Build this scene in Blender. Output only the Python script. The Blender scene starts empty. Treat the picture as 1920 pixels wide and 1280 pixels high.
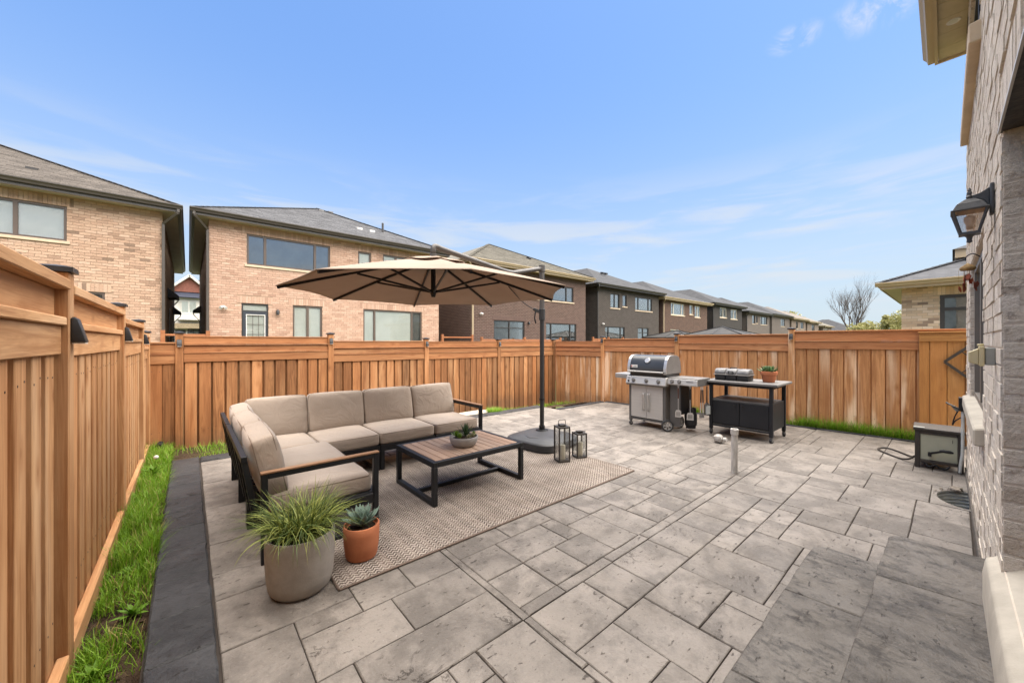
import bpy, bmesh, math, random
import numpy as np
from mathutils import Vector, Matrix, Euler

rnd = random.Random(11)
R = math.radians
SC = bpy.context.scene
COL = SC.collection

# ------------------------------------------------------------------ camera, sky, sun, exposure
YAW = math.atan2(607, 708)
cam = bpy.data.cameras.new('camera')
cam.lens = 36 * 708 / 1920
cam.sensor_width = 36
cam.clip_start = 0.02
cam.clip_end = 3000
camo = bpy.data.objects.new('camera', cam)
COL.objects.link(camo)
camo.location = (0, 0, 1.5)
camo.rotation_euler = (R(90), 0, -YAW)
SC.camera = camo

SUN_EL, SUN_AZ = 72, 148      # azimuth measured clockwise from +Y
W = bpy.data.worlds.new('World')
SC.world = W
W.use_nodes = True
SC.view_settings.view_transform = 'Standard'
SC.view_settings.look = 'None'
SC.view_settings.exposure = 2.14
SC.view_settings.gamma = 1
SC.view_settings.use_curve_mapping = False
SC.cycles.max_bounces = 8
SC.cycles.transparent_max_bounces = 16
SC.cycles.caustics_reflective = False
SC.cycles.caustics_refractive = False


def node(nt, t, ins=None, **attrs):
    n = nt.nodes.new(t)
    for k, v in attrs.items():
        setattr(n, k, v)
    for k, v in (ins or {}).items():
        s = n.inputs[k]
        if isinstance(v, bpy.types.NodeSocket):
            nt.links.new(v, s)
        else:
            s.default_value = v
    return n


def mth(nt, op, a, b=None, c=None, clamp=False):
    n = nt.nodes.new('ShaderNodeMath')
    n.operation = op
    n.use_clamp = clamp
    for i, v in enumerate((a, b, c)):
        if v is None:
            continue
        if isinstance(v, bpy.types.NodeSocket):
            nt.links.new(v, n.inputs[i])
        else:
            n.inputs[i].default_value = v
    return n.outputs[0]


def c4(c):
    return (c[0], c[1], c[2], 1.0)


def mixc(nt, f, a, b, blend='MIX'):
    n = nt.nodes.new('ShaderNodeMix')
    n.data_type = 'RGBA'
    n.blend_type = blend
    n.clamp_factor = True
    for i, v in ((0, f), (6, a), (7, b)):
        if isinstance(v, bpy.types.NodeSocket):
            nt.links.new(v, n.inputs[i])
        elif i == 0:
            n.inputs[i].default_value = v
        else:
            n.inputs[i].default_value = c4(v)
    return n.outputs[2]


def ramp(nt, f, lo, hi, a=0.0, b=1.0):
    n = nt.nodes.new('ShaderNodeMapRange')
    n.clamp = True
    n.interpolation_type = 'SMOOTHSTEP'
    nt.links.new(f, n.inputs[0])
    for i, v in ((1, lo), (2, hi), (3, a), (4, b)):
        n.inputs[i].default_value = v
    return n.outputs[0]


WISPS = [(0.841, 0.076, 0.535, 0.075), (0.821, 0.183, 0.54, 0.05), (0.955, 0.023, 0.295, 0.018)]
# sky: physical daylight with thin streaked cloud
wt = W.node_tree
bg = wt.nodes['Background']
sky = node(wt, 'ShaderNodeTexSky', sky_type='NISHITA', sun_disc=False, sun_elevation=R(SUN_EL),
           sun_rotation=R(SUN_AZ), altitude=100, air_density=1.0, dust_density=0.8, ozone_density=1.6)
tc = node(wt, 'ShaderNodeTexCoord')
sep = node(wt, 'ShaderNodeSeparateXYZ', {0: tc.outputs['Generated']})
nv = tc.outputs['Generated']
# faint level streaks low in the sky
mp = node(wt, 'ShaderNodeMapping', {'Vector': nv, 'Scale': (2.2, 2.2, 15), 'Rotation': (R(3), R(-2), 0)})
n1 = node(wt, 'ShaderNodeTexNoise', {'Vector': mp.outputs[0], 'Scale': 1.5, 'Detail': 7, 'Roughness': 0.55, 'Distortion': 0.5})
veil = ramp(wt, n1.outputs[0], 0.44, 0.68, 0.0, 0.75)
low = mth(wt, 'MULTIPLY', ramp(wt, sep.outputs[2], 0.02, 0.10), ramp(wt, sep.outputs[2], 0.24, 0.42, 1.0, 0.0))
veil = mth(wt, 'MULTIPLY', veil, low)
# a few small torn wisps higher up
n2 = node(wt, 'ShaderNodeTexNoise', {'Vector': nv, 'Scale': 17, 'Detail': 7, 'Roughness': 0.62, 'Distortion': 0.8})
torn = ramp(wt, n2.outputs[0], 0.44, 0.66, 0.0, 1.0)
puff = 0.0
for (dx, dy, dz, rad) in WISPS:
    df = node(wt, 'ShaderNodeVectorMath', {0: nv, 1: (dx, dy, dz)}, operation='SUBTRACT').outputs[0]
    df = node(wt, 'ShaderNodeVectorMath', {0: df, 1: (1.0, 1.0, 2.1)}, operation='MULTIPLY').outputs[0]
    ln = node(wt, 'ShaderNodeVectorMath', {0: df}, operation='LENGTH').outputs['Value']
    puff = mth(wt, 'MAXIMUM', mth(wt, 'MULTIPLY', ramp(wt, ln, rad * 0.25, rad, 1.0, 0.0), torn), puff)
hz = ramp(wt, sep.outputs[2], -0.05, 0.66, 0.97, 0.42)
mask = hz
hcol = mixc(wt, ramp(wt, sep.outputs[2], 0.0, 0.64), (2.1, 2.5, 2.8), (0.30, 1.08, 3.0))
cl = mixc(wt, mask, sky.outputs[0], hcol)
# the few brighter cloud patches
bright = mth(wt, 'MAXIMUM', veil, puff)
cl = mixc(wt, mth(wt, 'MULTIPLY', bright, 0.85), cl, (2.6, 2.72, 2.85))
wt.links.new(cl, bg.inputs[0])
bg.inputs[1].default_value = 0.069

sun = bpy.data.lights.new('sun', 'SUN')
sun.energy = 3.5
sun.angle = R(104)
sun.color = (1.0, 0.91, 0.78)
suno = bpy.data.objects.new('sun', sun)
COL.objects.link(suno)
_d = Vector((math.sin(R(SUN_AZ)) * math.cos(R(SUN_EL)), math.cos(R(SUN_AZ)) * math.cos(R(SUN_EL)), math.sin(R(SUN_EL))))
suno.rotation_euler = _d.to_track_quat('Z', 'Y').to_euler()
suno.location = (0, 0, 30)


# ------------------------------------------------------------------ mesh helpers
class MB:
    def __init__(s):
        s.v = []
        s.f = []
        s.M = None

    def add(s, vs, fs):
        b = len(s.v)
        if s.M is not None:
            vs = [tuple(s.M @ Vector(p)) for p in vs]
        s.v.extend([tuple(p) for p in vs])
        s.f.extend([tuple(i + b for i in f) for f in fs])
        return s

    def box(s, x0, x1, y0, y1, z0, z1):
        if x0 > x1: x0, x1 = x1, x0
        if y0 > y1: y0, y1 = y1, y0
        if z0 > z1: z0, z1 = z1, z0
        return s.add([(x0, y0, z0), (x1, y0, z0), (x1, y1, z0), (x0, y1, z0), (x0, y0, z1), (x1, y0, z1), (x1, y1, z1), (x0, y1, z1)],
                     [(0, 3, 2, 1), (4, 5, 6, 7), (0, 1, 5, 4), (1, 2, 6, 5), (2, 3, 7, 6), (3, 0, 4, 7)])

    def bar(s, p, q, w, h, up=(0, 0, 1)):
        """rectangular bar from p to q, w across, h along up"""
        p, q = Vector(p), Vector(q)
        d = (q - p).normalized()
        upv = Vector(up)
        a = d.cross(upv)
        if a.length < 1e-4:
            a = d.cross(Vector((1, 0, 0)))
        a.normalize()
        b = a.cross(d).normalized()
        a *= w / 2
        b *= h / 2
        vs = [p - a - b, p + a - b, p + a + b, p - a + b, q - a - b, q + a - b, q + a + b, q - a + b]
        return s.add(vs, [(0, 1, 2, 3), (7, 6, 5, 4), (0, 4, 5, 1), (1, 5, 6, 2), (2, 6, 7, 3), (3, 7, 4, 0)])

    def tube(s, pts, r, n=8, cap=True):
        pts = [Vector(p) for p in pts]
        rr = r if isinstance(r, (list, tuple)) else [r] * len(pts)
        vs, fs = [], []
        prev = None
        for i, p in enumerate(pts):
            if i == 0: d = pts[1] - p
            elif i == len(pts) - 1: d = p - pts[i - 1]
            else: d = pts[i + 1] - pts[i - 1]
            d.normalize()
            if prev is None:
                a = d.orthogonal().normalized()
            else:
                a = (prev - d * prev.dot(d))
                a = a.normalized() if a.length > 1e-5 else d.orthogonal().normalized()
            prev = a
            b = d.cross(a)
            for k in range(n):
                t = 2 * math.pi * k / n
                vs.append(p + (a * math.cos(t) + b * math.sin(t)) * rr[i])
        for i in range(len(pts) - 1):
            for k in range(n):
                k2 = (k + 1) % n
                fs.append((i * n + k, i * n + k2, (i + 1) * n + k2, (i + 1) * n + k))
        if cap:
            fs.append(tuple(range(n - 1, -1, -1)))
            fs.append(tuple((len(pts) - 1) * n + k for k in range(n)))
        return s.add(vs, fs)

    def lathe(s, prof, n=24, c=(0, 0, 0), closed=False):
        vs, fs = [], []
        for (r, z) in prof:
            for k in range(n):
                t = 2 * math.pi * k / n
                vs.append((c[0] + r * math.cos(t), c[1] + r * math.sin(t), c[2] + z))
        m = len(prof)
        for i in range(m - 1 if not closed else m):
            j = (i + 1) % m
            for k in range(n):
                k2 = (k + 1) % n
                fs.append((i * n + k, i * n + k2, j * n + k2, j * n + k))
        if not closed:
            if prof[0][0] > 1e-6: fs.append(tuple(range(n - 1, -1, -1)))
            if prof[-1][0] > 1e-6: fs.append(tuple((m - 1) * n + k for k in range(n)))
        return s.add(vs, fs)

    def prism(s, poly, axis, a, b):
        """extrude 2-D polygon along axis: 'x' poly=(y,z), 'y' poly=(x,z), 'z' poly=(x,y)"""
        def mk(p, t):
            return {'x': (t, p[0], p[1]), 'y': (p[0], t, p[1]), 'z': (p[0], p[1], t)}[axis]
        n = len(poly)
        vs = [mk(p, a) for p in poly] + [mk(p, b) for p in poly]
        fs = [tuple(range(n)), tuple(range(2 * n - 1, n - 1, -1))] + [(i, n + i, n + (i + 1) % n, (i + 1) % n) for i in range(n)]
        return s.add(vs, fs)

    def mesh(s, name, bevel=0, seg=2, smooth=None, fix=True, weld=False):
        me = bpy.data.meshes.new(name)
        me.from_pydata(s.v, [], s.f)
        if fix or bevel or weld:
            bm = bmesh.new()
            bm.from_mesh(me)
            if weld:
                bmesh.ops.remove_doubles(bm, verts=bm.verts, dist=1e-5)
            bmesh.ops.recalc_face_normals(bm, faces=bm.faces)
            if bevel:
                es = [e for e in bm.edges if len(e.link_faces) == 2 and e.calc_face_angle(0) > R(35)]
                bmesh.ops.bevel(bm, geom=es, offset=bevel, segments=seg, profile=0.5, affect='EDGES', clamp_overlap=True)
            bm.to_mesh(me)
            bm.free()
        if smooth:
            me.polygons.foreach_set('use_smooth', [True] * len(me.polygons))
            if smooth is not True:
                me.set_sharp_from_angle(angle=R(smooth))
        me.update()
        return me

    def build(s, name, mat, parent=None, loc=(0, 0, 0), rot=(0, 0, 0), bevel=0, seg=2, smooth=None, fix=True, weld=False):
        me = s.mesh(name, bevel, seg, smooth, fix, weld)
        me.materials.append(mat)
        return link(name, me, parent, loc, rot)


def link(name, me, parent=None, loc=(0, 0, 0), rot=(0, 0, 0)):
    o = bpy.data.objects.new(name, me)
    COL.objects.link(o)
    o.parent = parent
    o.location = loc
    o.rotation_euler = rot
    return o


def thing(name, label, cat, loc=(0, 0, 0), rz=0, group=None):
    o = bpy.data.objects.new(name, None)
    COL.objects.link(o)
    o.empty_display_size = 0.1
    o.location = loc
    o.rotation_euler = (0, 0, rz)
    return tag(o, label, cat, group)


def tag(o, label, cat, group=None):
    o['label'] = label
    o['category'] = cat
    if group: o['group'] = group
    return o


def struct(o):
    o['kind'] = 'structure'
    return o


def stuff(o):
    o['kind'] = 'stuff'
    return o


def copy_tree(o, parent=None):
    c = o.copy()
    COL.objects.link(c)
    c.parent = parent
    for ch in list(o.children):
        copy_tree(ch, c)
    return c


# ------------------------------------------------------------------ materials
def newmat(name, rough=0.6, metal=0.0, spec=0.5):
    m = bpy.data.materials.new(name)
    m.use_nodes = True
    b = m.node_tree.nodes['Principled BSDF']
    b.inputs['Roughness'].default_value = rough
    b.inputs['Metallic'].default_value = metal
    b.inputs['Specular IOR Level'].default_value = spec
    return m, m.node_tree, b


def rcoord(nt, rand=True, island=False, world=False):
    if world:
        return node(nt, 'ShaderNodeNewGeometry').outputs['Position']
    t = node(nt, 'ShaderNodeTexCoord').outputs['Object']
    if not rand:
        return t
    r = node(nt, 'ShaderNodeNewGeometry').outputs['Random Per Island'] if island else node(nt, 'ShaderNodeObjectInfo').outputs['Random']
    cx = node(nt, 'ShaderNodeCombineXYZ', {0: mth(nt, 'MULTIPLY', r, 13.1), 1: mth(nt, 'MULTIPLY', r, 31.7), 2: mth(nt, 'MULTIPLY', r, 7.3)})
    return node(nt, 'ShaderNodeVectorMath', {0: t, 1: cx.outputs[0]}, operation='ADD').outputs[0]


def noise(nt, v, scale, detail=5, rough=0.55, dist=0.0, stretch=None):
    if stretch is not None:
        v = node(nt, 'ShaderNodeMapping', {'Vector': v, 'Scale': stretch}).outputs[0]
    return node(nt, 'ShaderNodeTexNoise', {'Vector': v, 'Scale': scale, 'Detail': detail, 'Roughness': rough, 'Distortion': dist}).outputs[0]


def bump(nt, b, h, strength=0.3, dist=0.01):
    n = node(nt, 'ShaderNodeBump', {'Height': h, 'Strength': strength, 'Distance': dist})
    nt.links.new(n.outputs[0], b.inputs['Normal'])
    return n


def value(nt, col, f):
    """multiply colour by scalar socket"""
    n = node(nt, 'ShaderNodeVectorMath', {0: col, 3: f}, operation='SCALE')
    return n.outputs[0]


def plain(name, c1, c2=None, scale=6, rough=0.6, metal=0.0, spec=0.5, bmp=0.0, bscale=60, rand=0.0, island=False, stretch=None, detail=5, lo=0.3, hi=0.7, world=False, bdist=0.005):
    m, nt, b = newmat(name, rough, metal, spec)
    v = rcoord(nt, not world, island, world)
    c2 = c2 or tuple(x * 0.82 for x in c1)
    col = mixc(nt, ramp(nt, noise(nt, v, scale, detail, 0.6, 0.3, stretch), lo, hi), c1, c2)
    if rand:
        r = node(nt, 'ShaderNodeNewGeometry').outputs['Random Per Island'] if island else node(nt, 'ShaderNodeObjectInfo').outputs['Random']
        col = value(nt, col, mth(nt, 'MULTIPLY_ADD', r, 2 * rand, 1 - rand))
    nt.links.new(col, b.inputs['Base Color'])
    if bmp:
        bump(nt, b, noise(nt, v, bscale, 4, 0.6, 0, stretch), bmp, bdist)
    return m


def wood(name, base, dark, pale, axis='z', rand=0.25, palef=0.5, knots=True, rough=0.7, island=False):
    # weathered cedar: growth-ring figure, fibres, knots, sun-bleached streaks
    m, nt, b = newmat(name, rough, 0, 0.3)
    v = rcoord(nt, True, island)
    def st(ac, al):
        return {'z': (ac, ac, al), 'x': (al, ac, ac), 'y': (ac, al, ac)}[axis]
    g1 = noise(nt, v, 1, 6, 0.66, 1.6, st(19, 1.0))
    g2 = noise(nt, v, 1, 3, 0.5, 0.2, st(5, 0.55))
    g3 = noise(nt, v, 1, 3, 0.6, 0.1, st(120, 4))
    g4 = noise(nt, v, 1, 4, 0.6, 0.4, st(2.5, 1.6))
    col = mixc(nt, ramp(nt, g1, 0.40, 0.64), base, dark)
    col = mixc(nt, ramp(nt, g2, 0.50, 0.68, 0, palef), col, pale)
    col = mixc(nt, ramp(nt, g4, 0.54, 0.72, 0, 0.6), col, dark)
    col = mixc(nt, ramp(nt, g3, 0.35, 0.75, 0, 0.3), col, tuple(x * 0.55 for x in dark))
    h = g3
    if knots:
        vm = node(nt, 'ShaderNodeMapping', {'Vector': v, 'Scale': st(8, 4.2)}).outputs[0]
        vo = node(nt, 'ShaderNodeTexVoronoi', {'Vector': vm, 'Scale': 1.0, 'Randomness': 1.0})
        gate = ramp(nt, node(nt, 'ShaderNodeSeparateColor', {0: vo.outputs['Color']}).outputs[0], 0.62, 0.66)
        k = mth(nt, 'MULTIPLY', ramp(nt, vo.outputs['Distance'], 0.07, 0.15, 1.0, 0.0), gate)
        col = mixc(nt, k, col, tuple(x * 0.4 for x in dark))
        k2 = mth(nt, 'MULTIPLY', ramp(nt, vo.outputs['Distance'], 0.13, 0.40, 0.65, 0.0), gate)
        col = mixc(nt, k2, col, dark)
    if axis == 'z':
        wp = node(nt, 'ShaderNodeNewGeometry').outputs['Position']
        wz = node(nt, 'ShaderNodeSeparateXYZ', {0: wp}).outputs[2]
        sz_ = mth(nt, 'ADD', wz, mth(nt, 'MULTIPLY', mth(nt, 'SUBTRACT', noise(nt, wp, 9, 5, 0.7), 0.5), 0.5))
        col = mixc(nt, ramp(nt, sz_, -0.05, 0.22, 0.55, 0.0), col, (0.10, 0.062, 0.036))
    r = node(nt, 'ShaderNodeNewGeometry').outputs['Random Per Island'] if island else node(nt, 'ShaderNodeObjectInfo').outputs['Random']
    r2 = mth(nt, 'FRACT', mth(nt, 'MULTIPLY', r, 17.17))
    col = mixc(nt, mth(nt, 'MULTIPLY', r2, 0.42), col, tuple(a * bq for a, bq in zip(base, (1.02, 0.82, 0.68))))
    col = value(nt, col, mth(nt, 'MULTIPLY_ADD', r, 2 * rand, 1 - rand))
    nt.links.new(col, b.inputs['Base Color'])
    bump(nt, b, h, 0.35, 0.004)
    return m


def brickmat(name, tones, island=False, rough=0.85, rand=0.16, bmp=0.5, bscale=50, dirt=0.3, dirtcol=(0.06, 0.05, 0.045)):
    m, nt, b = newmat(name, rough, 0, 0.25)
    v = rcoord(nt, True, island)
    r = node(nt, 'ShaderNodeNewGeometry').outputs['Random Per Island'] if island else node(nt, 'ShaderNodeObjectInfo').outputs['Random']
    cr = node(nt, 'ShaderNodeValToRGB', {0: r})
    cr.color_ramp.interpolation = 'CONSTANT'
    el = cr.color_ramp.elements
    while len(el) < len(tones): el.new(0.5)
    pos = 0
    tot = sum(t[0] for t in tones)
    for e, (w, c) in zip(list(el), tones):
        e.position = pos
        e.color = c4(c)
        pos += w / tot
    col = cr.outputs[0]
    col = mixc(nt, ramp(nt, noise(nt, v, 22, 5, 0.65), 0.52, 0.78, 0, dirt), col, dirtcol)
    r2 = mth(nt, 'FRACT', mth(nt, 'MULTIPLY', r, 23.3))
    col = value(nt, col, mth(nt, 'MULTIPLY_ADD', r2, 2 * rand, 1 - rand))
    nt.links.new(col, b.inputs['Base Color'])
    bump(nt, b, noise(nt, v, bscale, 6, 0.7), bmp, 0.006 if bscale > 30 else 0.018)
    return m


def brickpattern(name, c1, c2, mortar, bw=0.22, rh=0.078, ms=0.009):
    m, nt, b = newmat(name, 0.85, 0, 0.25)
    t = node(nt, 'ShaderNodeTexCoord').outputs['Object']
    s = node(nt, 'ShaderNodeSeparateXYZ', {0: t})
    cx = node(nt, 'ShaderNodeCombineXYZ', {0: mth(nt, 'ADD', s.outputs[0], s.outputs[1]), 1: s.outputs[2]})
    bt = node(nt, 'ShaderNodeTexBrick', {'Vector': cx.outputs[0], 'Color1': c4(c1), 'Color2': c4(c2), 'Mortar': c4(mortar), 'Scale': 1.0,
                                         'Mortar Size': ms, 'Mortar Smooth': 0.1, 'Bias': 0.0, 'Brick Width': bw, 'Row Height': rh})
    col = mixc(nt, ramp(nt, noise(nt, t, 3.0, 6, 0.6), 0.4, 0.75, 0, 0.3), bt.outputs[0], tuple(x * 0.5 for x in c1))
    nt.links.new(col, b.inputs['Base Color'])
    bump(nt, b, mth(nt, 'SUBTRACT', 1.0, bt.outputs[1]), 0.6, 0.008)
    return m


def roofpattern(name, c1, c2):
    m, nt, b = newmat(name, 0.92, 0, 0.2)
    t = node(nt, 'ShaderNodeTexCoord').outputs['Object']
    s = node(nt, 'ShaderNodeSeparateXYZ', {0: t})
    cx = node(nt, 'ShaderNodeCombineXYZ', {0: mth(nt, 'ADD', s.outputs[0], s.outputs[1]), 1: mth(nt, 'MULTIPLY', s.outputs[2], 2.3)})
    bt = node(nt, 'ShaderNodeTexBrick', {'Vector': cx.outputs[0], 'Color1': c4(c1), 'Color2': c4(c2), 'Mortar': c4(tuple(x * 0.45 for x in c1)), 'Scale': 1.0,
                                         'Mortar Size': 0.008, 'Mortar Smooth': 0.2, 'Bias': 0.0, 'Brick Width': 0.3, 'Row Height': 0.14})
    col = mixc(nt, ramp(nt, noise(nt, t, 2.2, 6, 0.6), 0.4, 0.75, 0, 0.35), bt.outputs[0], tuple(x * 1.5 for x in c1))
    nt.links.new(col, b.inputs['Base Color'])
    bump(nt, b, noise(nt, t, 80, 3), 0.4, 0.005)
    return m


def glassmat(name, tint=(0.985, 0.995, 0.985), refl=0.012):
    m = bpy.data.materials.new(name)
    m.use_nodes = True
    nt = m.node_tree
    nt.nodes.remove(nt.nodes['Principled BSDF'])
    out = nt.nodes['Material Output']
    tr = node(nt, 'ShaderNodeBsdfTransparent', {0: c4(tint)})
    gl = node(nt, 'ShaderNodeBsdfGlossy', {'Color': (1, 1, 1, 1), 'Roughness': 0.015})
    lw = node(nt, 'ShaderNodeFresnel', {'IOR': 1.5})
    f = mth(nt, 'ADD', mth(nt, 'MULTIPLY', lw.outputs[0], 0.7), refl, clamp=True)
    mx = node(nt, 'ShaderNodeMixShader', {0: f, 1: tr.outputs[0], 2: gl.outputs[0]})
    nt.links.new(mx.outputs[0], out.inputs[0])
    return m


CED = ((0.52, 0.235, 0.088), (0.30, 0.115, 0.038), (0.68, 0.42, 0.22))
M = {}
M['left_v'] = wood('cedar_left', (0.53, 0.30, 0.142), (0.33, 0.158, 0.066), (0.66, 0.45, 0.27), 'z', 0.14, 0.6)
M['left_h'] = wood('cedar_left_rail', (0.56, 0.325, 0.158), (0.36, 0.18, 0.078), (0.68, 0.465, 0.275), 'x', 0.10, 0.6)
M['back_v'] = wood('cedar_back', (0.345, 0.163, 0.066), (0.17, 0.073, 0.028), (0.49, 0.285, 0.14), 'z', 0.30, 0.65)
M['back_h'] = wood('cedar_back_rail', (0.37, 0.175, 0.073), (0.21, 0.088, 0.035), (0.49, 0.275, 0.132), 'x', 0.14, 0.5)
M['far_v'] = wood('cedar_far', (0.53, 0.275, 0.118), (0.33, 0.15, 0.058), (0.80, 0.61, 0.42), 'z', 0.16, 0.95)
M['far_h'] = wood('cedar_far_rail', (0.46, 0.215, 0.095), (0.32, 0.135, 0.055), (0.58, 0.33, 0.16), 'x', 0.10, 0.5)
M['gate_v'] = wood('gate_board', (0.46, 0.235, 0.075), (0.32, 0.145, 0.045), (0.54, 0.31, 0.13), 'z', 0.08, 0.5)
M['gate_h'] = wood('gate_rail', (0.46, 0.235, 0.075), (0.32, 0.145, 0.045), (0.54, 0.31, 0.13), 'x', 0.08, 0.5)
M['black'] = plain('black_metal', (0.009, 0.0095, 0.011), (0.014, 0.0145, 0.016), 8, 0.45, 0, 0.35)
M['blackplastic'] = plain('black_plastic', (0.022, 0.022, 0.024), (0.03, 0.03, 0.032), 10, 0.5, 0, 0.4, 0.1, 200)
M['sofa_metal'] = plain('sofa_frame_metal', (0.009, 0.0095, 0.011), (0.013, 0.0135, 0.015), 8, 0.45, 0, 0.3)
M['teak_x'] = wood('teak_arm', (0.29, 0.175, 0.105), (0.20, 0.11, 0.06), (0.34, 0.22, 0.14), 'x', 0.08, 0.4, False, 0.55)
M['teak_y'] = wood('teak_slat', (0.45, 0.325, 0.24), (0.33, 0.225, 0.16), (0.50, 0.38, 0.295), 'y', 0.10, 0.4, False, 0.55)
M['piping'] = plain('cushion_piping', (0.20, 0.15, 0.115), None, 30, 0.9)
M['concrete'] = plain('cast_concrete', (0.50, 0.455, 0.375), (0.40, 0.36, 0.295), 7, 0.85, 0, 0.25, 0.3, 120)
M['sillstone'] = plain('window_sill_stone', (0.62, 0.50, 0.36), (0.52, 0.41, 0.29), 6, 0.85, 0, 0.25, 0.2, 90)
M['soil'] = plain('dark_soil', (0.040, 0.026, 0.017), (0.105, 0.072, 0.046), 14, 0.95, 0, 0.1, 1.0, 55, world=True, bdist=0.03)
M['ground'] = plain('lawn_ground', (0.075, 0.10, 0.03), (0.10, 0.085, 0.045), 2, 0.95, 0, 0.1, 0.5, 30, world=True)
M['stainless'] = plain('brushed_steel', (0.47, 0.452, 0.425), (0.41, 0.395, 0.372), 3, 0.42, 0.35, 0.5, 0.05, 40, stretch=(1, 12, 60))
M['castgrey'] = plain('grey_cast_metal', (0.175, 0.165, 0.155), (0.14, 0.13, 0.122), 6, 0.5, 0.25, 0.5)
M['carcass'] = plain('grey_painted_steel', (0.10, 0.093, 0.088), (0.085, 0.08, 0.075), 5, 0.5, 0.1, 0.5)
M['enamel'] = plain('black_enamel', (0.035, 0.038, 0.042), (0.045, 0.048, 0.052), 3, 0.3, 0.1, 0.5)
M['chrome'] = plain('bright_metal', (0.55, 0.535, 0.51), (0.48, 0.465, 0.445), 5, 0.28, 0.6)
M['whiteplastic'] = plain('white_plastic', (0.72, 0.70, 0.66), (0.60, 0.58, 0.54), 8, 0.5)
M['pvc'] = plain('weathered_pvc', (0.58, 0.56, 0.525), (0.38, 0.36, 0.33), 9, 0.6, 0, 0.4, 0.1, 80, stretch=(3, 3, 0.8))
M['cement_pot'] = plain('cement_pot', (0.37, 0.335, 0.298), (0.29, 0.262, 0.232), 9, 0.9, 0, 0.2, 0.15, 150)
M['bowlmat'] = plain('bowl_cement', (0.34, 0.325, 0.31), (0.28, 0.265, 0.255), 12, 0.85, 0, 0.2, 0.15, 200)
M['terracotta'] = plain('terracotta', (0.50, 0.185, 0.09), (0.42, 0.145, 0.07), 7, 0.85, 0, 0.2, 0.1, 120)
M['soilpot'] = plain('potting_soil', (0.022, 0.016, 0.011), (0.045, 0.032, 0.022), 60, 0.95, 0, 0.1, 0.8, 120, bdist=0.01)
M['slate'] = None
M['nail'] = plain('dull_nail', (0.09, 0.075, 0.065), (0.05, 0.04, 0.035), 9, 0.5, 0.5)
M['gutter'] = plain('brown_gutter', (0.075, 0.064, 0.054), (0.065, 0.055, 0.046), 2, 0.45)
M['gutter_dark'] = plain('dark_gutter', (0.055, 0.05, 0.045), (0.05, 0.044, 0.04), 2, 0.45)
M['gutter_tan'] = plain('tan_gutter', (0.46, 0.36, 0.23), (0.42, 0.33, 0.21), 2, 0.5)
M['soffit'] = plain('brown_soffit', (0.48, 0.44, 0.40), (0.42, 0.385, 0.35), 2, 0.6)
M['winbrown'] = plain('brown_window_frame', (0.105, 0.075, 0.058), (0.09, 0.065, 0.05), 3, 0.45)
M['winblack'] = plain('black_window_frame', (0.030, 0.028, 0.027), (0.036, 0.034, 0.032), 3, 0.45)
M['wintaupe'] = plain('taupe_window_frame', (0.20, 0.175, 0.145), (0.17, 0.15, 0.125), 3, 0.5)
M['winwhite'] = plain('cream_window_frame', (0.68, 0.62, 0.50), (0.62, 0.56, 0.45), 3, 0.5)
M['blind'] = plain('pale_blind', (0.78, 0.80, 0.75), (0.66, 0.69, 0.64), 1.2, 0.9)
M['blind_dim'] = plain('grey_blind', (0.16, 0.17, 0.165), (0.08, 0.085, 0.085), 1.5, 0.9)
M['room'] = plain('dim_room', (0.035, 0.036, 0.036), (0.075, 0.075, 0.07), 1.4, 0.9)
M['glass'] = glassmat('window_glass')
M['glass_half'] = glassmat('reflecting_window_glass', (0.985, 0.99, 0.99), 0.06)
M['glass_mirror'] = glassmat('coated_window_glass', (0.88, 0.90, 0.91), 0.13)
M['glass_clear'] = glassmat('clear_glass', (0.97, 0.98, 0.98), 0.02)
M['wax'] = plain('ivory_wax', (0.72, 0.66, 0.50), (0.66, 0.60, 0.45), 5, 0.6)
M['galv'] = plain('galvanised_steel', (0.62, 0.65, 0.63), (0.48, 0.51, 0.50), 14, 0.4, 0.25, 0.5)
M['rubble'] = plain('broken_concrete', (0.33, 0.29, 0.24), (0.16, 0.135, 0.11), 22, 0.95, 0, 0.2, 1.0, 60, world=True, bdist=0.02)
M['rust'] = plain('rusty_metal', (0.34, 0.09, 0.045), (0.20, 0.055, 0.03), 30, 0.8, rand=0.3)
M['straw'] = plain('straw_basket', (0.42, 0.28, 0.12), (0.24, 0.15, 0.07), 40, 0.9, 0, 0.2, 0.8, 90)
M['bark'] = plain('grey_bark', (0.13, 0.10, 0.08), (0.075, 0.058, 0.046), 12, 0.95)
M['yellowed'] = plain('yellowed_plastic', (0.55, 0.47, 0.25), (0.50, 0.44, 0.27), 10, 0.5)
M['greyplastic'] = plain('grey_plastic', (0.28, 0.29, 0.26), (0.25, 0.26, 0.235), 10, 0.5)
M['tanpanel'] = plain('tan_plastic_panel', (0.40, 0.405, 0.305), (0.36, 0.365, 0.275), 7, 0.55, 0, 0.4, 0.25, 160)
M['darkbrownplastic'] = plain('brown_black_plastic', (0.036, 0.031, 0.027), (0.055, 0.046, 0.038), 12, 0.55, 0, 0.4, 0.2, 160)


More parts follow.
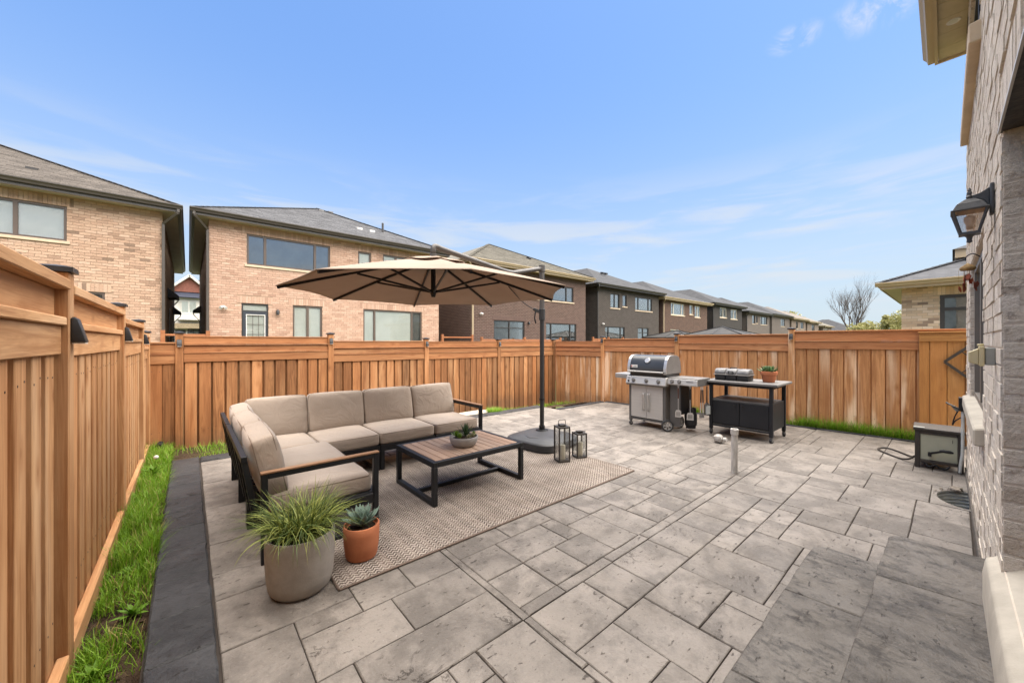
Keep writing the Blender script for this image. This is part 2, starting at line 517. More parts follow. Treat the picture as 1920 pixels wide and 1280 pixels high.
def foliage(name, c1, c2, trans=0.25, rough=0.5):
    m, nt, b = newmat(name, rough, 0, 0.3)
    r = node(nt, 'ShaderNodeNewGeometry').outputs['Random Per Island']
    v = node(nt, 'ShaderNodeTexCoord').outputs['Object']
    r9 = mth(nt, 'FRACT', mth(nt, 'MULTIPLY', r, 91.7))
    f = mth(nt, 'ADD', mth(nt, 'MULTIPLY', mth(nt, 'POWER', r, 1.6), 0.95), mth(nt, 'MULTIPLY', noise(nt, v, 3, 2), 0.12), clamp=True)
    col = mixc(nt, f, c1, c2)
    if name == 'lawn_grass':
        col = mixc(nt, mth(nt, 'GREATER_THAN', r9, 0.90), col, (0.36, 0.29, 0.10))
    nt.links.new(col, b.inputs['Base Color'])
    tr = node(nt, 'ShaderNodeBsdfTranslucent', {'Color': col})
    mx = node(nt, 'ShaderNodeMixShader', {0: trans, 1: b.outputs[0], 2: tr.outputs[0]})
    nt.links.new(mx.outputs[0], nt.nodes['Material Output'].inputs[0])
    return m


M['grass'] = foliage('lawn_grass', (0.10, 0.23, 0.010), (0.30, 0.50, 0.045), 0.35)
M['ornamental'] = foliage('ornamental_grass', (0.022, 0.055, 0.008), (0.34, 0.37, 0.09), 0.18)
M['weed'] = foliage('weed_leaf', (0.10, 0.22, 0.015), (0.20, 0.36, 0.04), 0.3)
M['succ_blue'] = plain('blue_green_leaf', (0.15, 0.205, 0.165), (0.105, 0.155, 0.12), 9, 0.6, 0, 0.3, 0.05, 60, rand=0.2)
M['succ_green'] = foliage('green_leaf', (0.11, 0.22, 0.02), (0.22, 0.34, 0.04), 0.1)
M['succ_dark'] = foliage('dark_leaf', (0.04, 0.085, 0.035), (0.09, 0.15, 0.06), 0.1)
M['succ_pale'] = foliage('pale_leaf', (0.20, 0.20, 0.10), (0.42, 0.36, 0.22), 0.1)
M['bushleaf'] = foliage('spring_leaf', (0.25, 0.24, 0.085), (0.42, 0.40, 0.18), 0.35)


def cushion_mat():
    m, nt, b = newmat('taupe_cushion_fabric', 0.92, 0, 0.2)
    v = rcoord(nt, True)
    col = mixc(nt, ramp(nt, noise(nt, v, 2.5, 4), 0.3, 0.7), (0.365, 0.302, 0.25), (0.318, 0.263, 0.217))
    wv = noise(nt, v, 260, 2, 0.5, 0, (1, 1, 1))
    col = mixc(nt, ramp(nt, wv, 0.35, 0.7, 0, 0.25), col, (0.30, 0.235, 0.185))
    nt.links.new(col, b.inputs['Base Color'])
    cre = noise(nt, v, 5, 4, 0.55, 1.4, (1.0, 1.0, 2.2))
    h = mth(nt, 'ADD', mth(nt, 'MULTIPLY', cre, 1.0), mth(nt, 'MULTIPLY', wv, 0.06))
    bump(nt, b, h, 0.38, 0.03)
    b.inputs['Sheen Weight'].default_value = 0.15
    return m


M['cushion'] = cushion_mat()


def stamped(name, c1, c2, c3, dark, rand=0.09, spots=0.5, streak=None):
    m, nt, b = newmat(name, 0.62, 0, 0.35)
    p = rcoord(nt, False, False, True)
    pr = rcoord(nt, True)
    col = mixc(nt, ramp(nt, noise(nt, p, 1.3, 6, 0.6, 0.5), 0.35, 0.68), c1, c2)
    col = mixc(nt, ramp(nt, noise(nt, pr, 3.0, 7, 0.68, 0.25), 0.42, 0.62, 0, 0.85), col, c3)
    col = mixc(nt, ramp(nt, noise(nt, pr, 11, 6, 0.7, 0.3), 0.5, 0.72, 0, 0.5), col, c3)
    # stamped stone relief
    rel = noise(nt, pr, 3.2, 8, 0.66, 0.45)
    ridge = mth(nt, 'ABSOLUTE', mth(nt, 'SUBTRACT', rel, 0.5))
    vein = ramp(nt, ridge, 0.0, 0.012, 1.0, 0.0)
    brk = ramp(nt, noise(nt, pr, 2.6, 3), 0.58, 0.70)
    vein = mth(nt, 'MULTIPLY', vein, brk)
    col = mixc(nt, mth(nt, 'MULTIPLY', vein, 0.7), col, dark)
    sm = noise(nt, p, 8 if streak is None else 8, 7, 0.74, 0.25, streak)
    col = mixc(nt, ramp(nt, sm, 0.56 if streak is None else 0.47, 0.74 if streak is None else 0.64, 0, 0.6 if streak is None else 0.8), col, dark)
    chip = noise(nt, pr, 16, 4, 0.6, 0.2, (1.0, 2.4, 1))
    chip = ramp(nt, chip, 0.63, 0.69, 0, 0.8)
    col = mixc(nt, chip, col, dark)
    pit = noise(nt, p, 60, 4, 0.7)
    col = mixc(nt, ramp(nt, pit, 0.60, 0.72, 0, 0.55), col, dark)
    col = mixc(nt, ramp(nt, pit, 0.42, 0.30, 0, 0.35), col, tuple(min(1, q * 1.35) for q in c1))
    vein = mth(nt, 'ADD', vein, chip)
    if spots:
        sp = mth(nt, 'MULTIPLY', ramp(nt, noise(nt, p, 42, 3, 0.7), 0.62, 0.72), ramp(nt, noise(nt, p, 1.7, 3), 0.56, 0.7))
        col = mixc(nt, mth(nt, 'MULTIPLY', sp, spots), col, (0.45, 0.43, 0.40))
    r = node(nt, 'ShaderNodeObjectInfo').outputs['Random']
    col = value(nt, col, mth(nt, 'MULTIPLY_ADD', r, 2 * rand, 1 - rand))
    nt.links.new(col, b.inputs['Base Color'])
    h = mth(nt, 'ADD', mth(nt, 'MULTIPLY', rel, 1.0), mth(nt, 'ADD', mth(nt, 'MULTIPLY', pit, 0.12), mth(nt, 'MULTIPLY', vein, -0.1)))
    bump(nt, b, h, 0.9, 0.035)
    nt.links.new(ramp(nt, noise(nt, p, 2.4, 4), 0.35, 0.7, 0.5, 0.72), b.inputs['Roughness'])
    return m


M['slab'] = stamped('stamped_concrete', (0.245, 0.217, 0.19), (0.178, 0.158, 0.138), (0.115, 0.101, 0.088), (0.042, 0.033, 0.027))
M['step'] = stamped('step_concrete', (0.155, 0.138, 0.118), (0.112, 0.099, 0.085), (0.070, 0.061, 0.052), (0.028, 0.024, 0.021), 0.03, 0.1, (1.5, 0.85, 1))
M['slate'] = stamped('charcoal_stamped_border', (0.030, 0.0305, 0.033), (0.044, 0.045, 0.048), (0.019, 0.0195, 0.022), (0.009, 0.009, 0.010), 0.10, 0.22)
M['joint'] = plain('dark_joint', (0.030, 0.022, 0.017), (0.045, 0.034, 0.027), 10, 0.95, world=True)


def rug_mat():
    m, nt, b = newmat('woven_rug', 0.95, 0, 0.1)
    t = node(nt, 'ShaderNodeTexCoord').outputs['Object']
    s = node(nt, 'ShaderNodeSeparateXYZ', {0: t})
    wob = mth(nt, 'MULTIPLY', mth(nt, 'SUBTRACT', noise(nt, t, 40, 3), 0.5), 0.012)
    x = mth(nt, 'ADD', s.outputs[0], wob)
    y = mth(nt, 'ADD', s.outputs[1], wob)
    fx = mth(nt, 'FRACT', mth(nt, 'DIVIDE', x, 0.044))
    chev = mth(nt, 'ABSOLUTE', mth(nt, 'SUBTRACT', fx, 0.5))
    ph = mth(nt, 'ADD', mth(nt, 'DIVIDE', y, 0.030), mth(nt, 'MULTIPLY', chev, 1.6))
    st = mth(nt, 'SINE', mth(nt, 'MULTIPLY', ph, 6.2832))
    nz = mth(nt, 'SUBTRACT', noise(nt, t, 190, 2, 0.6), 0.5)
    k = ramp(nt, mth(nt, 'ADD', st, mth(nt, 'MULTIPLY', nz, 7.0)), -0.5, 0.5)
    band = noise(nt, node(nt, 'ShaderNodeCombineXYZ', {0: mth(nt, 'FLOOR', mth(nt, 'DIVIDE', x, 0.044))}).outputs[0], 9.3, 2)
    dk = mixc(nt, ramp(nt, band, 0.40, 0.6), (0.045, 0.032, 0.025), (0.13, 0.098, 0.08))
    lt = mixc(nt, ramp(nt, noise(nt, t, 4, 4), 0.35, 0.65), (0.44, 0.385, 0.335), (0.33, 0.285, 0.245))
    col = mixc(nt, k, dk, lt)
    line = ramp(nt, mth(nt, 'ABSOLUTE', mth(nt, 'SUBTRACT', fx, 0.02)), 0.0, 0.05, 0.7, 0.0)
    col = mixc(nt, line, col, (0.10, 0.072, 0.055))
    nt.links.new(col, b.inputs['Base Color'])
    bump(nt, b, k, 0.7, 0.004)
    return m


M['rug'] = rug_mat()


def canopy_mat():
    m, nt, b = newmat('taupe_canopy', 0.9, 0, 0.2)
    v = node(nt, 'ShaderNodeTexCoord').outputs['Object']
    col = mixc(nt, ramp(nt, noise(nt, v, 3, 4), 0.3, 0.7), (0.385, 0.305, 0.243), (0.345, 0.272, 0.215))
    nt.links.new(col, b.inputs['Base Color'])
    bump(nt, b, noise(nt, v, 5, 3), 0.15, 0.03)
    tr = node(nt, 'ShaderNodeBsdfTranslucent', {'Color': c4((0.42, 0.27, 0.19))})
    mx = node(nt, 'ShaderNodeMixShader', {0: 0.2, 1: b.outputs[0], 2: tr.outputs[0]})
    nt.links.new(mx.outputs[0], nt.nodes['Material Output'].inputs[0])
    return m


M['canopy'] = canopy_mat()

#PART2
# ------------------------------------------------------------------ ground, soil, patio
g = MB().add([(-700, -700, -0.45), (700, -700, -0.45), (700, 700, -0.45), (-700, 700, -0.45)], [(0, 1, 2, 3)])
struct(g.build('ground', M['ground']))


def sheet(name, quads, mat, n=14):
    """bilinear patches, each four corners (x,y,z), lightly uneven"""
    b = MB()
    for q in quads:
        q = [Vector(p) for p in q]
        vs, fs = [], []
        for j in range(n + 1):
            for i in range(n + 1):
                u, v = i / n, j / n
                p = q[0].lerp(q[1], u).lerp(q[3].lerp(q[2], u), v)
                vs.append((p.x, p.y, p.z + (rnd.uniform(-0.012, 0.008))))
        for j in range(n):
            for i in range(n):
                a = j * (n + 1) + i
                fs.append((a, a + 1, a + n + 2, a + n + 1))
        b.add(vs, fs)
    return b.build(name, mat, smooth=True)


struct(sheet('soil_bed', [((-0.47, -0.6, -0.045), (-0.16, -0.6, -0.035), (-0.16, 7.42, -0.05), (-0.47, 7.42, -0.075))], M['soil'], 30))
struct(sheet('soil_bed', [((-0.16, 6.32, -0.035), (8.1, 6.2, -0.08), (8.1, 7.44, -0.3), (-0.16, 7.42, -0.08))], M['soil'], 24))
struct(sheet('soil_bed', [((7.75, 6.2, -0.06), (8.1, 6.2, -0.08), (8.75, -0.9, -0.03), (8.16, -0.9, -0.03))], M['soil'], 24))

WELL = (5.25, 5.92, 0.14)          # reserved rectangle of the window well


def xmax(y):
    return 7.86 + (5.6 - y) * 0.066


def ymax(x):
    return 6.08 if x < 6.2 else 5.62


# one concrete slab under the stamped stones, with an opening for the well
xs = [-0.16, WELL[0], WELL[1], 6.2, 8.25]
ys = [-0.45, WELL[2], 5.66, 6.33]
vid = {}
pb = MB()
for i, x in enumerate(xs):
    for j, y in enumerate(ys):
        xx = x
        if i == 4: xx = xmax(y) + 0.06
        vid[i, j] = len(pb.v)
        pb.v.append((xx, y, -0.012))
for i in range(4):
    for j in range(3):
        if (i == 1 and j == 0) or (i == 3 and j == 2):
            continue
        pb.f.append((vid[i, j], vid[i + 1, j], vid[i + 1, j + 1], vid[i, j + 1]))
patio = struct(pb.build('patio', M['joint'], fix=False))


def clip_poly(poly, a, b, c):
    """keep a*x+b*y<=c"""
    out = []
    for i, p in enumerate(poly):
        q = poly[(i + 1) % len(poly)]
        dp, dq = a * p[0] + b * p[1] - c, a * q[0] + b * q[1] - c
        if dp <= 0: out.append(p)
        if (dp < 0 < dq) or (dq < 0 < dp):
            t = dp / (dp - dq)
            out.append((p[0] + (q[0] - p[0]) * t, p[1] + (q[1] - p[1]) * t))
    return out


def slab(name, poly, mat, parent, z=0.0, th=0.02, bev=0.0042, jit=0.0024, step=0.16, into=None):
    """one stone: wavy edges, eased arris"""
    cx = sum(p[0] for p in poly) / len(poly)
    cy = sum(p[1] for p in poly) / len(poly)
    pts = []
    for i, p in enumerate(poly):
        q = poly[(i + 1) % len(poly)]
        L = math.hypot(q[0] - p[0], q[1] - p[1])
        n = max(1, int(L / step))
        for k in range(n):
            t = k / n
            j = jit if k else jit * 0.5
            pts.append((p[0] + (q[0] - p[0]) * t + rnd.uniform(-j, j) - cx, p[1] + (q[1] - p[1]) * t + rnd.uniform(-j, j) - cy))
    n = len(pts)
    dz = rnd.uniform(-0.0015, 0.0015)
    ins = []
    for (x, y) in pts:
        L = math.hypot(x, y) or 1
        ins.append((x - bev * x / L * 1.3, y - bev * y / L * 1.3))
    vs = [(x, y, -th) for x, y in pts] + [(x, y, -bev) for x, y in pts] + [(x, y, dz) for x, y in ins]
    fs = [(i, (i + 1) % n, n + (i + 1) % n, n + i) for i in range(n)]
    fs += [(n + i, n + (i + 1) % n, 2 * n + (i + 1) % n, 2 * n + i) for i in range(n)]
    fs.append(tuple(2 * n + i for i in range(n)))
    if into is not None:
        into.add([(a + cx, b + cy, c + z) for a, b, c in vs], fs)
        return None
    me = bpy.data.meshes.new(name)
    me.from_pydata(vs, [], fs)
    me.materials.append(mat)
    return link(name, me, parent, (cx, cy, z))


def pack(x0, x1, y0, y1, unit=0.155, sizes=None):
    """random ashlar of whole units filling a rectangle"""
    nx, ny = max(1, round((x1 - x0) / unit)), max(1, round((y1 - y0) / unit))
    ux, uy = (x1 - x0) / nx, (y1 - y0) / ny
    used = np.zeros((nx, ny), bool)
    res = []
    sizes = sizes or [(2, 2), (3, 2), (2, 3), (3, 3), (3, 2), (4, 2), (2, 3), (4, 3)]
    order = sorted(((i, j) for i in range(nx) for j in range(ny)), key=lambda c: c[0] + c[1] * 0.97)
    if True:
        for (i, j) in order:
            if used[i, j]: continue
            opts = (sizes(x0 + i * ux, y0 + j * uy) if callable(sizes) else sizes)[:]
            rnd.shuffle(opts)
            opts += [(2, 1), (1, 2), (1, 1)]
            for (a, b) in opts:
                a2, b2 = min(a, nx - i), min(b, ny - j)
                if used[i:i + a2, j:j + b2].any(): continue
                if nx - i - a2 == 1 and not used[nx - 1, j:j + b2].any(): a2 += 1
                if used[i:i + a2, j:j + b2].any(): continue
                used[i:i + a2, j:j + b2] = True
                res.append((x0 + i * ux, x0 + (i + a2) * ux, y0 + j * uy, y0 + (j + b2) * uy))
                break
    return res


G = 0.0032
rects = []
XJ, YJ = (1.372, 1.418), (1.508, 1.588)
NEAR = [(2, 2), (3, 2), (2, 3), (3, 3), (2, 2), (3, 2), (2, 3)]
rects += pack(0.115, XJ[0], -0.1, YJ[0], sizes=NEAR) + pack(0.115, XJ[0], YJ[0], 6.08)
NEAR = [(2, 2), (3, 2), (2, 3), (3, 3), (2, 2), (3, 2), (2, 3)]
FAR = [(4, 3), (3, 2), (3, 4), (2, 3), (3, 3), (4, 2), (5, 3)]
rects += pack(XJ[1], WELL[0], -0.1, YJ[0], sizes=NEAR) + pack(WELL[0], WELL[1], WELL[2], YJ[0]) + pack(WELL[1], 8.25, -0.3, YJ[0], sizes=FAR)
rects += pack(XJ[1], 6.2, YJ[1], 6.08, sizes=lambda x, y: NEAR if (x < 4.4 and y < 2.5) else FAR) + pack(6.2, 8.25, YJ[1], 5.62, sizes=FAR)
for k in range(4):
    rects.append((XJ[0], XJ[1], -0.1 + k * 0.402, -0.1 + (k + 1) * 0.402))
rects += [(XJ[0], XJ[1], YJ[0] + k * 0.9, min(6.08, YJ[0] + (k + 1) * 0.9)) for k in range(6)]
x = XJ[1]
while x < 7.9:
    w = rnd.choice([0.31, 0.47, 0.62, 0.36])
    rects.append((x, min(x + w, 8.1), YJ[0], YJ[1]))
    x += w
laid = []
for (x0, x1, y0, y1) in rects:
    if y1 < 0.22 and x1 < 3.3: continue          # under the steps
    poly = [(x0 + G, y0 + G), (x1 - G, y0 + G), (x1 - G, y1 - G), (x0 + G, y1 - G)]
    poly = clip_poly(poly, 1, 0.066, 7.86 + 5.6 * 0.066)
    if len(poly) < 3: continue
    if abs(sum(poly[i][0] * poly[(i + 1) % len(poly)][1] - poly[(i + 1) % len(poly)][0] * poly[i][1] for i in range(len(poly)))) < 0.006: continue
    laid.append(poly)
laid.sort(key=lambda p: sum(q[0] for q in p) ** 2 / len(p) ** 2 + sum(q[1] for q in p) ** 2 / len(p) ** 2)
rest = MB()
for i, poly in enumerate(laid):
    slab('paving_slab', poly, M['slab'], patio, into=rest if i > 297 else None)
if rest.v:
    stuff(rest.build('distant_paving_slabs', M['slab'], patio, fix=False))
# the stone round the well opening
ww = [(WELL[0] + G, WELL[2] - G)]
for k in range(13):
    t = math.pi - math.pi * k / 12
    ww.append((5.585 + 0.305 * math.cos(t), -0.12 + 0.225 * math.sin(t)))
ww.insert(1, (WELL[0] + G, -0.12))
ww += [(WELL[1] - G, -0.12), (WELL[1] - G, WELL[2] - G)]
slab('paving_slab', list(reversed(ww)), M['slab'], patio, bev=0.002, jit=0.001)

# charcoal border
border = struct(MB().add([(-0.165, -0.6, -0.013), (0.108, -0.6, -0.013), (0.108, 6.34, -0.013), (-0.165, 6.34, -0.013)], [(0, 1, 2, 3)]).build('border', M['joint'], fix=False))
border.location.z = 0.004
y = -0.6
while y < 6.3:
    L = rnd.uniform(0.36, 0.47)
    y2 = min(y + L, 6.335)
    slab('border_slab', [(-0.158, y + 0.0008), (0.103, y + 0.0008), (0.103, y2 - 0.0008), (-0.158, y2 - 0.0008)], M['slate'], border, 0.010, 0.03, 0.008, 0.005, 0.08)
    y = y2
x = 0.11
while x < 6.2:
    L = rnd.uniform(0.5, 0.7)
    x2 = min(x + L, 6.2)
    slab('border_slab', [(x + 0.002, 6.095), (x2 - 0.002, 6.095), (x2 - 0.002, 6.33), (x + 0.002, 6.33)], M['slate'], border, 0.008, 0.03, 0.012, 0.004)
    x = x2
y = 5.63
x = 6.215
while x < 7.8:
    L = rnd.uniform(0.45, 0.6)
    x2 = min(x + L, 7.85)
    slab('border_slab', [(x + 0.002, 5.635), (x2 - 0.002, 5.635), (x2 - 0.002, 5.75), (x + 0.002, 5.75)], M['slate'], border, 0.008, 0.03, 0.008, 0.003)
    x = x2
while y > -0.3:
    y2 = y - rnd.uniform(0.5, 0.65)
    slab('border_slab', [(xmax(y) + 0.006, y - 0.002), (xmax(y2) + 0.006, y2 + 0.002), (xmax(y2) + 0.085, y2 + 0.002), (xmax(y) + 0.085, y - 0.002)], M['slate'], border, 0.012, 0.03, 0.008, 0.003)
    y = y2


# two stamped steps below the door, their treads scored across
def step_block(x0, x1, y0, y1, z0, z1, r, cuts):
    pts = [(x0, y0), (x0, y1)]
    for k in range(7):
        t = math.pi / 2 - k * math.pi / 12
        pts.append((x1 - r + r * math.cos(t), y1 - r + r * math.sin(t)))
    pts.append((x1, y0))
    out = []
    for i, p in enumerate(pts):
        q = pts[(i + 1) % len(pts)]
        n = max(1, int(math.hypot(q[0] - p[0], q[1] - p[1]) / 0.09))
        for k in range(n):
            t = k / n
            j = 0.005 if k else 0
            out.append((p[0] + (q[0] - p[0]) * t + rnd.uniform(-j, j), p[1] + (q[1] - p[1]) * t + rnd.uniform(-j, j)))
    o = struct(MB().prism(out, 'z', z0, z1 - 0.012).build('step', M['step'], bevel=0.004, seg=1))
    cs_ = [x0] + cuts + [x1]
    pts.reverse()
    for a_, b_ in zip(cs_[:-1], cs_[1:]):
        g0 = 0.0 if a_ == x0 else 0.0014
        g1 = 0.0 if b_ == x1 else 0.0014
        poly = clip_poly(clip_poly(pts, 1, 0.12, b_ - g1 + 0.12 * y1) if b_ != x1 else pts, -1, -0.12, -(a_ + g0) - 0.12 * y1)
        slab('tread_slab', poly, M['step'], o, z1, 0.0125, 0.005, 0.004, 0.09)
    return o


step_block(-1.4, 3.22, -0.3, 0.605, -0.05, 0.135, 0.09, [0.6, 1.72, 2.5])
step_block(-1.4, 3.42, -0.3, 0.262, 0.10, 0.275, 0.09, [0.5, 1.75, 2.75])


# ------------------------------------------------------------------ fences
boxcache = {}


def shared_box(key, sx, sy, sz, mat, bevel=0.004):
    k = (key, round(sx, 3), round(sy, 3), round(sz, 3), mat.name)
    if k not in boxcache:
        me = MB().box(-sx / 2, sx / 2, -sy / 2, sy / 2, -sz / 2, sz / 2).mesh(key, bevel, 1)
        me.materials.append(mat)
        boxcache[k] = me
    return boxcache[k]


def piece(name, parent, x0, x1, y0, y1, z0, z1, mat, bevel=0.004):
    me = shared_box(name, x1 - x0, y1 - y0, z1 - z0, mat, bevel)
    return link(name, me, parent, ((x0 + x1) / 2, (y0 + y1) / 2, (z0 + z1) / 2))


capmesh = None


def fence(label, P0, P1, posts, panels, mv, mh, front, pitch, kick=True, caps=True):
    """local x runs along the fence, local +y faces the patio"""
    P0, P1 = Vector((P0[0], P0[1], 0)), Vector((P1[0], P1[1], 0))
    d = P1 - P0
    rz = math.atan2(d.y, d.x)
    t = thing('wooden_fence', label, 'fence', P0, rz, 'cedar fences round the patio')
    nails = MB()
    for (s, zb, zt) in posts:
        p = piece('post', t, s - 0.046, s + 0.046, -0.055, 0.040, zb - 0.12, zt, mv, 0.005)
        if caps:
            me = boxcache.get('cap')
            if me is None:
                cb = MB()
                cb.box(-0.06, 0.06, -0.06, 0.06, 0, 0.022)
                cb.add([(-0.06, -0.06, 0.0222), (0.06, -0.06, 0.0222), (0.06, 0.06, 0.0222), (-0.06, 0.06, 0.0222), (0, 0, 0.036)],
                       [(0, 1, 4), (1, 2, 4), (2, 3, 4), (3, 0, 4), (3, 2, 1, 0)])
                me = cb.mesh('post_cap', 0)
                me.materials.append(M['blackplastic'])
                boxcache['cap'] = me
            link('post_cap', me, p, (0, -0.0, (zt - zb + 0.12) / 2 + 0.0005))
    for (xa, xb, zt, zb0, zb1, style) in panels:
        a, b = xa + 0.047, xb - 0.047
        if style == 'left':
            piece('cap_rail', t, a, b, -0.035, 0.045, zt - 0.045, zt, mh)
            piece('panel_board', t, a, b, -0.022, -0.004, zt - 0.170, zt - 0.046, mh)
            piece('rail', t, a, b, -0.020, 0.033, zt - 0.208, zt - 0.171, mh)
            piece('panel_board', t, a, b, -0.005, 0.016, zt - 0.338, zt - 0.209, mh)
            ztop = zt - 0.215
        elif style == 'triple':
            z = zt
            piece('cap_rail', t, a, b, -0.03, 0.018, z - 0.018, z, mh, 0.003)
            piece('panel_board', t, a, b, -0.012, 0.006, z - 0.118, z - 0.019, mh)
            piece('rail', t, a, b, -0.02, 0.030, z - 0.141, z - 0.119, mh, 0.003)
            piece('panel_board', t, a, b, -0.014, 0.004, z - 0.237, z - 0.142, mh)
            piece('rail', t, a, b, -0.02, 0.030, z - 0.260, z - 0.238, mh, 0.003)
            piece('panel_board', t, a, b, 0.001, 0.020, z - 0.39, z - 0.261, mh)
            ztop = z - 0.265
        else:
            z = zt
            piece('cap_rail', t, a, b, -0.035, 0.034, z - 0.022, z, mh, 0.003)
            piece('panel_board', t, a, b, -0.006, 0.012, z - 0.165, z - 0.023, mh)
            piece('rail', t, a, b, -0.02, 0.030, z - 0.188, z - 0.166, mh, 0.003)
            piece('panel_board', t, a, b, 0.001, 0.020, z - 0.315, z - 0.189, mh)
            ztop = z - 0.195
        zlow = min(zb0, zb1) - 0.02
        zlow = round(zlow / 0.04) * 0.04
        n = max(1, round((b - a) / pitch))
        pt = (b - a) / n
        for k in range(n):
            c = a + (k + 0.5) * pt
            w = min(front, pt - 0.004) if n > 1 else pt - 0.003
            piece('board', t, c - w / 2, c + w / 2, -0.018, 0.0, zlow, ztop, mv, 0.003)
            for nx in (-0.3, 0.3):
                for nz in (max(zb0, zb1) + 0.26, ztop - 0.22):
                    q = (c + nx * w + rnd.uniform(-.006, .006), 0.0, nz + rnd.uniform(-.012, .012))
                    nails.tube([(q[0], -0.001, q[2]), (q[0], 0.0012, q[2])], 0.0045, 6)
            if k < n - 1 or n > 1:
                piece('board', t, c + pt / 2 - 0.055, min(c + pt / 2 + 0.055, b), -0.062, -0.044, zlow, ztop, mv, 0.003)
        if n > 1:
            piece('board', t, a, a + 0.06, -0.062, -0.044, zlow, ztop, mv, 0.003)
        if kick:
            for j, zz in ((0, zb0),):
                piece('bottom_rail', t, a, b, 0.001, 0.040, zz - 0.03, zz + 0.08, mh)
        # back rail hidden behind the boards
        piece('rail', t, a, b, -0.100, -0.063, zlow + 0.25, zlow + 0.34, mh)
    stuff(nails.build('nail_head', M['nail'], t, fix=False))
    return t


# left: from the far corner towards the camera
fl = fence('pale cedar fence on the left, seen steeply along its length with grass at its foot', (-0.45, 7.38), (-0.45, -0.6),
           [(0.0, -0.08, 1.62), (0.96, -0.06, 1.735), (2.78, -0.05, 1.795), (4.72, -0.05, 1.815), (6.68, -0.05, 1.83)],
           [(0.0, 0.96, 1.60, -0.02, -0.02, 'left'), (0.96, 2.78, 1.70, 0, 0, 'left'), (2.78, 4.72, 1.765, 0, 0, 'left'), (4.72, 6.68, 1.78, 0, 0, 'left'), (6.68, 7.95, 1.80, 0, 0, 'left')],
           M['left_v'], M['left_h'], 0.118, 0.182)
# back: from the right corner towards the left corner ; local x = 7.95 - X
BX = 7.93
fb = fence('long reddish cedar fence behind the sofa with three stacked top boards', (BX, 7.42), (-0.45, 7.42),
           [(0.0, -0.32, 1.54), (BX - 5.92, -0.24, 1.54), (BX - 3.91, -0.17, 1.55), (BX - 1.98, -0.1, 1.63), (BX + 0.1, -0.08, 1.615)],
           [(0.0, BX - 5.92, 1.50, -0.32, -0.24, 'triple'), (BX - 5.92, BX - 3.91, 1.502, -0.24, -0.17, 'triple'), (BX - 3.91, BX - 1.98, 1.512, -0.17, -0.1, 'triple'),
            (BX - 1.98, BX + 0.1, 1.582, -0.1, -0.08, 'triple'), (BX + 0.1, BX + 0.47, 1.488, -0.08, -0.08, 'double')],
           M['back_v'], M['back_h'], 0.138, 0.160, kick=False)
# far: from the gate to the back corner
fp0, fp1 = Vector((8.50, -0.9, 0)), Vector((7.95, 7.42, 0))
fdir = (fp1 - fp0).normalized()


def fs(y):
    return (y - fp0.y) / fdir.y


ff = fence('warm cedar fence behind the grill and cart, with pale weather streaks', fp0, fp1,
           [(fs(1.90), 0.0, 1.72), (fs(3.95), 0.0, 1.655), (fs(5.82), -0.07, 1.60)],
           [(fs(-0.85), fs(1.90), 1.685, 0.0, 0.0, 'double'), (fs(1.90), fs(3.95), 1.637, 0.0, 0.0, 'double'), (fs(3.95), fs(5.82), 1.568, -0.04, -0.05, 'double'),
            (fs(5.82), fs(7.42) - 0.01, 1.502, -0.1, -0.3, 'triple')],
           M['far_v'], M['far_h'], 0.152, 0.168, kick=False)

# gate leaf at the right end of the far fence
gt = thing('wooden_gate', 'yellowish wooden gate at the right end of the far fence, by the house corner', 'gate', (8.375, 0.33, 0), math.atan2(-0.98, 0.066))
# local x runs towards -Y ; +y faces away, so the visible side is local -y
piece('top_board', gt, 0.0, 1.2, -0.030, -0.012, 1.50, 1.625, M['gate_h'])
piece('cap_rail', gt, -0.01, 1.2, -0.045, -0.004, 1.626, 1.645, M['gate_h'], 0.003)
for k in range(7):
    x0 = 0.002 + k * 0.170 - (0.06 if k else 0)
    x1 = 0.002 + (k + 1) * 0.170 - 0.06 - 0.006
    piece('board', gt, x0, x1, -0.010, 0.010, 0.02, 1.62, M['gate_v'], 0.003)

# solar lights on the posts
sl = None


def solar_light(loc, rz, label, s=1.0):
    global sl
    if sl is None:
        t = thing('solar_light', label, 'light', (0, 0, 0))
        MB().prism([(0, 0.0), (0.05, 0.0), (0.022, 0.108), (0.014, 0.115), (0, 0.115)], 'x', -0.033, 0.033).build('housing', M['blackplastic'], t, bevel=0.006, seg=2, smooth=40)
        MB().prism([(0.004, -0.006), (0.046, -0.006), (0.046, -0.0003), (0.004, -0.0003)], 'x', -0.027, 0.027).build('lens', M['whiteplastic'], t)
        MB().box(-0.018, 0.018, 0.003, 0.012, 0.1152, 0.118).build('solar_panel', M['black'], t)
        sl = t
        o = t
    else:
        o = copy_tree(sl)
    o['label'] = label
    o['category'] = 'light'
    o['group'] = 'solar lights on the fence posts'
    o.location = loc
    o.rotation_euler = (0, 0, rz)
    o.scale = (s, s, s)
    return o


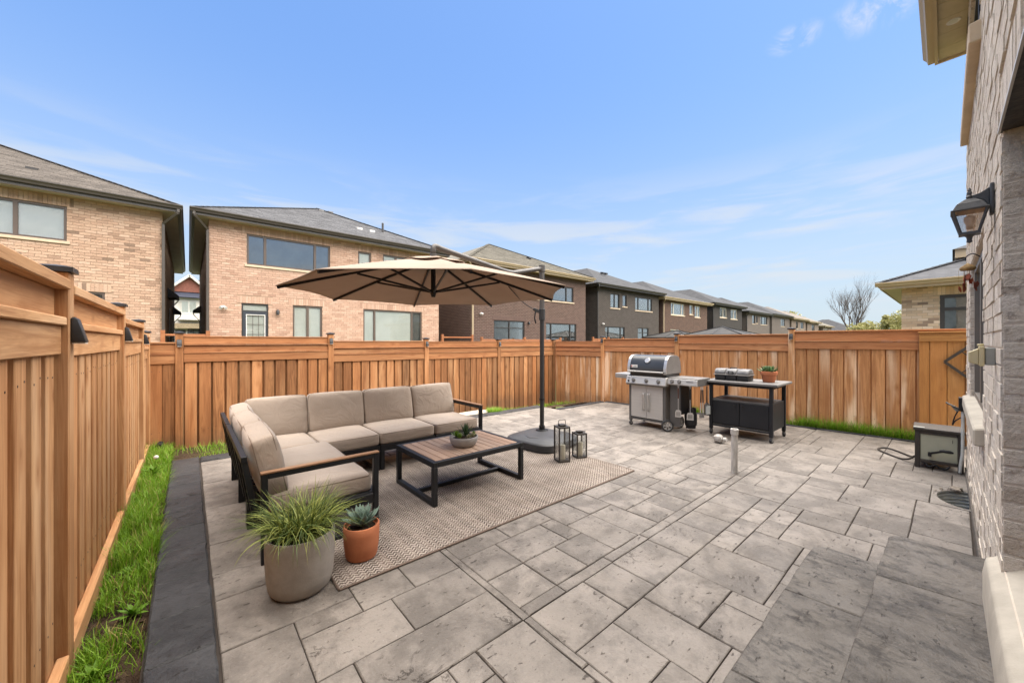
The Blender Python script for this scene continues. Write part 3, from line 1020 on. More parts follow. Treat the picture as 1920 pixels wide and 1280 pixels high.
LX = -0.45 + 0.0405
solar_light((LX, 7.38 - 4.72, 1.495), R(-90), 'big black wedge solar light on the nearest left fence post')
solar_light((LX, 7.38 - 2.78, 1.505), R(-90), 'black wedge solar light on the second left fence post')
solar_light((LX, 7.38 - 0.96, 1.47), R(-90), 'small black solar light on the left fence post just before the corner')
for (X, z, lb) in ((-0.10, 1.43, 'black solar light on the back fence post left of the sofa'), (1.98, 1.46, 'black solar light on the back fence post above the sofa, left of the parasol'),
                   (3.91, 1.40, 'black solar light on the back fence post under the parasol'), (5.92, 1.39, 'black solar light on the back fence post left of the parasol pole')):
    solar_light((X, 7.42 - 0.0405, z), R(180), lb, 0.85)
for (Y, z, lb) in ((5.82, 1.47, 'black solar light on the far fence post left of the grill'), (3.95, 1.51, 'black solar light on the far fence post behind the grill lid'),
                   (1.90, 1.54, 'black solar light on the tall far fence post right of the cart')):
    p = fp0 + fdir * fs(Y)
    nrm = Vector((-fdir.y, fdir.x, 0))
    q = p + nrm * 0.0405
    solar_light((q.x, q.y, z), math.atan2(nrm.y, nrm.x) - R(90), lb, 0.85)

# ------------------------------------------------------------------ houses
BR = {}


def tones(key, lst, **kw):
    BR[key] = (brickmat(key + '_brick', lst, False, **kw), brickmat(key + '_brickwork', lst, True, **kw))


tones('tan', [(5, (0.50, 0.34, 0.24)), (4, (0.47, 0.31, 0.217)), (3, (0.53, 0.37, 0.268)), (1.0, (0.37, 0.242, 0.168)), (0.4, (0.25, 0.17, 0.12))], dirt=0.35, dirtcol=(0.25, 0.17, 0.115), rand=0.06, bmp=0.9, bscale=30)
tones('rose', [(5, (0.51, 0.335, 0.245)), (4, (0.48, 0.31, 0.225)), (3, (0.545, 0.37, 0.275)), (0.8, (0.42, 0.262, 0.188))], dirt=0.25, dirtcol=(0.24, 0.155, 0.11), rand=0.07, bmp=0.9, bscale=30)
tones('own', [(5, (0.69, 0.615, 0.515)), (4, (0.65, 0.575, 0.48)), (3, (0.73, 0.66, 0.565)), (1, (0.58, 0.50, 0.41))], dirt=0.9, dirtcol=(0.22, 0.165, 0.125), rand=0.05, bmp=1.0, bscale=30)
tones('buff', [(5, (0.56, 0.43, 0.30)), (4, (0.50, 0.37, 0.255)), (3, (0.60, 0.48, 0.36)), (1, (0.30, 0.22, 0.16))], dirt=0.3, dirtcol=(0.2, 0.15, 0.11))
M['mortar_tan'] = plain('mortar_tan', (0.40, 0.285, 0.20), (0.34, 0.24, 0.17), 8, 0.95)
M['mortar_own'] = plain('mortar_pale', (0.68, 0.59, 0.49), (0.60, 0.52, 0.43), 20, 0.95, 0, 0.2, 0.6, 60)
M['mortar_buff'] = plain('mortar_buff', (0.44, 0.37, 0.28), (0.38, 0.32, 0.24), 8, 0.95)


def grid_wall(b, u0, u1, z0, z1, openings, y0, y1):
    """wall slab in local x/z with rectangular openings, thickness y0..y1"""
    us = sorted({u0, u1} | {o[0] for o in openings} | {o[1] for o in openings})
    for i in range(len(us) - 1):
        a, c = us[i], us[i + 1]
        if c <= u0 or a >= u1: continue
        m = (a + c) / 2
        segs = [(z0, z1)]
        for o in openings:
            if o[0] < m < o[1]:
                ns = []
                for (p, q) in segs:
                    if o[3] <= p or o[2] >= q: ns.append((p, q)); continue
                    if o[2] > p: ns.append((p, o[2]))
                    if o[3] < q: ns.append((o[3], q))
                segs = ns
        for (p, q) in segs:
            b.box(a, c, y0, y1, p, q)


def lay_bricks(parent, mats, u0, u1, z0, z1, openings, y, campos, zvis, vis, limit=300, bl=0.21, rh=0.077, joint=0.009, soldiers=(), sgn=-1, depth=0.05):
    """running bond in the local x/z plane at local y ; sgn -1 faces -y"""
    rows = []
    r0 = 0
    z = z0
    allb = []
    for o in soldiers:
        u = o[0]
        while u < o[1] - 0.03:
            allb.append((u, min(u + rh - joint, o[1]), o[2], o[3]))
            u += rh
    blocked = list(openings) + [(o[0] - joint, o[1], o[2] - joint, o[3] + joint) for o in soldiers]
    while z < z1 - 0.02:
        zt = min(z + rh - joint, z1)
        iv = [(u0, u1)]
        for o in blocked:
            if o[2] < zt - 0.012 and o[3] > z + 0.012:
                ns = []
                for (a, c) in iv:
                    if o[1] <= a or o[0] >= c: ns.append((a, c)); continue
                    if o[0] > a: ns.append((a, o[0]))
                    if o[1] < c: ns.append((o[1] + (joint if o in soldiers else 0), c))
                iv = ns
        off = (0.5 if r0 % 2 else 0.0) * bl + rnd.uniform(-0.01, 0.01)
        for (a, c) in iv:
            k = math.floor((a - u0 - off) / bl)
            u = u0 + off + k * bl
            while u < c:
                p, q = max(u, a), min(u + bl - joint, c)
                if q - p > 0.035: allb.append((p, q, z, zt))
                u += bl
        r0 += 1
        z += rh
    cp = Vector(campos)

    def key(bk):
        c = Vector(((bk[0] + bk[1]) / 2, y, (bk[2] + bk[3]) / 2))
        return (c - cp).length + (0 if (bk[2] > zvis and vis((bk[0] + bk[1]) / 2, bk[2])) else 1000)
    allb.sort(key=key)
    cache = {}
    sb = MB()
    for i, (p, q, a, c) in enumerate(allb):
        w, h = round(q - p, 2), round(c - a, 3)
        jy = rnd.uniform(-0.004, 0.004) * 0.8
        if i < limit and key((p, q, a, c)) < 1000:
            kk = (w, h)
            if kk not in cache:
                me = MB().box(-w / 2, w / 2, 0, depth, -h / 2, h / 2).mesh('brick', 0, fix=False)
                me.materials.append(mats[0])
                cache[kk] = me
            if sgn > 0:
                link('brick', cache[kk], parent, ((p + q) / 2, y + jy - depth, (a + c) / 2))
            else:
                link('brick', cache[kk], parent, ((p + q) / 2, y + jy, (a + c) / 2))
        else:
            if sgn > 0: sb.box(p, q, y + jy - depth, y + jy, a, c)
            else: sb.box(p, q, y + jy, y + jy + depth, a, c)
    if sb.v:
        stuff(sb.build('brickwork', mats[1], parent, fix=False))


def window(parent, u0, u1, z0, z1, y, splits, fm, glass, back, sill=True, bars=0.055, sgn=1, sillmat=None, name='window', transom=None, mull=()):
    """frame with mullions at fractions, panes, a blind or room behind; sgn +1: recess goes +y"""
    s = sgn
    f = MB()
    f.box(u0, u1, y + s * 0.03, y + s * 0.10, z1 - bars, z1)
    f.box(u0, u1, y + s * 0.03, y + s * 0.10, z0, z0 + bars)
    f.box(u0, u0 + bars, y + s * 0.03, y + s * 0.10, z0 + bars, z1 - bars)
    f.box(u1 - bars, u1, y + s * 0.03, y + s * 0.10, z0 + bars, z1 - bars)
    cuts = [u0 + bars] + [u0 + (u1 - u0) * q for q in splits] + [u1 - bars]
    for q in cuts[1:-1]:
        f.box(q - bars * 0.7, q + bars * 0.7, y + s * 0.028, y + s * 0.10, z0 + bars, z1 - bars)
    zt = z1 - bars
    if transom:
        f.box(u0 + bars, u1 - bars, y + s * 0.029, y + s * 0.10, transom - bars * 0.5, transom + bars * 0.5)
    o = f.build(name, fm, parent, fix=True)
    for i in range(len(cuts) - 1):
        a = cuts[i] + (bars * 0.7 if i else 0)
        c = cuts[i + 1] - (bars * 0.7 if i < len(cuts) - 2 else 0)
        zs = [(z0 + bars, z1 - bars)] if not transom else [(z0 + bars, transom - bars * 0.5), (transom + bars * 0.5, z1 - bars)]
        for (p, q) in zs:
            MB().box(a, c, y + s * 0.062, y + s * 0.066, p, q).build('pane', glass[i % len(glass)] if isinstance(glass, list) else glass, o)
        bm = back[i % len(back)] if isinstance(back, list) else back
        if bm is not None:
            MB().box(a, c, y + s * 0.076, y + s * 0.080, z0 + bars, z1 - bars).build('blind', bm, o)  # blinds where present; elsewhere a sheet coloured dark as an unlit room
    if sill:
        MB().box(u0 - 0.06, u1 + 0.06, y - s * 0.035, y + s * 0.06, z0 - 0.075, z0 - 0.001).build('sill', sillmat or M['sillstone'], o, bevel=0.006, seg=1)
    return o


def shingle_plane(b, P, ux, up, L, width_at, x_at, h=0.145, tab=0.30, thick=0.010, jitter=0.004):
    """courses of tabs; P eave origin, ux along eave, up along slope, width_at(s)->(a,c)"""
    nrm = ux.cross(up).normalized()
    n = int(L / h)
    for i in range(n):
        s0 = i * h
        a, c = width_at(s0 + h * 0.5)
        off = (0.5 * tab if i % 2 else 0) + rnd.uniform(-0.04, 0.04)
        k = math.floor((a - off) / tab)
        u = off + k * tab
        while u < c:
            p, q = max(u + 0.004, a), min(u + tab - 0.004, c)
            u += tab
            if q - p < 0.03: continue
            t = thick + rnd.uniform(0, jitter)
            e = h + 0.015
            v = [P + ux * p + up * s0 + nrm * t, P + ux * q + up * s0 + nrm * t, P + ux * q + up * (s0 + e) + nrm * 0.003, P + ux * p + up * (s0 + e) + nrm * 0.003,
                 P + ux * p + up * s0, P + ux * q + up * s0]
            b.add(v, [(0, 1, 2, 3), (4, 5, 1, 0), (4, 0, 3), (5, 2, 1)])


PITCH = 0.48


def hip_roof(parent, x0, x1, y0, y1, ze, roofm, shingles=None, name='roof', pitch=PITCH, planes=('front',)):
    """hip roof on the eave rectangle, ridge along the longer side"""
    Wd, Dp = x1 - x0, y1 - y0
    hw = min(Wd, Dp) / 2
    h = pitch * hw
    if Wd <= Dp:
        r0, r1 = ((x0 + x1) / 2, y0 + hw, ze + h), ((x0 + x1) / 2, y1 - hw, ze + h)
        fsx = [(0, 1, 4), (1, 2, 5, 4), (2, 3, 5), (3, 0, 4, 5), (3, 2, 1, 0)]
    else:
        r0, r1 = (x0 + hw, (y0 + y1) / 2, ze + h), (x1 - hw, (y0 + y1) / 2, ze + h)
        fsx = [(0, 1, 5, 4), (1, 2, 5), (2, 3, 4, 5), (3, 0, 4), (3, 2, 1, 0)]
    b = MB().add([(x0, y0, ze), (x1, y0, ze), (x1, y1, ze), (x0, y1, ze), r0, r1], fsx)
    ro = b.build(name, roofm, parent)
    if shingles:
        sb = MB()
        sl = math.sqrt(1 + pitch * pitch)
        if Wd <= Dp:
            if 'front' in planes:
                shingle_plane(sb, Vector((x0, y0, ze)), Vector((1, 0, 0)), Vector((0, 1, pitch)).normalized(), hw * sl, lambda s: (s / sl, Wd - s / sl), None)
            if 'left' in planes:
                shingle_plane(sb, Vector((x0, y1, ze)), Vector((0, -1, 0)), Vector((1, 0, pitch)).normalized(), hw * sl, lambda s: (s / sl, Dp - s / sl), None)
        else:
            if 'left' in planes:
                shingle_plane(sb, Vector((x0, y1, ze)), Vector((0, -1, 0)), Vector((1, 0, pitch)).normalized(), hw * sl, lambda s: (s / sl, Dp - s / sl), None)
        stuff(sb.build('shingle', shingles, ro, fix=False))
        # hip caps
        cb = MB()
        for (ca, rb) in (((x0, y0, ze), r0), ((x1, y0, ze), r0 if Wd <= Dp else r1)):
            A, B2 = Vector(ca), Vector(rb)
            n = int((B2 - A).length / 0.2)
            for k in range(n):
                p, q = A.lerp(B2, k / n), A.lerp(B2, min(1, (k + 1.15) / n))
                cb.bar(p + Vector((0, 0, 0.022)), q + Vector((0, 0, 0.012)), 0.2, 0.016)
        stuff(cb.build('hip_cap', shingles, ro, fix=False))
    return ro


def eaves(parent, x0, x1, y0, y1, ov, ze, gm, sm, gut=True):
    """soffit, fascia and gutter round a rectangular wall plan"""
    a0, a1, b0, b1 = x0 - ov, x1 + ov, y0 - ov, y1 + ov
    f = MB()
    f.box(a0, a1, b0, b0 + 0.025, ze - 0.17, ze + 0.03)
    f.box(a0, a1, b1 - 0.025, b1, ze - 0.17, ze + 0.03)
    f.box(a0, a0 + 0.025, b0 + 0.026, b1 - 0.026, ze - 0.17, ze + 0.03)
    f.box(a1 - 0.025, a1, b0 + 0.026, b1 - 0.026, ze - 0.17, ze + 0.03)
    f.build('fascia', gm, parent)
    s = MB()
    s.box(a0 + 0.026, a1 - 0.026, b0 + 0.026, y0 - 0.002, ze - 0.15, ze - 0.135)
    s.box(a0 + 0.026, a1 - 0.026, y1 + 0.002, b1 - 0.026, ze - 0.15, ze - 0.135)
    s.box(a0 + 0.026, x0 - 0.002, y0 - 0.001, y1, ze - 0.15, ze - 0.135)
    s.box(x1 + 0.002, a1 - 0.026, y0 - 0.001, y1, ze - 0.15, ze - 0.135)
    s.build('soffit', sm, parent)
    if gut:
        prof = [(0, -0.115), (-0.055, -0.115), (-0.07, -0.07), (-0.105, -0.03), (-0.105, 0.0), (0, 0.0)]
        MB().prism([(b0 - 0.001 + p[0], ze + 0.028 + p[1]) for p in prof], 'x', a0 - 0.1, a1 + 0.1).build('gutter', gm, parent)
        MB().prism([(a0 - 0.001 + p[0], ze + 0.027 + p[1]) for p in prof], 'y', b0 + 0.0, b1).build('gutter', gm, parent)
        MB().prism([(a1 + 0.001 - p[0], ze + 0.027 + p[1]) for p in prof], 'y', b0 + 0.0, b1).build('gutter', gm, parent)


def downspout(parent, pts, mat, w=0.07):
    b = MB()
    for p, q in zip(pts[:-1], pts[1:]):
        b.bar(p, q, w, w, (0, 1, 0.01))
    return b.build('downspout', mat, parent, bevel=0.01, seg=1)


def house(label, x0, x1, y0, depth, ze, wallm, roofm, gm, sm, wins=(), bricks=None, mortar=None, shingles=None, ov=0.36, zb=-0.45, solds=True,
          name='brick_house', left_dsp=None, right_dsp=None, planes=('front',), vis=None, frontroof=None, soldm=None):
    t = thing(name, label, 'house', (x0, y0, zb), 0)
    W_ = x1 - x0
    H = ze - zb
    ops = [(w['u'][0] - x0, w['u'][1] - x0, w['z'][0] - zb, w['z'][1] - zb) for w in wins]
    b = MB()
    front = 0.011 if bricks else 0.0
    grid_wall(b, 0, W_, 0, H - 0.14, ops, front, 0.16)
    b.box(0, W_, 0.16, depth, 0, H - 0.14)
    b.build('wall', mortar if bricks else wallm, t, fix=True)
    if bricks:
        # sides keep the brick pattern
        MB().box(-0.012, -0.001, 0.0, depth, 0, H - 0.14).build('side_wall', wallm, t)
        MB().box(W_ + 0.001, W_ + 0.012, 0.0, depth, 0, H - 0.14).build('side_wall', wallm, t)
    so = []
    for w, o in zip(wins, ops):
        if w.get('soldier', True):
            ztop = min(o[3] + 0.225, H - 0.16)
            so.append((o[0] - 0.12, o[1] + 0.12, o[3] + 0.006, ztop))
    if bricks:
        lay_bricks(t, bricks, 0, W_, 0.0, H - 0.15, ops, 0.0, (-x0, -y0, 1.5 - zb), 1.55 - zb, vis or (lambda u, z: True), soldiers=so)
    else:
        for s in so:
            if s[3] - s[2] > 0.05:
                MB().box(s[0], s[1], -0.008, 0.001, s[2], s[3]).build('brick_lintel', soldm or wallm, t)
    for w, o in zip(wins, ops):
        window(t, o[0], o[1], o[2], o[3], 0.0, w.get('splits', []), w.get('frame', M['winbrown']), w.get('glass', M['glass']), w.get('back', M['blind']), w.get('sill', True),
               w.get('bars', 0.055), transom=(w['transom'] - zb) if 'transom' in w else None)
    eaves(t, 0, W_, 0, depth, ov, H, gm, sm)
    hip_roof(t, -ov - 0.02, W_ + ov + 0.02, -ov - 0.02, depth + ov + 0.02, H + 0.031, roofm, shingles, planes=planes)
    if frontroof:
        fz = frontroof
        hip_roof(t, -ov, W_ + ov, 6.6, 16.5, ze + fz - zb, roofm, None, 'upper_roof', 0.66)
    if left_dsp is not None:
        downspout(t, [(-ov, -ov - 0.05, H - 0.1), (-ov, -ov - 0.05, H - 0.2), (left_dsp, -0.06, H - 0.5), (left_dsp, -0.06, 0.2)], gm)
    if right_dsp is not None:
        downspout(t, [(W_ + ov, -ov - 0.05, H - 0.1), (W_ + ov, -ov - 0.05, H - 0.2), (W_ + right_dsp, -0.06, H - 0.5), (W_ + right_dsp, -0.06, 0.2)], gm)
    return t


def roof_vent(parent, lx, ly, z, mat, kind='box'):
    if kind == 'box':
        MB().prism([(-0.12, -0.05), (-0.12, 0.05), (0.10, 0.10), (0.13, 0.07), (0.13, -0.05)], 'x', -0.10, 0.10).build('roof_vent', mat, parent, (lx, ly, z))
    else:
        MB().tube([(0, 0, -0.1), (0, 0, 0.42)], 0.045, 10).build('vent_pipe', mat, parent, (lx, ly, z), smooth=40)


def wall_fixture(parent, lx, z, mat, kind='lamp'):
    if kind == 'lamp':
        b = MB().lathe([(0.0, 0.0), (0.05, 0.01), (0.055, 0.12), (0.03, 0.17), (0.0, 0.19)], 10, (0, -0.09, 0))
        b.box(-0.035, 0.035, -0.05, 0.0, 0.06, 0.16)
    else:
        b = MB().tube([(0, 0, 0), (0, -0.09, 0.03)], 0.035, 8).tube([(-0.07, -0.15, -0.02), (-0.02, -0.07, 0.03)], [0.05, 0.03], 10).tube([(0.07, -0.15, -0.02), (0.02, -0.07, 0.03)], [0.05, 0.03], 10)
    b.build('wall_light', mat, parent, (lx, -0.001, z), smooth=40)


RF = {k: roofpattern('shingle_' + k, a, c) for k, a, c in (('brown', (0.14, 0.122, 0.105), (0.11, 0.096, 0.083)), ('grey', (0.082, 0.084, 0.09), (0.06, 0.062, 0.067)),
                                                         ('olive', (0.15, 0.138, 0.112), (0.115, 0.106, 0.087)), ('dark', (0.056, 0.057, 0.06), (0.042, 0.043, 0.046)),
                                                         ('taupe', (0.17, 0.15, 0.13), (0.13, 0.115, 0.10)))}


def shinglemat(name, a, c):
    m = plain(name, a, c, 30, 0.92, 0, 0.15, 0.4, 90, 0.22, True)
    return m


SH = {'brown': shinglemat('brown_shingle', (0.125, 0.109, 0.094), (0.088, 0.077, 0.067)), 'grey': shinglemat('grey_shingle', (0.12, 0.12, 0.124), (0.08, 0.081, 0.086)),
      'olive': shinglemat('olive_shingle', (0.128, 0.118, 0.096), (0.095, 0.088, 0.072))}

GM, GD, BL, BD, RM = M['glass'], M['glass_mirror'], M['blind'], M['blind_dim'], M['room']
h1 = house('tan brick house at the far left with a weathered brown shingle roof', -8.7, -0.58, 15.0, 12.5, 5.42, brickpattern('tan_side', (0.40, 0.28, 0.18), (0.34, 0.235, 0.15), (0.30, 0.23, 0.16)), RF['brown'], M['gutter'], M['soffit'],
           [dict(u=(-4.60, -2.40), z=(4.10, 5.0), splits=[0.26, 0.62], glass=M['glass_half'], back=[BL, BL, BL], frame=M['winbrown']),
            dict(u=(-4.4, -1.72), z=(1.4, 2.83), splits=[0.5], glass=GM, back=RM)],
           BR['tan'], M['mortar_tan'], SH['brown'], right_dsp=0.03, vis=lambda u, z: u > 4.4)
h2 = house('rosy tan brick house behind the parasol with grey shingle roof and brown framed windows', 0.49, 8.52, 15.0, 12.5, 5.45, brickpattern('rose_side', (0.36, 0.24, 0.17), (0.31, 0.20, 0.14), (0.28, 0.21, 0.16)), RF['grey'], M['gutter'], M['soffit'],
           [dict(u=(1.45, 3.99), z=(4.02, 5.02), splits=[0.20, 0.80], glass=GD, back=[BD, BD, BD]),
            dict(u=(5.0, 5.5), z=(3.98, 5.0), glass=GM, back=BL), dict(u=(5.98, 7.1), z=(3.98, 5.03), splits=[0.5], glass=GM, back=BL),
            dict(u=(1.31, 2.05), z=(0.55, 2.75), frame=M['winblack'], glass=GM, back=BL, sill=False, transom=2.5, bars=0.045),
            dict(u=(2.77, 3.72), z=(0.6, 2.77), splits=[0.5], glass=GM, back=BL, sill=False),
            dict(u=(5.2, 7.7), z=(0.6, 2.77), splits=[0.18, 0.82], glass=GM, back=[BL, BL, BD], sill=False)],
           BR['rose'], M['mortar_tan'], SH['grey'], left_dsp=-0.04, frontroof=1.15)
# glazed garden door inside the frame of the second house
dr = MB()
dr.box(0.865, 0.94, 0.02, 0.055, 1.0, 2.93).box(1.475, 1.515, 0.02, 0.055, 1.0, 2.93).box(0.94, 1.475, 0.02, 0.055, 2.84, 2.93).box(0.94, 1.475, 0.02, 0.055, 1.0, 1.2)
dro = dr.build('door', plain('navy_door', (0.035, 0.042, 0.055), None, 4, 0.45), h2)
gb = MB()
gb.box(0.941, 0.965, 0.012, 0.05, 1.2, 2.839).box(1.45, 1.474, 0.012, 0.05, 1.2, 2.839).box(0.965, 1.45, 0.012, 0.05, 2.815, 2.839)
gb2 = MB()
for k in (1, 2):
    gb2.box(0.965 + 0.485 * k / 3 - 0.005, 0.965 + 0.485 * k / 3 + 0.005, 0.03, 0.045, 1.2, 2.815)
for k in range(1, 5):
    gb2.box(0.965, 1.45, 0.031, 0.044, 1.2 + k * 0.33 - 0.005, 1.2 + k * 0.33 + 0.005)
gb.build('glazing_frame', M['whiteplastic'], dro)
gb2.build('muntin', M['winbrown'], dro)
MB().lathe([(0.0, 0), (0.03, 0.005), (0.03, 0.02), (0.0, 0.03)], 10).build('handle', M['chrome'], dro, (1.495, 0.005, 2.0), (R(90), 0, 0))
roof_vent(h2, 4.9, 1.05, 6.60, M['whiteplastic'])
roof_vent(h2, 5.4, 1.0, 6.58, M['whiteplastic'])
roof_vent(h2, 6.0, 1.3, 6.72, M['gutter_dark'], 'pipe')
roof_vent(h2, 4.1, 3.75, 7.88, M['castgrey'])
roof_vent(h2, 4.5, 3.75, 7.88, M['castgrey'])
roof_vent(h1, 5.55, 0.95, 6.50, M['winblack'])
wall_fixture(h2, 0.34, 3.02, M['whiteplastic'], 'flood')
wall_fixture(h2, 1.82, 2.85, M['winblack'])

BROWN = brickpattern('brown_brick_wall', (0.118, 0.071, 0.055), (0.085, 0.052, 0.041), (0.185, 0.14, 0.115))
CHAR = brickpattern('charcoal_brick_wall', (0.070, 0.058, 0.050), (0.050, 0.042, 0.036), (0.12, 0.104, 0.09))
REDB = brickpattern('red_brown_brick_wall', (0.115, 0.064, 0.045), (0.07, 0.042, 0.031), (0.15, 0.112, 0.09))
DARKB = brickpattern('near_black_brick_wall', (0.046, 0.041, 0.037), (0.036, 0.032, 0.03), (0.075, 0.068, 0.062))
GREYB = brickpattern('grey_brick_wall', (0.135, 0.112, 0.096), (0.11, 0.092, 0.08), (0.18, 0.155, 0.135))
TANB = brickpattern('dull_tan_brick_wall', (0.19, 0.146, 0.113), (0.16, 0.122, 0.096), (0.22, 0.18, 0.147))
SOLD = plain('brown_lintel_brick', (0.115, 0.07, 0.055), (0.09, 0.055, 0.043), 9, 0.85)
wb, ww_ = M['winblack'], M['winwhite']
h3 = house('brown brick house with olive shingle roof and tan gutters behind the parasol pole', 10.27, 18.95, 15.0, 12.5, 5.42, BROWN, RF['olive'], M['gutter_tan'], M['gutter_tan'],
           [dict(u=(14.4, 17.78), z=(3.85, 4.75), splits=[0.15, 0.82], frame=wb, glass=GD, back=BD), dict(u=(11.66, 13.75), z=(0.6, 2.58), splits=[0.5], frame=wb, glass=GM, back=RM, sill=False, transom=2.2),
            dict(u=(15.4, 18.05), z=(0.9, 2.55), splits=[0.17, 0.8], frame=wb, glass=GM, back=[RM, RM, RM], sill=False)],
           shingles=SH['olive'], frontroof=0.5, left_dsp=0.06, soldm=SOLD)
wall_fixture(h3, 0.55, 3.3, M['whiteplastic'], 'flood')
wall_fixture(h3, 3.75, 2.85, M['winblack'])
roof_vent(h3, 5.6, 1.9, 7.05, wb)
h4 = house('dark charcoal brick house with dark shingles, third house right of the parasol', 20.16, 28.02, 15.0, 12.5, 5.22, CHAR, RF['dark'], M['gutter_dark'], M['gutter_dark'],
           [dict(u=(21.6, 22.65), z=(3.78, 4.75), splits=[0.5], frame=wb, glass=GD, back=BL), dict(u=(23.05, 23.55), z=(3.95, 4.75), frame=wb, glass=GD, back=BD),
            dict(u=(24.65, 27.0), z=(3.78, 4.75), splits=[0.2, 0.8], frame=wb, glass=GD, back=BL), dict(u=(21.0, 23.3), z=(0.6, 2.5), splits=[0.18, 0.8], frame=wb, glass=GM, back=[RM, BD, RM], sill=False),
            dict(u=(25.0, 26.5), z=(0.5, 2.5), splits=[0.5], frame=wb, glass=GM, back=RM, sill=False, transom=2.15)], left_dsp=-0.04, frontroof=0.3, soldm=CHAR)
wall_fixture(h4, 0.5, 3.1, M['whiteplastic'], 'flood')
roof_vent(h4, 3.6, 2.2, 7.1, wb)
roof_vent(h4, 4.0, 2.2, 7.1, wb)
h5 = house('red brown brick house with cream window frames behind the black pavilion roofs', 28.65, 37.0, 15.0, 12.5, 5.0, REDB, RF['dark'], M['gutter_tan'], M['gutter_tan'],
           [dict(u=(30.0, 32.4), z=(3.7, 4.68), splits=[0.2, 0.8], frame=ww_, glass=GD, back=BL), dict(u=(33.37, 34.0), z=(3.87, 4.7), frame=ww_, glass=GD, back=BL),
            dict(u=(34.4, 35.5), z=(3.68, 4.7), splits=[0.5], frame=ww_, glass=GD, back=BL), dict(u=(29.9, 31.4), z=(0.8, 2.5), splits=[0.5], frame=ww_, glass=GM, back=BD), dict(u=(33.0, 36.3), z=(0.9, 2.3), splits=[0.33, 0.66], frame=ww_, glass=GM, back=BD)],
           left_dsp=0.05, frontroof=0.3, soldm=REDB)
h6 = house('near black brick house with two small cream windows', 38.3, 46.0, 15.0, 12.5, 5.2, DARKB, RF['dark'], M['gutter_dark'], M['gutter_dark'],
           [dict(u=(40.0, 41.7), z=(3.9, 4.88), splits=[0.5], frame=ww_, glass=GD, back=BL), dict(u=(42.8, 44.6), z=(3.84, 4.85), splits=[0.5], frame=ww_, glass=GD, back=BL)], left_dsp=-0.04, frontroof=0.3, soldm=DARKB)
h7 = house('grey brick house with narrow dark windows in the middle of the row', 47.4, 55.6, 15.0, 12.5, 4.88, GREYB, RF['dark'], M['gutter_dark'], M['gutter_dark'],
           [dict(u=(49.3, 50.2), z=(3.55, 4.54), frame=wb, glass=GD, back=BD), dict(u=(50.6, 51.1), z=(3.65, 4.54), frame=wb, glass=GD, back=BD), dict(u=(52.2, 54.6), z=(3.55, 4.5), splits=[0.25, 0.75], frame=wb, glass=GD, back=BL)],
           left_dsp=-0.04, frontroof=0.3, soldm=GREYB)
far_rows = [
    (56.6, 64.6, 15.0, 5.0, GREYB, RF['dark'], 'dull grey brick house with one dark window, right of the narrow windowed one', [(60.4, 62.2)], wb),
    (65.6, 73.6, 15.0, 4.85, TANB, RF['taupe'], 'dull tan brick house with brown roof and two dark windows far down the row', [(68.0, 69.0), (70.6, 72.2)], wb),
    (74.6, 82.4, 15.0, 4.7, TANB, RF['taupe'], 'small looking tan brick house near the far end of the row, one window', [(77.6, 79.4)], wb),
    (83.4, 90.6, 14.6, 4.2, TANB, RF['olive'], 'tan house with pale eaves and bright corner window at the far end of the row', [(84.6, 87.2)], ww_),
]
for (a, c, yy, ze, wm, rm, lb, wl, fr) in far_rows:
    house(lb, a, c, yy, 11.5, ze, wm, rm, M['gutter_tan'] if rm is not RF['dark'] else M['gutter_dark'], M['gutter_tan'],
          [dict(u=q, z=(ze - 1.45, ze - 0.45), splits=[0.5], frame=fr, glass=GD, back=BL) for q in wl], frontroof=0.3, soldm=wm)
house('low house with black roof closest to the bare tree', 92.0, 101.0, 11.5, 10.0, 3.5, TANB, RF['dark'], M['gutter_dark'], M['gutter_dark'],
      [dict(u=(94, 95.5), z=(1.6, 2.8), frame=ww_, glass=GM, back=BD)], soldm=TANB)

# white gabled house across the street, seen through the gap
gh = thing('gabled_house', 'white house with a red shingled gable seen through the gap between the two nearest houses', 'house', (-1.4, 50, -0.45))
siding = plain('white_siding', (0.62, 0.60, 0.54), (0.56, 0.54, 0.48), 3, 0.8)
MB().box(0, 6.0, 0.0, 9, 0, 6.9).box(6.0, 9.0, 1.2, 9, 0, 6.9).build('wall', siding, gh)
MB().prism([(-0.1, 6.9), (3.1, 6.9), (1.5, 8.42)], 'y', -0.12, 3.0).build('gable', plain('red_shake', (0.26, 0.10, 0.07), (0.18, 0.07, 0.05), 9, 0.9, bmp=0.6, bscale=14), gh)
MB().bar((-0.25, -0.3, 6.9), (1.5, -0.3, 8.56), 0.4, 0.2).bar((3.25, -0.3, 6.9), (1.5, -0.3, 8.56), 0.4, 0.2).build('bargeboard', siding, gh)
hip_roof(gh, -0.4, 9.4, 0.2, 9.4, 6.9, RF['grey'], pitch=0.62)
MB().prism([(-0.5, 6.35), (0.0, 6.9), (0.0, 6.3)], 'x', -0.1, 3.3).build('pent_roof', plain('blue_black_roof', (0.03, 0.035, 0.06), None, 6, 0.7), gh)
window(gh, 0.85, 2.05, 4.8, 6.0, -0.12, [0.5], siding, GM, BL, sill=False)
bal = MB().box(0.6, 2.7, -0.75, -0.7, 4.72, 4.78).box(0.6, 2.7, -0.75, 0, 4.1, 4.17)
for k in range(15):
    bal.box(0.62 + k * 0.147, 0.65 + k * 0.147, -0.74, -0.71, 4.17, 4.72)
bal.build('balcony', M['whiteplastic'], gh)
MB().box(0.3, 2.9, -0.6, -0.01, 3.25, 3.75).build('porch_beam', plain('porch_stone', (0.34, 0.27, 0.17), (0.18, 0.14, 0.09), 12, 0.9), gh)
window(gh, 1.35, 2.25, 0.6, 3.2, -0.12, [0.5], M['winblack'], GM, BD, sill=False)
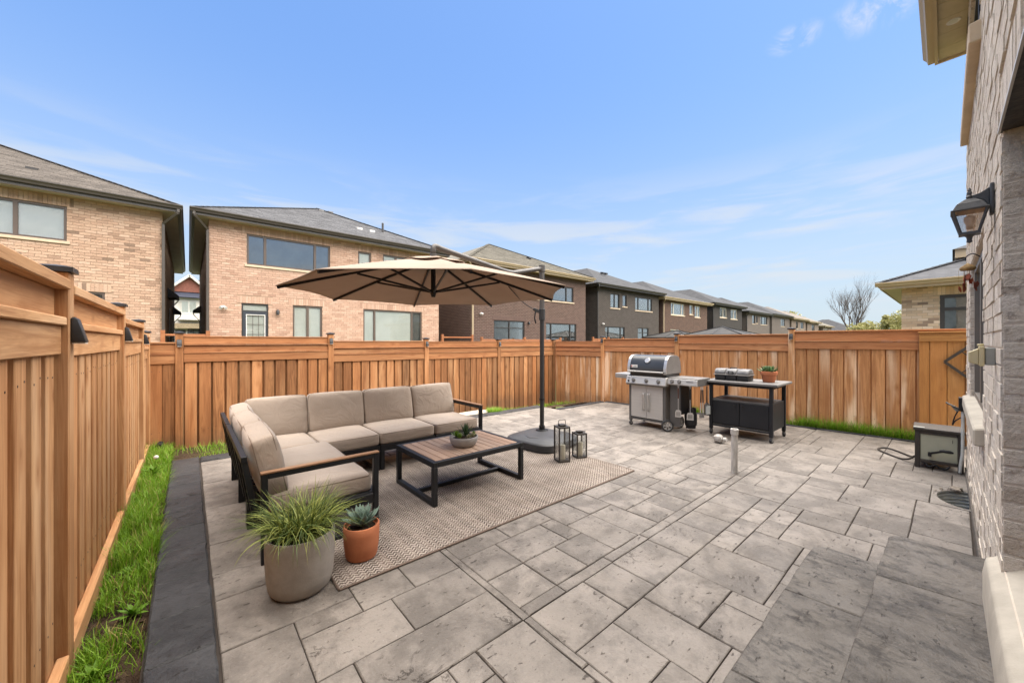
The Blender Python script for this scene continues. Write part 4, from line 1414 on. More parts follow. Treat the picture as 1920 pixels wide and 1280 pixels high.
window(gh, 0.4, 1.2, 1.2, 3.1, -0.12, [], M['winblack'], GM, BD, sill=False)


# small lean-to roofs on the side walls in the gap
def lean_to(parent, lx, ly, z, sgn):
    b = MB().prism([(0, 0.32), (sgn * 0.30, 0.05), (sgn * 0.30, -0.02), (0, -0.02)], 'y', ly, ly + 1.2)
    b.build('side_canopy', RF['dark'], parent, (lx, 0, z))
    downspout(parent, [(lx + sgn * 0.28, ly + 0.02, z), (lx + sgn * 0.28, ly + 0.02, z - 0.15), (lx + sgn * 0.05, ly + 0.02, z - 0.45), (lx + sgn * 0.05, ly + 0.02, 0.3)], M['gutter'], 0.035)


lean_to(h1, 8.14, 3.2, 3.55, 1)
lean_to(h1, 8.14, 9.0, 3.3, 1)
lean_to(h2, -0.02, 8.8, 3.4, -1)

# neighbour yards: low fences between the houses
NF = {'v': wood('neighbour_board', (0.33, 0.135, 0.06), (0.22, 0.085, 0.036), (0.42, 0.20, 0.09), 'z', 0.15, 0.4), 'h': wood('neighbour_rail', (0.36, 0.15, 0.065), (0.24, 0.09, 0.04), (0.45, 0.22, 0.1), 'x', 0.12, 0.4)}


def yard_fence(label, x0, x1, y, zt, nposts, open_top=True):
    t = thing('yard_fence', label, 'fence', (x0, y, -0.45))
    H = zt + 0.45
    for k in range(nposts):
        s = (x1 - x0) * k / max(1, nposts - 1)
        piece('post', t, s - 0.05, s + 0.05, -0.05, 0.05, 0, H + 0.1, NF['h'])
    piece('rail', t, 0.05, x1 - x0 - 0.05, -0.03, 0.03, H - 0.06, H, NF['h'])
    piece('rail', t, 0.05, x1 - x0 - 0.05, -0.03, 0.03, H - 0.32, H - 0.26, NF['h'])
    n = int((x1 - x0) / 0.15)
    for k in range(n):
        piece('board', t, k * 0.15 + 0.003, k * 0.15 + 0.147, -0.045, -0.031, 0.02, H - (0.26 if open_top else 0.07), NF['v'])
    return t


yard_fence('short fence closing the gap between the two nearest houses', -0.55, 0.45, 14.6, 1.72, 2)
yard_fence('neighbour fence between the rosy and the brown brick house', 8.6, 10.2, 14.8, 1.72, 2)
yard_fence('dark neighbour fence in front of the brown brick house', 9.6, 14.6, 13.2, 1.60, 3, False)
yard_fence('sliver of neighbour fence in front of the charcoal house, right of the pole', 17.6, 20.6, 13.4, 1.66, 3, False)


def pavilion(label, x, y, half, zeave, zap):
    t = thing('garden_pavilion', label, 'pavilion', (x, y, -0.45), R(0), 'black garden pavilions')
    zo = 0.45
    MB().add([(-half, -half, zeave + zo), (half, -half, zeave + zo), (half, half, zeave + zo), (-half, half, zeave + zo), (0, 0, zap + zo)], [(0, 1, 4), (1, 2, 4), (2, 3, 4), (3, 0, 4), (3, 2, 1, 0)]).build('roof', M['pavroof'], t)
    MB().box(-half, half, -half, -half + 0.05, zeave + zo - 0.12, zeave + zo - 0.001).box(-half, half, half - 0.05, half, zeave + zo - 0.12, zeave + zo - 0.001).box(-half, -half + 0.05, -half + 0.051, half - 0.051, zeave + zo - 0.12, zeave + zo - 0.001).box(half - 0.05, half, -half + 0.051, half - 0.051, zeave + zo - 0.12, zeave + zo - 0.001).build('beam', M['black'], t)
    for k in range(3):
        f = (k + 0.6) / 3.4
    rb = MB()
    for sx in (-1, 1):
        for sy in (-1, 1):
            rb.bar((sx * half, sy * half, zeave + zo + 0.02), (0, 0, zap + zo + 0.02), 0.05, 0.03)
    for sx, sy in ((-1, 0), (1, 0), (0, -1), (0, 1)):
        for k in (-0.5, 0, 0.5):
            e = (sx * half if sx else k * 2 * half * 0.98, sy * half if sy else k * 2 * half * 0.98, zeave + zo + 0.015)
            rb.bar(e, (e[0] * abs(k) * 0.5, e[1] * abs(k) * 0.5, zap + zo - (zap - zeave) * abs(k) * 0.5 + 0.015), 0.03, 0.02)
    rb.build('roof_rib', M['black'], t)
    for sx in (-1, 1):
        for sy in (-1, 1):
            piece('post', t, sx * (half - 0.15) - 0.06, sx * (half - 0.15) + 0.06, sy * (half - 0.15) - 0.06, sy * (half - 0.15) + 0.06, 0, zeave + zo - 0.12, M['black'])
    return t


M['pavroof'] = plain('black_roof_panel', (0.016, 0.0155, 0.0155), (0.035, 0.033, 0.031), 3, 0.65, 0, 0.25)
pavilion('black garden pavilion roof left of the other, above the grill', 25.2, 12.2, 1.65, 1.78, 2.25)
pavilion('black garden pavilion roof with a pale sheen, right of the other', 24.2, 8.95, 1.55, 1.90, 2.38)

# ------------------------------------------------------------------ house beyond the gate
nb = thing('brick_house', 'buff brick house beyond the gate at the right, with tan eaves', 'house', (16.0, 0.98, -0.45), R(-90))
# local x runs -Y, local +y runs +X ; visible wall is local y = 0 facing -y (towards -X)
Hn = 3.10 + 0.45
nops = [(0.75, 2.7, 1.2, 2.80 + 0.45)]
b = MB()
grid_wall(b, 0, 9, 0, Hn, nops, 0.011, 0.16)
b.box(0, 9, 0.16, 6, 0, Hn)
b.build('wall', M['mortar_buff'], nb)
lay_bricks(nb, BR['buff'], 0, 4.5, 0, Hn - 0.02, nops, 0.0, (0.98, -16, 1.95), 1.95, lambda u, z: u < 1.9, soldiers=[(0.63, 2.8, 3.256, 3.475)])
window(nb, 0.75, 2.7, 1.2, 3.25, 0.0, [0.5], M['winblack'], GM, BD, False, transom=2.85, bars=0.09)
eaves(nb, 0, 9, 0, 6, 0.42, Hn + 0.1, M['gutter_tan'], M['gutter_tan'])
hip_roof(nb, -0.46, 9.46, -0.46, 6.46, Hn + 0.131, RF['grey'], SH['grey'], pitch=0.40)
MB().box(1.45, 9, 1.5, 6.5, Hn, Hn + 1.0).build('upper_wall', brickpattern('buff_wall', (0.44, 0.36, 0.26), (0.38, 0.30, 0.21), (0.38, 0.32, 0.24)), nb)
MB().box(1.03, 9.4, 1.1, 7.0, Hn + 0.85, Hn + 1.10).build('upper_eave', M['gutter_tan'], nb)
hip_roof(nb, 0.98, 9.45, 1.05, 7.05, Hn + 1.101, RF['grey'], name='upper_roof')

# ------------------------------------------------------------------ the house on the right
HS = thing('brick_house', 'pale rough brick house wall along the right edge, soffit overhead', 'house', (0, -0.163, -0.45), R(0.5))
# local x along the wall, local +y outside ; z offset 0.45
zo = 0.45
DX1, WX0, WX1 = 2.70, 3.92, 5.91
oops = [(-1.0, DX1, 0.50 + zo, 2.42 + zo), (WX0, WX1, 0.95 + zo, 2.22 + zo), (4.22, 6.1, 3.70 + zo, 4.72 + zo)]
XE = 6.76
b = MB()
grid_wall(b, -5, XE, 0, 4.93 + zo, oops, -0.22, -0.007)
b.box(-5, XE, -9.0, -0.30, 0, 4.93 + zo)
b.box(-5, -1.0, -0.30, -0.22, 0, 4.9 + zo).box(DX1, WX0, -0.30, -0.22, 0, 4.9 + zo).box(WX1, XE, -0.30, -0.22, 0, 4.9 + zo)
b.build('wall', M['mortar_own'], HS)
lay_bricks(HS, BR['own'], 1.0, XE, 0.0, 4.92 + zo, oops, 0.0, (0, 0.16, 1.95), 0.4, lambda u, z: u > 2.0, soldiers=[(-0.2, DX1 + 0.1, 2.425 + zo, 2.64 + zo), (WX0 - 0.1, WX1 + 0.1, 2.23 + zo, 2.44 + zo)], sgn=1)
# quoin bricks of the door reveal and window reveal
z = 0.50 + zo
i = 0
rb_ = {}
qm = MB().box(-0.03, 0.03, -0.095, 0, -0.034, 0.034).mesh('brick', 0.003, 1)
qm.materials.append(BR['own'][0])
while z < 2.40 + zo:
    link('reveal_brick', qm, HS, (DX1 + 0.027 + rnd.uniform(-0.002, 0.002), -0.004, z + 0.036))
    z += 0.077
z = 0.95 + zo
while z < 2.2 + zo:
    link('reveal_brick', qm, HS, (WX1 + 0.027, -0.004, z + 0.036))
    z += 0.077
# door frame, glass, lintel
d = MB()
d.box(DX1 - 0.085, DX1 - 0.001, -0.20, -0.095, 0.5 + zo, 2.415 + zo).box(-0.999, DX1 - 0.086, -0.20, -0.095, 2.33 + zo, 2.415 + zo).box(-0.999, DX1 - 0.086, -0.20, -0.095, 0.5 + zo, 0.57 + zo)
d.box(0.8, 0.9, -0.20, -0.10, 0.571 + zo, 2.329 + zo)
dd = d.build('patio_door', plain('taupe_door_frame', (0.22, 0.185, 0.145), (0.19, 0.16, 0.125), 5, 0.5), HS, bevel=0.006, seg=1)
MB().box(0.901, DX1 - 0.086, -0.165, -0.160, 0.57 + zo, 2.33 + zo).build('pane', GM, dd)
MB().box(-0.99, 0.799, -0.165, -0.160, 0.57 + zo, 2.33 + zo).build('pane', GM, dd)
MB().box(-0.99, DX1 - 0.1, -0.215, -0.21, 0.5 + zo, 2.4 + zo).build('blind', BL, dd)
MB().box(-1.0, DX1 + 0.02, -0.094, 0.002, 2.416 + zo, 2.424 + zo).build('steel_lintel', plain('tarred_steel', (0.02, 0.018, 0.016), (0.06, 0.05, 0.04), 40, 0.6, bmp=0.5), HS)
MB().box(-1.0, DX1 + 0.02, 0.0025, 0.010, 2.412 + zo, 2.426 + zo).build('lintel_edge', plain('pale_steel_edge', (0.62, 0.60, 0.56), None, 6, 0.5), HS)
MB().box(-1.0, DX1, -0.22, -0.0945, 2.417 + zo, 2.43 + zo).build('lintel_soffit', plain('black_flashing', (0.02, 0.018, 0.016), (0.05, 0.04, 0.03), 30, 0.7, bmp=0.6), HS)
# door threshold ledge
MB().prism([(-0.30, -0.2 + zo), (-0.30, 0.56 + zo), (-0.06, 0.53 + zo), (0.035, 0.47 + zo), (0.045, 0.40 + zo), (0.045, -0.2 + zo)], 'x', -1.2, DX1 + 0.20).build('door_ledge', M['concrete'], HS, bevel=0.012, seg=2, smooth=50)
window(HS, WX0, WX1, 0.95 + zo, 2.22 + zo, 0.0, [0.5], M['wintaupe'], GM, BD, False, sgn=-1)
MB().prism([(-0.09, 0.86 + zo), (-0.09, 0.975 + zo), (0.045, 0.945 + zo), (0.045, 0.84 + zo), (0.0, 0.84 + zo)], 'x', WX0 - 0.14, WX1 + 0.14).build('window_sill', M['concrete'], HS, bevel=0.008, seg=1)
window(HS, 4.22, 6.1, 3.70 + zo, 4.72 + zo, 0.0, [0.5], M['winblack'], GM, BD, False, sgn=-1)
MB().prism([(-0.09, 3.56 + zo), (-0.09, 3.72 + zo), (0.055, 3.69 + zo), (0.055, 3.56 + zo)], 'x', 4.10, 6.22).build('window_sill', M['sillstone'], HS, bevel=0.006, seg=1)
# eave with slatted soffit and a pot light
ze = 4.98 + zo
sb_ = MB()
k = 0
x = -5.3
while x < 7.0:
    sb_.box(x, min(x + 0.298, 7.05), 0.002, 0.215, ze - 0.012, ze)
    x += 0.302
so_ = sb_.build('soffit', plain('tan_soffit', (0.46, 0.385, 0.25), (0.42, 0.35, 0.225), 14, 0.7, bmp=0.4, bscale=70), HS)
MB().lathe([(0.035, 0.0), (0.05, -0.006), (0.055, 0.0)], 20, (0, 0, 0)).build('pot_light', M['whiteplastic'], so_, (6.3, 0.10, ze - 0.0125))
MB().lathe([(0.0, 0.0), (0.034, -0.001)], 20, (0, 0, 0)).build('lens', M['chrome'], so_, (6.3, 0.10, ze - 0.0127))
MB().box(-5.3, 7.08, 0.216, 0.245, ze - 0.04, ze + 0.16).box(7.051, 7.08, -9.3, 0.2155, ze - 0.04, ze + 0.16).build('fascia', M['gutter_tan'], HS)
MB().prism([(0.246, ze + 0.0), (0.30, ze + 0.0), (0.315, ze + 0.05), (0.345, ze + 0.09), (0.345, ze + 0.13), (0.246, ze + 0.13)], 'x', -5.3, 7.10).build('gutter', M['gutter_tan'], HS)
MB().box(XE + 0.002, 7.05, -9.3, 0.001, ze - 0.012, ze).build('side_soffit', M['gutter_tan'], HS)
hip_roof(HS, -5.4, 7.12, -9.3, 0.28, ze + 0.161, RF['taupe'])
# dark strip where the wall meets the paving
MB().box(DX1 + 0.22, XE, 0.001, 0.012, zo - 0.02, zo + 0.06).build('foundation_strip', plain('damp_foundation', (0.07, 0.06, 0.05), (0.16, 0.14, 0.12), 20, 0.95), HS)

# ------------------------------------------------------------------ rug
RX0, RX1, RY0, RY1 = 0.69, 3.92, 2.40, 4.30
rb = MB()
nx_, ny_ = 40, 24
th_ = 0.011
for s_, zz in ((0, th_), (1, 0.001)):
    pass
vs, fs_ = [], []
for j in range(ny_ + 1):
    for i in range(nx_ + 1):
        vs.append(((RX1 - RX0) * i / nx_, (RY1 - RY0) * j / ny_, th_ + 0.0022 * math.sin(i * 0.9 + j * 0.5) * (0.3 + 0.7 * rnd.random())))
for j in range(ny_):
    for i in range(nx_):
        a = j * (nx_ + 1) + i
        fs_.append((a, a + 1, a + nx_ + 2, a + nx_ + 1))
rb.add(vs, fs_)
rug = thing('area_rug', 'large woven beige and brown outdoor rug under the coffee table', 'rug', (RX0, RY0, 0.0015))
rb.box(0, RX1 - RX0, 0, RY1 - RY0, 0, th_ - 0.004)
rb.build('woven_field', M['rug'], rug, fix=False)
bd = MB()
Lx, Ly = RX1 - RX0, RY1 - RY0
bd.tube([(0, 0, 0.006), (Lx, 0, 0.006)], 0.008, 6).tube([(0, Ly, 0.006), (Lx, Ly, 0.006)], 0.008, 6).tube([(0, 0, 0.006), (0, Ly, 0.006)], 0.008, 6).tube([(Lx, 0, 0.006), (Lx, Ly, 0.006)], 0.008, 6)
bd.build('bound_edge', plain('rug_binding', (0.17, 0.125, 0.10), (0.12, 0.088, 0.07), 40, 0.95), rug)


# ------------------------------------------------------------------ sofa
def pillow(sx, sy, sz, r=0.045, puff=0.03, n=10, dent=0.0, seed=0):
    """rounded, inflated box cushion with slightly uneven sides"""
    rr = random.Random(seed)
    ph = [rr.uniform(0, 6.28) for _ in range(8)]
    am = [rr.uniform(0.4, 1.0) for _ in range(8)]
    bm = bmesh.new()
    bmesh.ops.create_cube(bm, size=2)
    bmesh.ops.subdivide_edges(bm, edges=bm.edges[:], cuts=n, use_grid_fill=True)
    hx, hy, hz = sx / 2, sy / 2, sz / 2
    for v in bm.verts:
        u = v.co.copy()
        # concentrate samples at the edges
        f = lambda t: math.copysign(1 - (1 - abs(t)) ** 1.6, t)
        p = Vector((f(u.x) * hx, f(u.y) * hy, f(u.z) * hz))
        q = Vector((max(-hx + r, min(hx - r, p.x)), max(-hy + r, min(hy - r, p.y)), max(-hz + r, min(hz - r, p.z))))
        d = p - q
        if d.length > 1e-6:
            p = q + d.normalized() * r
        ex, ey, ez = 1 - (p.x / hx) ** 2, 1 - (p.y / hy) ** 2, 1 - (p.z / hz) ** 2
        ex, ey, ez = max(ex, 0), max(ey, 0), max(ez, 0)
        w = 0.004 * am[0] * math.sin(9 * p.x + ph[0] + 5 * p.y) + 0.003 * am[1] * math.sin(17 * p.y + ph[1] - 6 * p.x)
        p.z += math.copysign(1, p.z) * ((puff * (ex * ey) ** 0.55) if abs(p.z) > hz * 0.5 else 0) + w
        p.x += (p.x / hx) * puff * 0.25 * (ey * ez) ** 0.6
        p.y += (p.y / hy) * puff * 0.25 * (ex * ez) ** 0.6
        if dent: p.z -= dent * ex * ey * (1 if p.z > 0 else 0)
        v.co = p
    me = bpy.data.meshes.new('cushion')
    bmesh.ops.recalc_face_normals(bm, faces=bm.faces)
    bm.to_mesh(me)
    bm.free()
    me.polygons.foreach_set('use_smooth', [True] * len(me.polygons))
    me.materials.append(M['cushion'])
    return me


def welt(sx, sy, z, r=0.0042, cr=0.04):
    pts = []
    hx, hy = sx / 2, sy / 2
    for (cx, cy, a0) in ((hx - cr, hy - cr, 0), (-hx + cr, hy - cr, 90), (-hx + cr, -hy + cr, 180), (hx - cr, -hy + cr, 270)):
        for k in range(5):
            t = R(a0 + k * 22.5)
            pts.append((cx + cr * math.cos(t), cy + cr * math.sin(t), z))
    pts.append(pts[0])
    return MB().tube(pts, r, 5, False)


SO = (0.325, 5.20)                    # back left corner of the sofa
sofa = thing('sectional_sofa', 'L shaped outdoor sofa with taupe cushions on a black metal frame', 'sofa', (SO[0], SO[1], 0))
# local: x to the right, y towards the back (0 at the back edge, negative to the front)
SZ, FZ = 0.29, 0.215                   # deck height, underside of the deck beam
cells_back = [(0.0, 0.72), (0.725, 1.375), (1.38, 2.10), (2.105, 2.80)]   # x ranges
D = 0.86


def seat_cushion(x0, x1, y0, y1, seed):
    sx, sy, sz = x1 - x0 - 0.008, y1 - y0 - 0.008, 0.135
    o = link('seat_cushion', pillow(sx, sy, sz, 0.035, 0.022, 9, 0.0, seed), sofa, ((x0 + x1) / 2, (y0 + y1) / 2, SZ + sz / 2), (0, 0, R(random.Random(seed).uniform(-0.5, 0.5))))
    welt(sx - 0.012, sy - 0.012, sz / 2 - 0.011).build('piping', M['piping'], o, smooth=True)
    welt(sx - 0.012, sy - 0.012, -sz / 2 + 0.011).build('piping', M['piping'], o, smooth=True)


seat_cushion(0.10, 0.735, -0.80, -0.13, 1)
seat_cushion(0.74, 1.375, -D, -0.15, 2)
seat_cushion(1.38, 2.095, -D, -0.15, 3)
seat_cushion(2.10, 2.775, -D, -0.15, 4)
seat_cushion(0.10, 0.82, -1.49, -0.805, 5)
seat_cushion(0.10, 0.815, -2.13, -1.495, 6)


def back_cushion(c, w, h, th, yaw, tilt, seed):
    # built lying: x width, y height, z thickness ; stood up by rotation
    me = pillow(w, h, th, 0.036, 0.034, 10, 0.0, seed)
    o = link('back_cushion', me, sofa, c)
    rq = random.Random(seed * 3)
    o.rotation_euler = Euler((R(90) - tilt - R(rq.uniform(-2, 3)), R(rq.uniform(-1.2, 1.2)), yaw + R(rq.uniform(-1.5, 1.5))), 'XYZ')
    for zz in (th / 2 - 0.012, -th / 2 + 0.012):
        welt(w - 0.008, h - 0.008, zz, 0.004, 0.036).build('piping', M['piping'], o, smooth=True)


bz = SZ + 0.135 + 0.20
for (a, b2, sd) in ((0.15, 0.765, 11), (0.77, 1.43, 12), (1.435, 2.11, 13), (2.115, 2.78, 14)):
    back_cushion(((a + b2) / 2, -0.115, bz), b2 - a - 0.006, 0.465, 0.125, 0, R(13), sd)
for (a, b2, sd) in ((-0.80, -0.19, 15), (-1.44, -0.805, 16), (-2.10, -1.445, 17)):
    back_cushion((0.115, (a + b2) / 2, bz - 0.01), b2 - a - 0.006, 0.45, 0.15, R(90), R(13), sd)

# deck frames
fm = M['sofa_metal']
for (x0, x1, y0, y1) in ((0.05, 0.733, -0.83, -0.09), (0.737, 1.376, -D, -0.09), (1.384, 2.096, -D, -0.09), (2.104, 2.80, -D, -0.09), (0.05, 0.855, -1.49, -0.835), (0.05, 0.855, -2.145, -1.494)):
    f = MB()
    f.box(x0, x1, y0, y0 + 0.045, FZ, SZ).box(x0, x1, y1 - 0.045, y1, FZ, SZ).box(x0, x0 + 0.045, y0 + 0.046, y1 - 0.046, FZ, SZ).box(x1 - 0.045, x1, y0 + 0.046, y1 - 0.046, FZ, SZ)
    for k in range(5):
        yy = y0 + 0.05 + (y1 - y0 - 0.1) * (k + 0.5) / 5
        f.box(x0 + 0.046, x1 - 0.046, yy - 0.03, yy + 0.03, SZ - 0.02, SZ - 0.004)
    f.build('deck_frame', fm, sofa, bevel=0.003, seg=1)


def sled(axis, c, a, b, zt=FZ - 0.001, w=0.045):
    """U shaped leg: two uprights and a floor runner"""
    f = MB()
    if axis == 'y':
        f.box(c - w / 2, c + w / 2, a, a + w, 0.0, zt).box(c - w / 2, c + w / 2, b - w, b, 0, zt).box(c - w / 2, c + w / 2, a + w + 0.0005, b - w - 0.0005, 0, w)
    else:
        f.box(a, a + w, c - w / 2, c + w / 2, 0, zt).box(b - w, b, c - w / 2, c + w / 2, 0, zt).box(a + w + 0.0005, b - w - 0.0005, c - w / 2, c + w / 2, 0, w)
    f.build('leg', fm, sofa, bevel=0.003, seg=1)


for c in (1.353, 1.407, 2.073, 2.127):
    sled('y', c, -D + 0.002, -0.10)
for c in (-0.12, -0.86, -1.47, -1.52):
    sled('x', c, 0.03, 0.84 if c < -0.9 else 0.70)
# right arm frame
f = MB()
f.box(2.803, 2.848, -D, -D + 0.045, 0, 0.59).box(2.803, 2.848, -0.10, -0.055, 0, 0.59).box(2.803, 2.848, -D + 0.046, -0.101, 0.0, 0.045).box(2.803, 2.848, -D + 0.046, -0.101, 0.55, 0.59)
f.build('arm_frame', fm, sofa, bevel=0.003, seg=1)
MB().box(2.800, 2.851, -D - 0.002, -0.05, 0.5905, 0.606).build('armrest', wood('teak_arm_side', (0.29, 0.175, 0.105), (0.20, 0.11, 0.06), (0.34, 0.22, 0.14), 'y', 0.05, 0.4, False, 0.55), sofa, bevel=0.004)
# front left arm frame
f = MB()
f.box(0.045, 0.085, -2.195, -2.155, 0, 0.605).box(0.80, 0.84, -2.195, -2.155, 0, 0.605).box(0.0855, 0.7995, -2.195, -2.155, 0, 0.04).box(0.0855, 0.7995, -2.195, -2.155, 0.57, 0.605).box(0.0855, 0.7995, -2.193, -2.157, FZ, SZ)
f.build('arm_frame', fm, sofa, bevel=0.003, seg=1)
MB().box(0.042, 0.843, -2.198, -2.152, 0.6055, 0.620).build('armrest', M['teak_x'], sofa, bevel=0.004)


# slatted back frames
def back_frame(p, q, ztop):
    p, q = Vector(p), Vector(q)
    d = (q - p).normalized()
    out = Vector((-d.y, d.x, 0))
    f = MB()
    up0, up1 = 0.26, ztop
    lean = 0.075

    def at(s, z):
        r_ = p.lerp(q, s) + out * (lean * (z - up0) / (up1 - up0))
        return (r_.x, r_.y, z)
    L = (q - p).length
    m = 0.02 / L
    for s in (m, 0.5, 1 - m):
        f.bar(at(s, up0), at(s, up1), 0.035, 0.035, out)
    f.bar(at(0, up1), at(1, up1), 0.035, 0.04, (0, 0, 1))
    f.build('back_frame', fm, sofa, bevel=0.002, seg=1)
    n = 4
    for k in range(n):
        z = up0 + 0.05 + (up1 - up0 - 0.08) * k / (n - 1) - 0.01
        MB().bar(at(0.02, z), at(0.98, z), 0.012, 0.032, (0, 0, 1)).build('slat', fm, sofa)


for (x0, x1) in ((0.06, 0.73), (0.74, 1.372), (1.388, 2.092), (2.108, 2.795)):
    back_frame((x0, -0.03, 0), (x1, -0.03, 0), 0.70)
for (y0, y1) in ((-0.80, -0.06), (-1.49, -0.83), (-2.15, -1.50)):
    back_frame((0.03, y0, 0), (0.03, y1, 0), 0.715)

# ------------------------------------------------------------------ coffee table
ct = thing('coffee_table', 'low coffee table with a slatted wooden top and black metal frame', 'table', (1.665, 3.02, 0.012))
TX, TY, TZ, w = 1.09, 0.80, 0.40, 0.045
f = MB()
f.box(0, w, 0, TY, TZ - 0.05, TZ).box(TX - w, TX, 0, TY, TZ - 0.05, TZ).box(w + .0005, TX - w - .0005, 0, w, TZ - 0.05, TZ).box(w + .0005, TX - w - .0005, TY - w, TY, TZ - 0.05, TZ)
f.build('top_frame', M['black'], ct, bevel=0.003, seg=1)
for xx in (0.0, TX - w):
    for yy in (0.0, TY - w):
        piece('leg', ct, xx, xx + w, yy, yy + w, 0, TZ - 0.0505, M['black'], 0.003)
    piece('runner', ct, xx, xx + w, w + .0005, TY - w - .0005, 0, w, M['black'], 0.003)
piece('stretcher', ct, w + .0005, TX - w - .0005, TY / 2 - 0.02, TY / 2 + 0.02, 0.003, 0.041, M['black'], 0.003)
n = 12
sw = (TX - 2 * w - 0.002) / n
for k in range(n):
    piece('slat', ct, w + 0.001 + k * sw + 0.003, w + 0.001 + (k + 1) * sw - 0.003, w + 0.002, TY - w - 0.002, TZ - 0.022, TZ + 0.001, M['teak_y'], 0.003)


# ------------------------------------------------------------------ plants
def leaf_mesh(name, L, wd, th, mat, curl=0.25, tip=0.35, n=8):
    """fleshy pointed leaf along +x, bending up"""
    vs, fs = [], []
    ring = 8
    for i in range(n + 1):
        t = i / n
        ww = wd * (math.sin(math.pi * min(1, (0.25 + 0.75 * t) ** 0.9)) ** 0.8 if t < 1 else 0) * (1 if t < 0.75 else 1 - ((t - 0.75) / 0.25) ** 1.6)
        ww = max(ww, 0.002 if t < 1 else 0.0004)
        tt = max(th * (1 - 0.8 * t), 0.0006)
        x = L * t
        z = curl * L * t * t
        for k in range(ring):
            a = 2 * math.pi * k / ring
            cz = math.sin(a) * tt - 0.0
            cy = math.cos(a) * ww
            z2 = z + cz + 0.35 * ww * (cy / max(ww, 1e-5)) ** 2
            vs.append((x, cy, z2))
    for i in range(n):
        for k in range(ring):
            fs.append((i * ring + k, i * ring + (k + 1) % ring, (i + 1) * ring + (k + 1) % ring, (i + 1) * ring + k))
    fs.append(tuple(range(ring - 1, -1, -1)))
    fs.append(tuple(n * ring + k for k in range(ring)))
    me = MB().add(vs, fs).mesh(name, 0, smooth=True)
    me.materials.append(mat)
    return me


def rosette(parent, c, me, n, r_el=(12, 82), smin=0.45, smax=1.0, start=0.0, base=0.012):
    for i in range(n):
        t = i / (n - 1)
        az = i * 2.39996 + start
        el = r_el[0] + (r_el[1] - r_el[0]) * t ** 0.85 + rnd.uniform(-3, 3)
        s = smax + (smin - smax) * t
        o = link('leaf', me, parent, (c[0] + base * (1 - t) * math.cos(az), c[1] + base * (1 - t) * math.sin(az), c[2] + 0.045 * t * s))
        o.rotation_euler = Euler((0, -R(el), az), 'XYZ')
        o.scale = (s, s, s)


def rosette_joined(parent, name, c, mat, n, L, wd, th, el=(10, 80), smin=0.4, start=0.0, curl=0.2):
    """small leaves joined, too small to pick apart"""
    me = leaf_mesh('tmp', L, wd, th, mat, curl, n=5)
    b = MB()
    vv = [v.co.copy() for v in me.vertices]
    ff = [tuple(p.vertices) for p in me.polygons]
    for i in range(n):
        t = i / max(1, n - 1)
        az = i * 2.39996 + start
        s = 1 + (smin - 1) * t
        mt = Matrix.Translation(Vector(c) + Vector((0, 0, 0.02 * t))) @ Euler((0, -R(el[0] + (el[1] - el[0]) * t + rnd.uniform(-6, 6)), az)).to_matrix().to_4x4() @ Matrix.Scale(s, 4)
        b.add([mt @ v for v in vv], ff)
    bpy.data.meshes.remove(me)
    return stuff(b.build(name, mat, parent, smooth=True, fix=False))


# big cement pot with ornamental grass
pg = thing('potted_grass', 'big round cement pot overflowing with long green ornamental grass', 'potted plant', (0.525, 2.605, 0.0))
prof = [(0.135, 0.0), (0.155, 0.006), (0.172, 0.03), (0.181, 0.08), (0.187, 0.16), (0.190, 0.27), (0.190, 0.335), (0.186, 0.342), (0.176, 0.342), (0.172, 0.335), (0.170, 0.29)]
MB().lathe(prof, 48).build('pot', M['cement_pot'], pg, smooth=50)
MB().lathe([(0.1705, 0.285), (0.14, 0.30), (0.06, 0.312), (0.0, 0.316)], 24).build('soil', M['soilpot'], pg, smooth=True)


def blades(n, rad, L, el, droop, wd, seg, c=(0, 0, 0), seed=3, twist=0.6):
    rr = random.Random(seed)
    b = MB()
    for i in range(n):
        az = rr.uniform(0, 2 * math.pi)
        r0 = rad * math.sqrt(rr.random())
        a0 = rr.uniform(0, 2 * math.pi)
        p = Vector((c[0] + r0 * math.cos(a0), c[1] + r0 * math.sin(a0), c[2]))
        az = a0 + rr.uniform(-1.1, 1.1) if r0 > rad * 0.3 else az
        ll = rr.uniform(*L)
        e = R(rr.uniform(*el))
        dr = rr.uniform(*droop)
        w0 = rr.uniform(*wd)
        tw = rr.uniform(-twist, twist)
        vs = []
        for k in range(seg + 1):
            t = k / seg
            d = Vector((math.cos(e) * math.cos(az), math.cos(e) * math.sin(az), math.sin(e)))
            side = Vector((-math.sin(az + tw), math.cos(az + tw), 0.25 * math.sin(tw * 3)))
            w_ = w0 * (1 - t ** 1.8) * (0.55 + 0.45 * min(1, t * 4))
            if k == seg:
                vs.append(p)
            else:
                vs += [p - side * w_, p + side * w_]
            p = p + d * (ll / seg)
            e -= dr / seg
            az += rr.uniform(-0.06, 0.06)
        fs = [(2 * k, 2 * k + 1, 2 * k + 3, 2 * k + 2) for k in range(seg - 1)] + [(2 * seg - 2, 2 * seg - 1, 2 * seg)]
        b.add(vs, fs)
    return b


bl = blades(600, 0.135, (0.22, 0.38), (56, 90), (0.6, 2.7), (0.0024, 0.0050), 9, (0, 0, 0.30), 5)
stuff(bl.build('grass_blades', M['ornamental'], pg, fix=False))

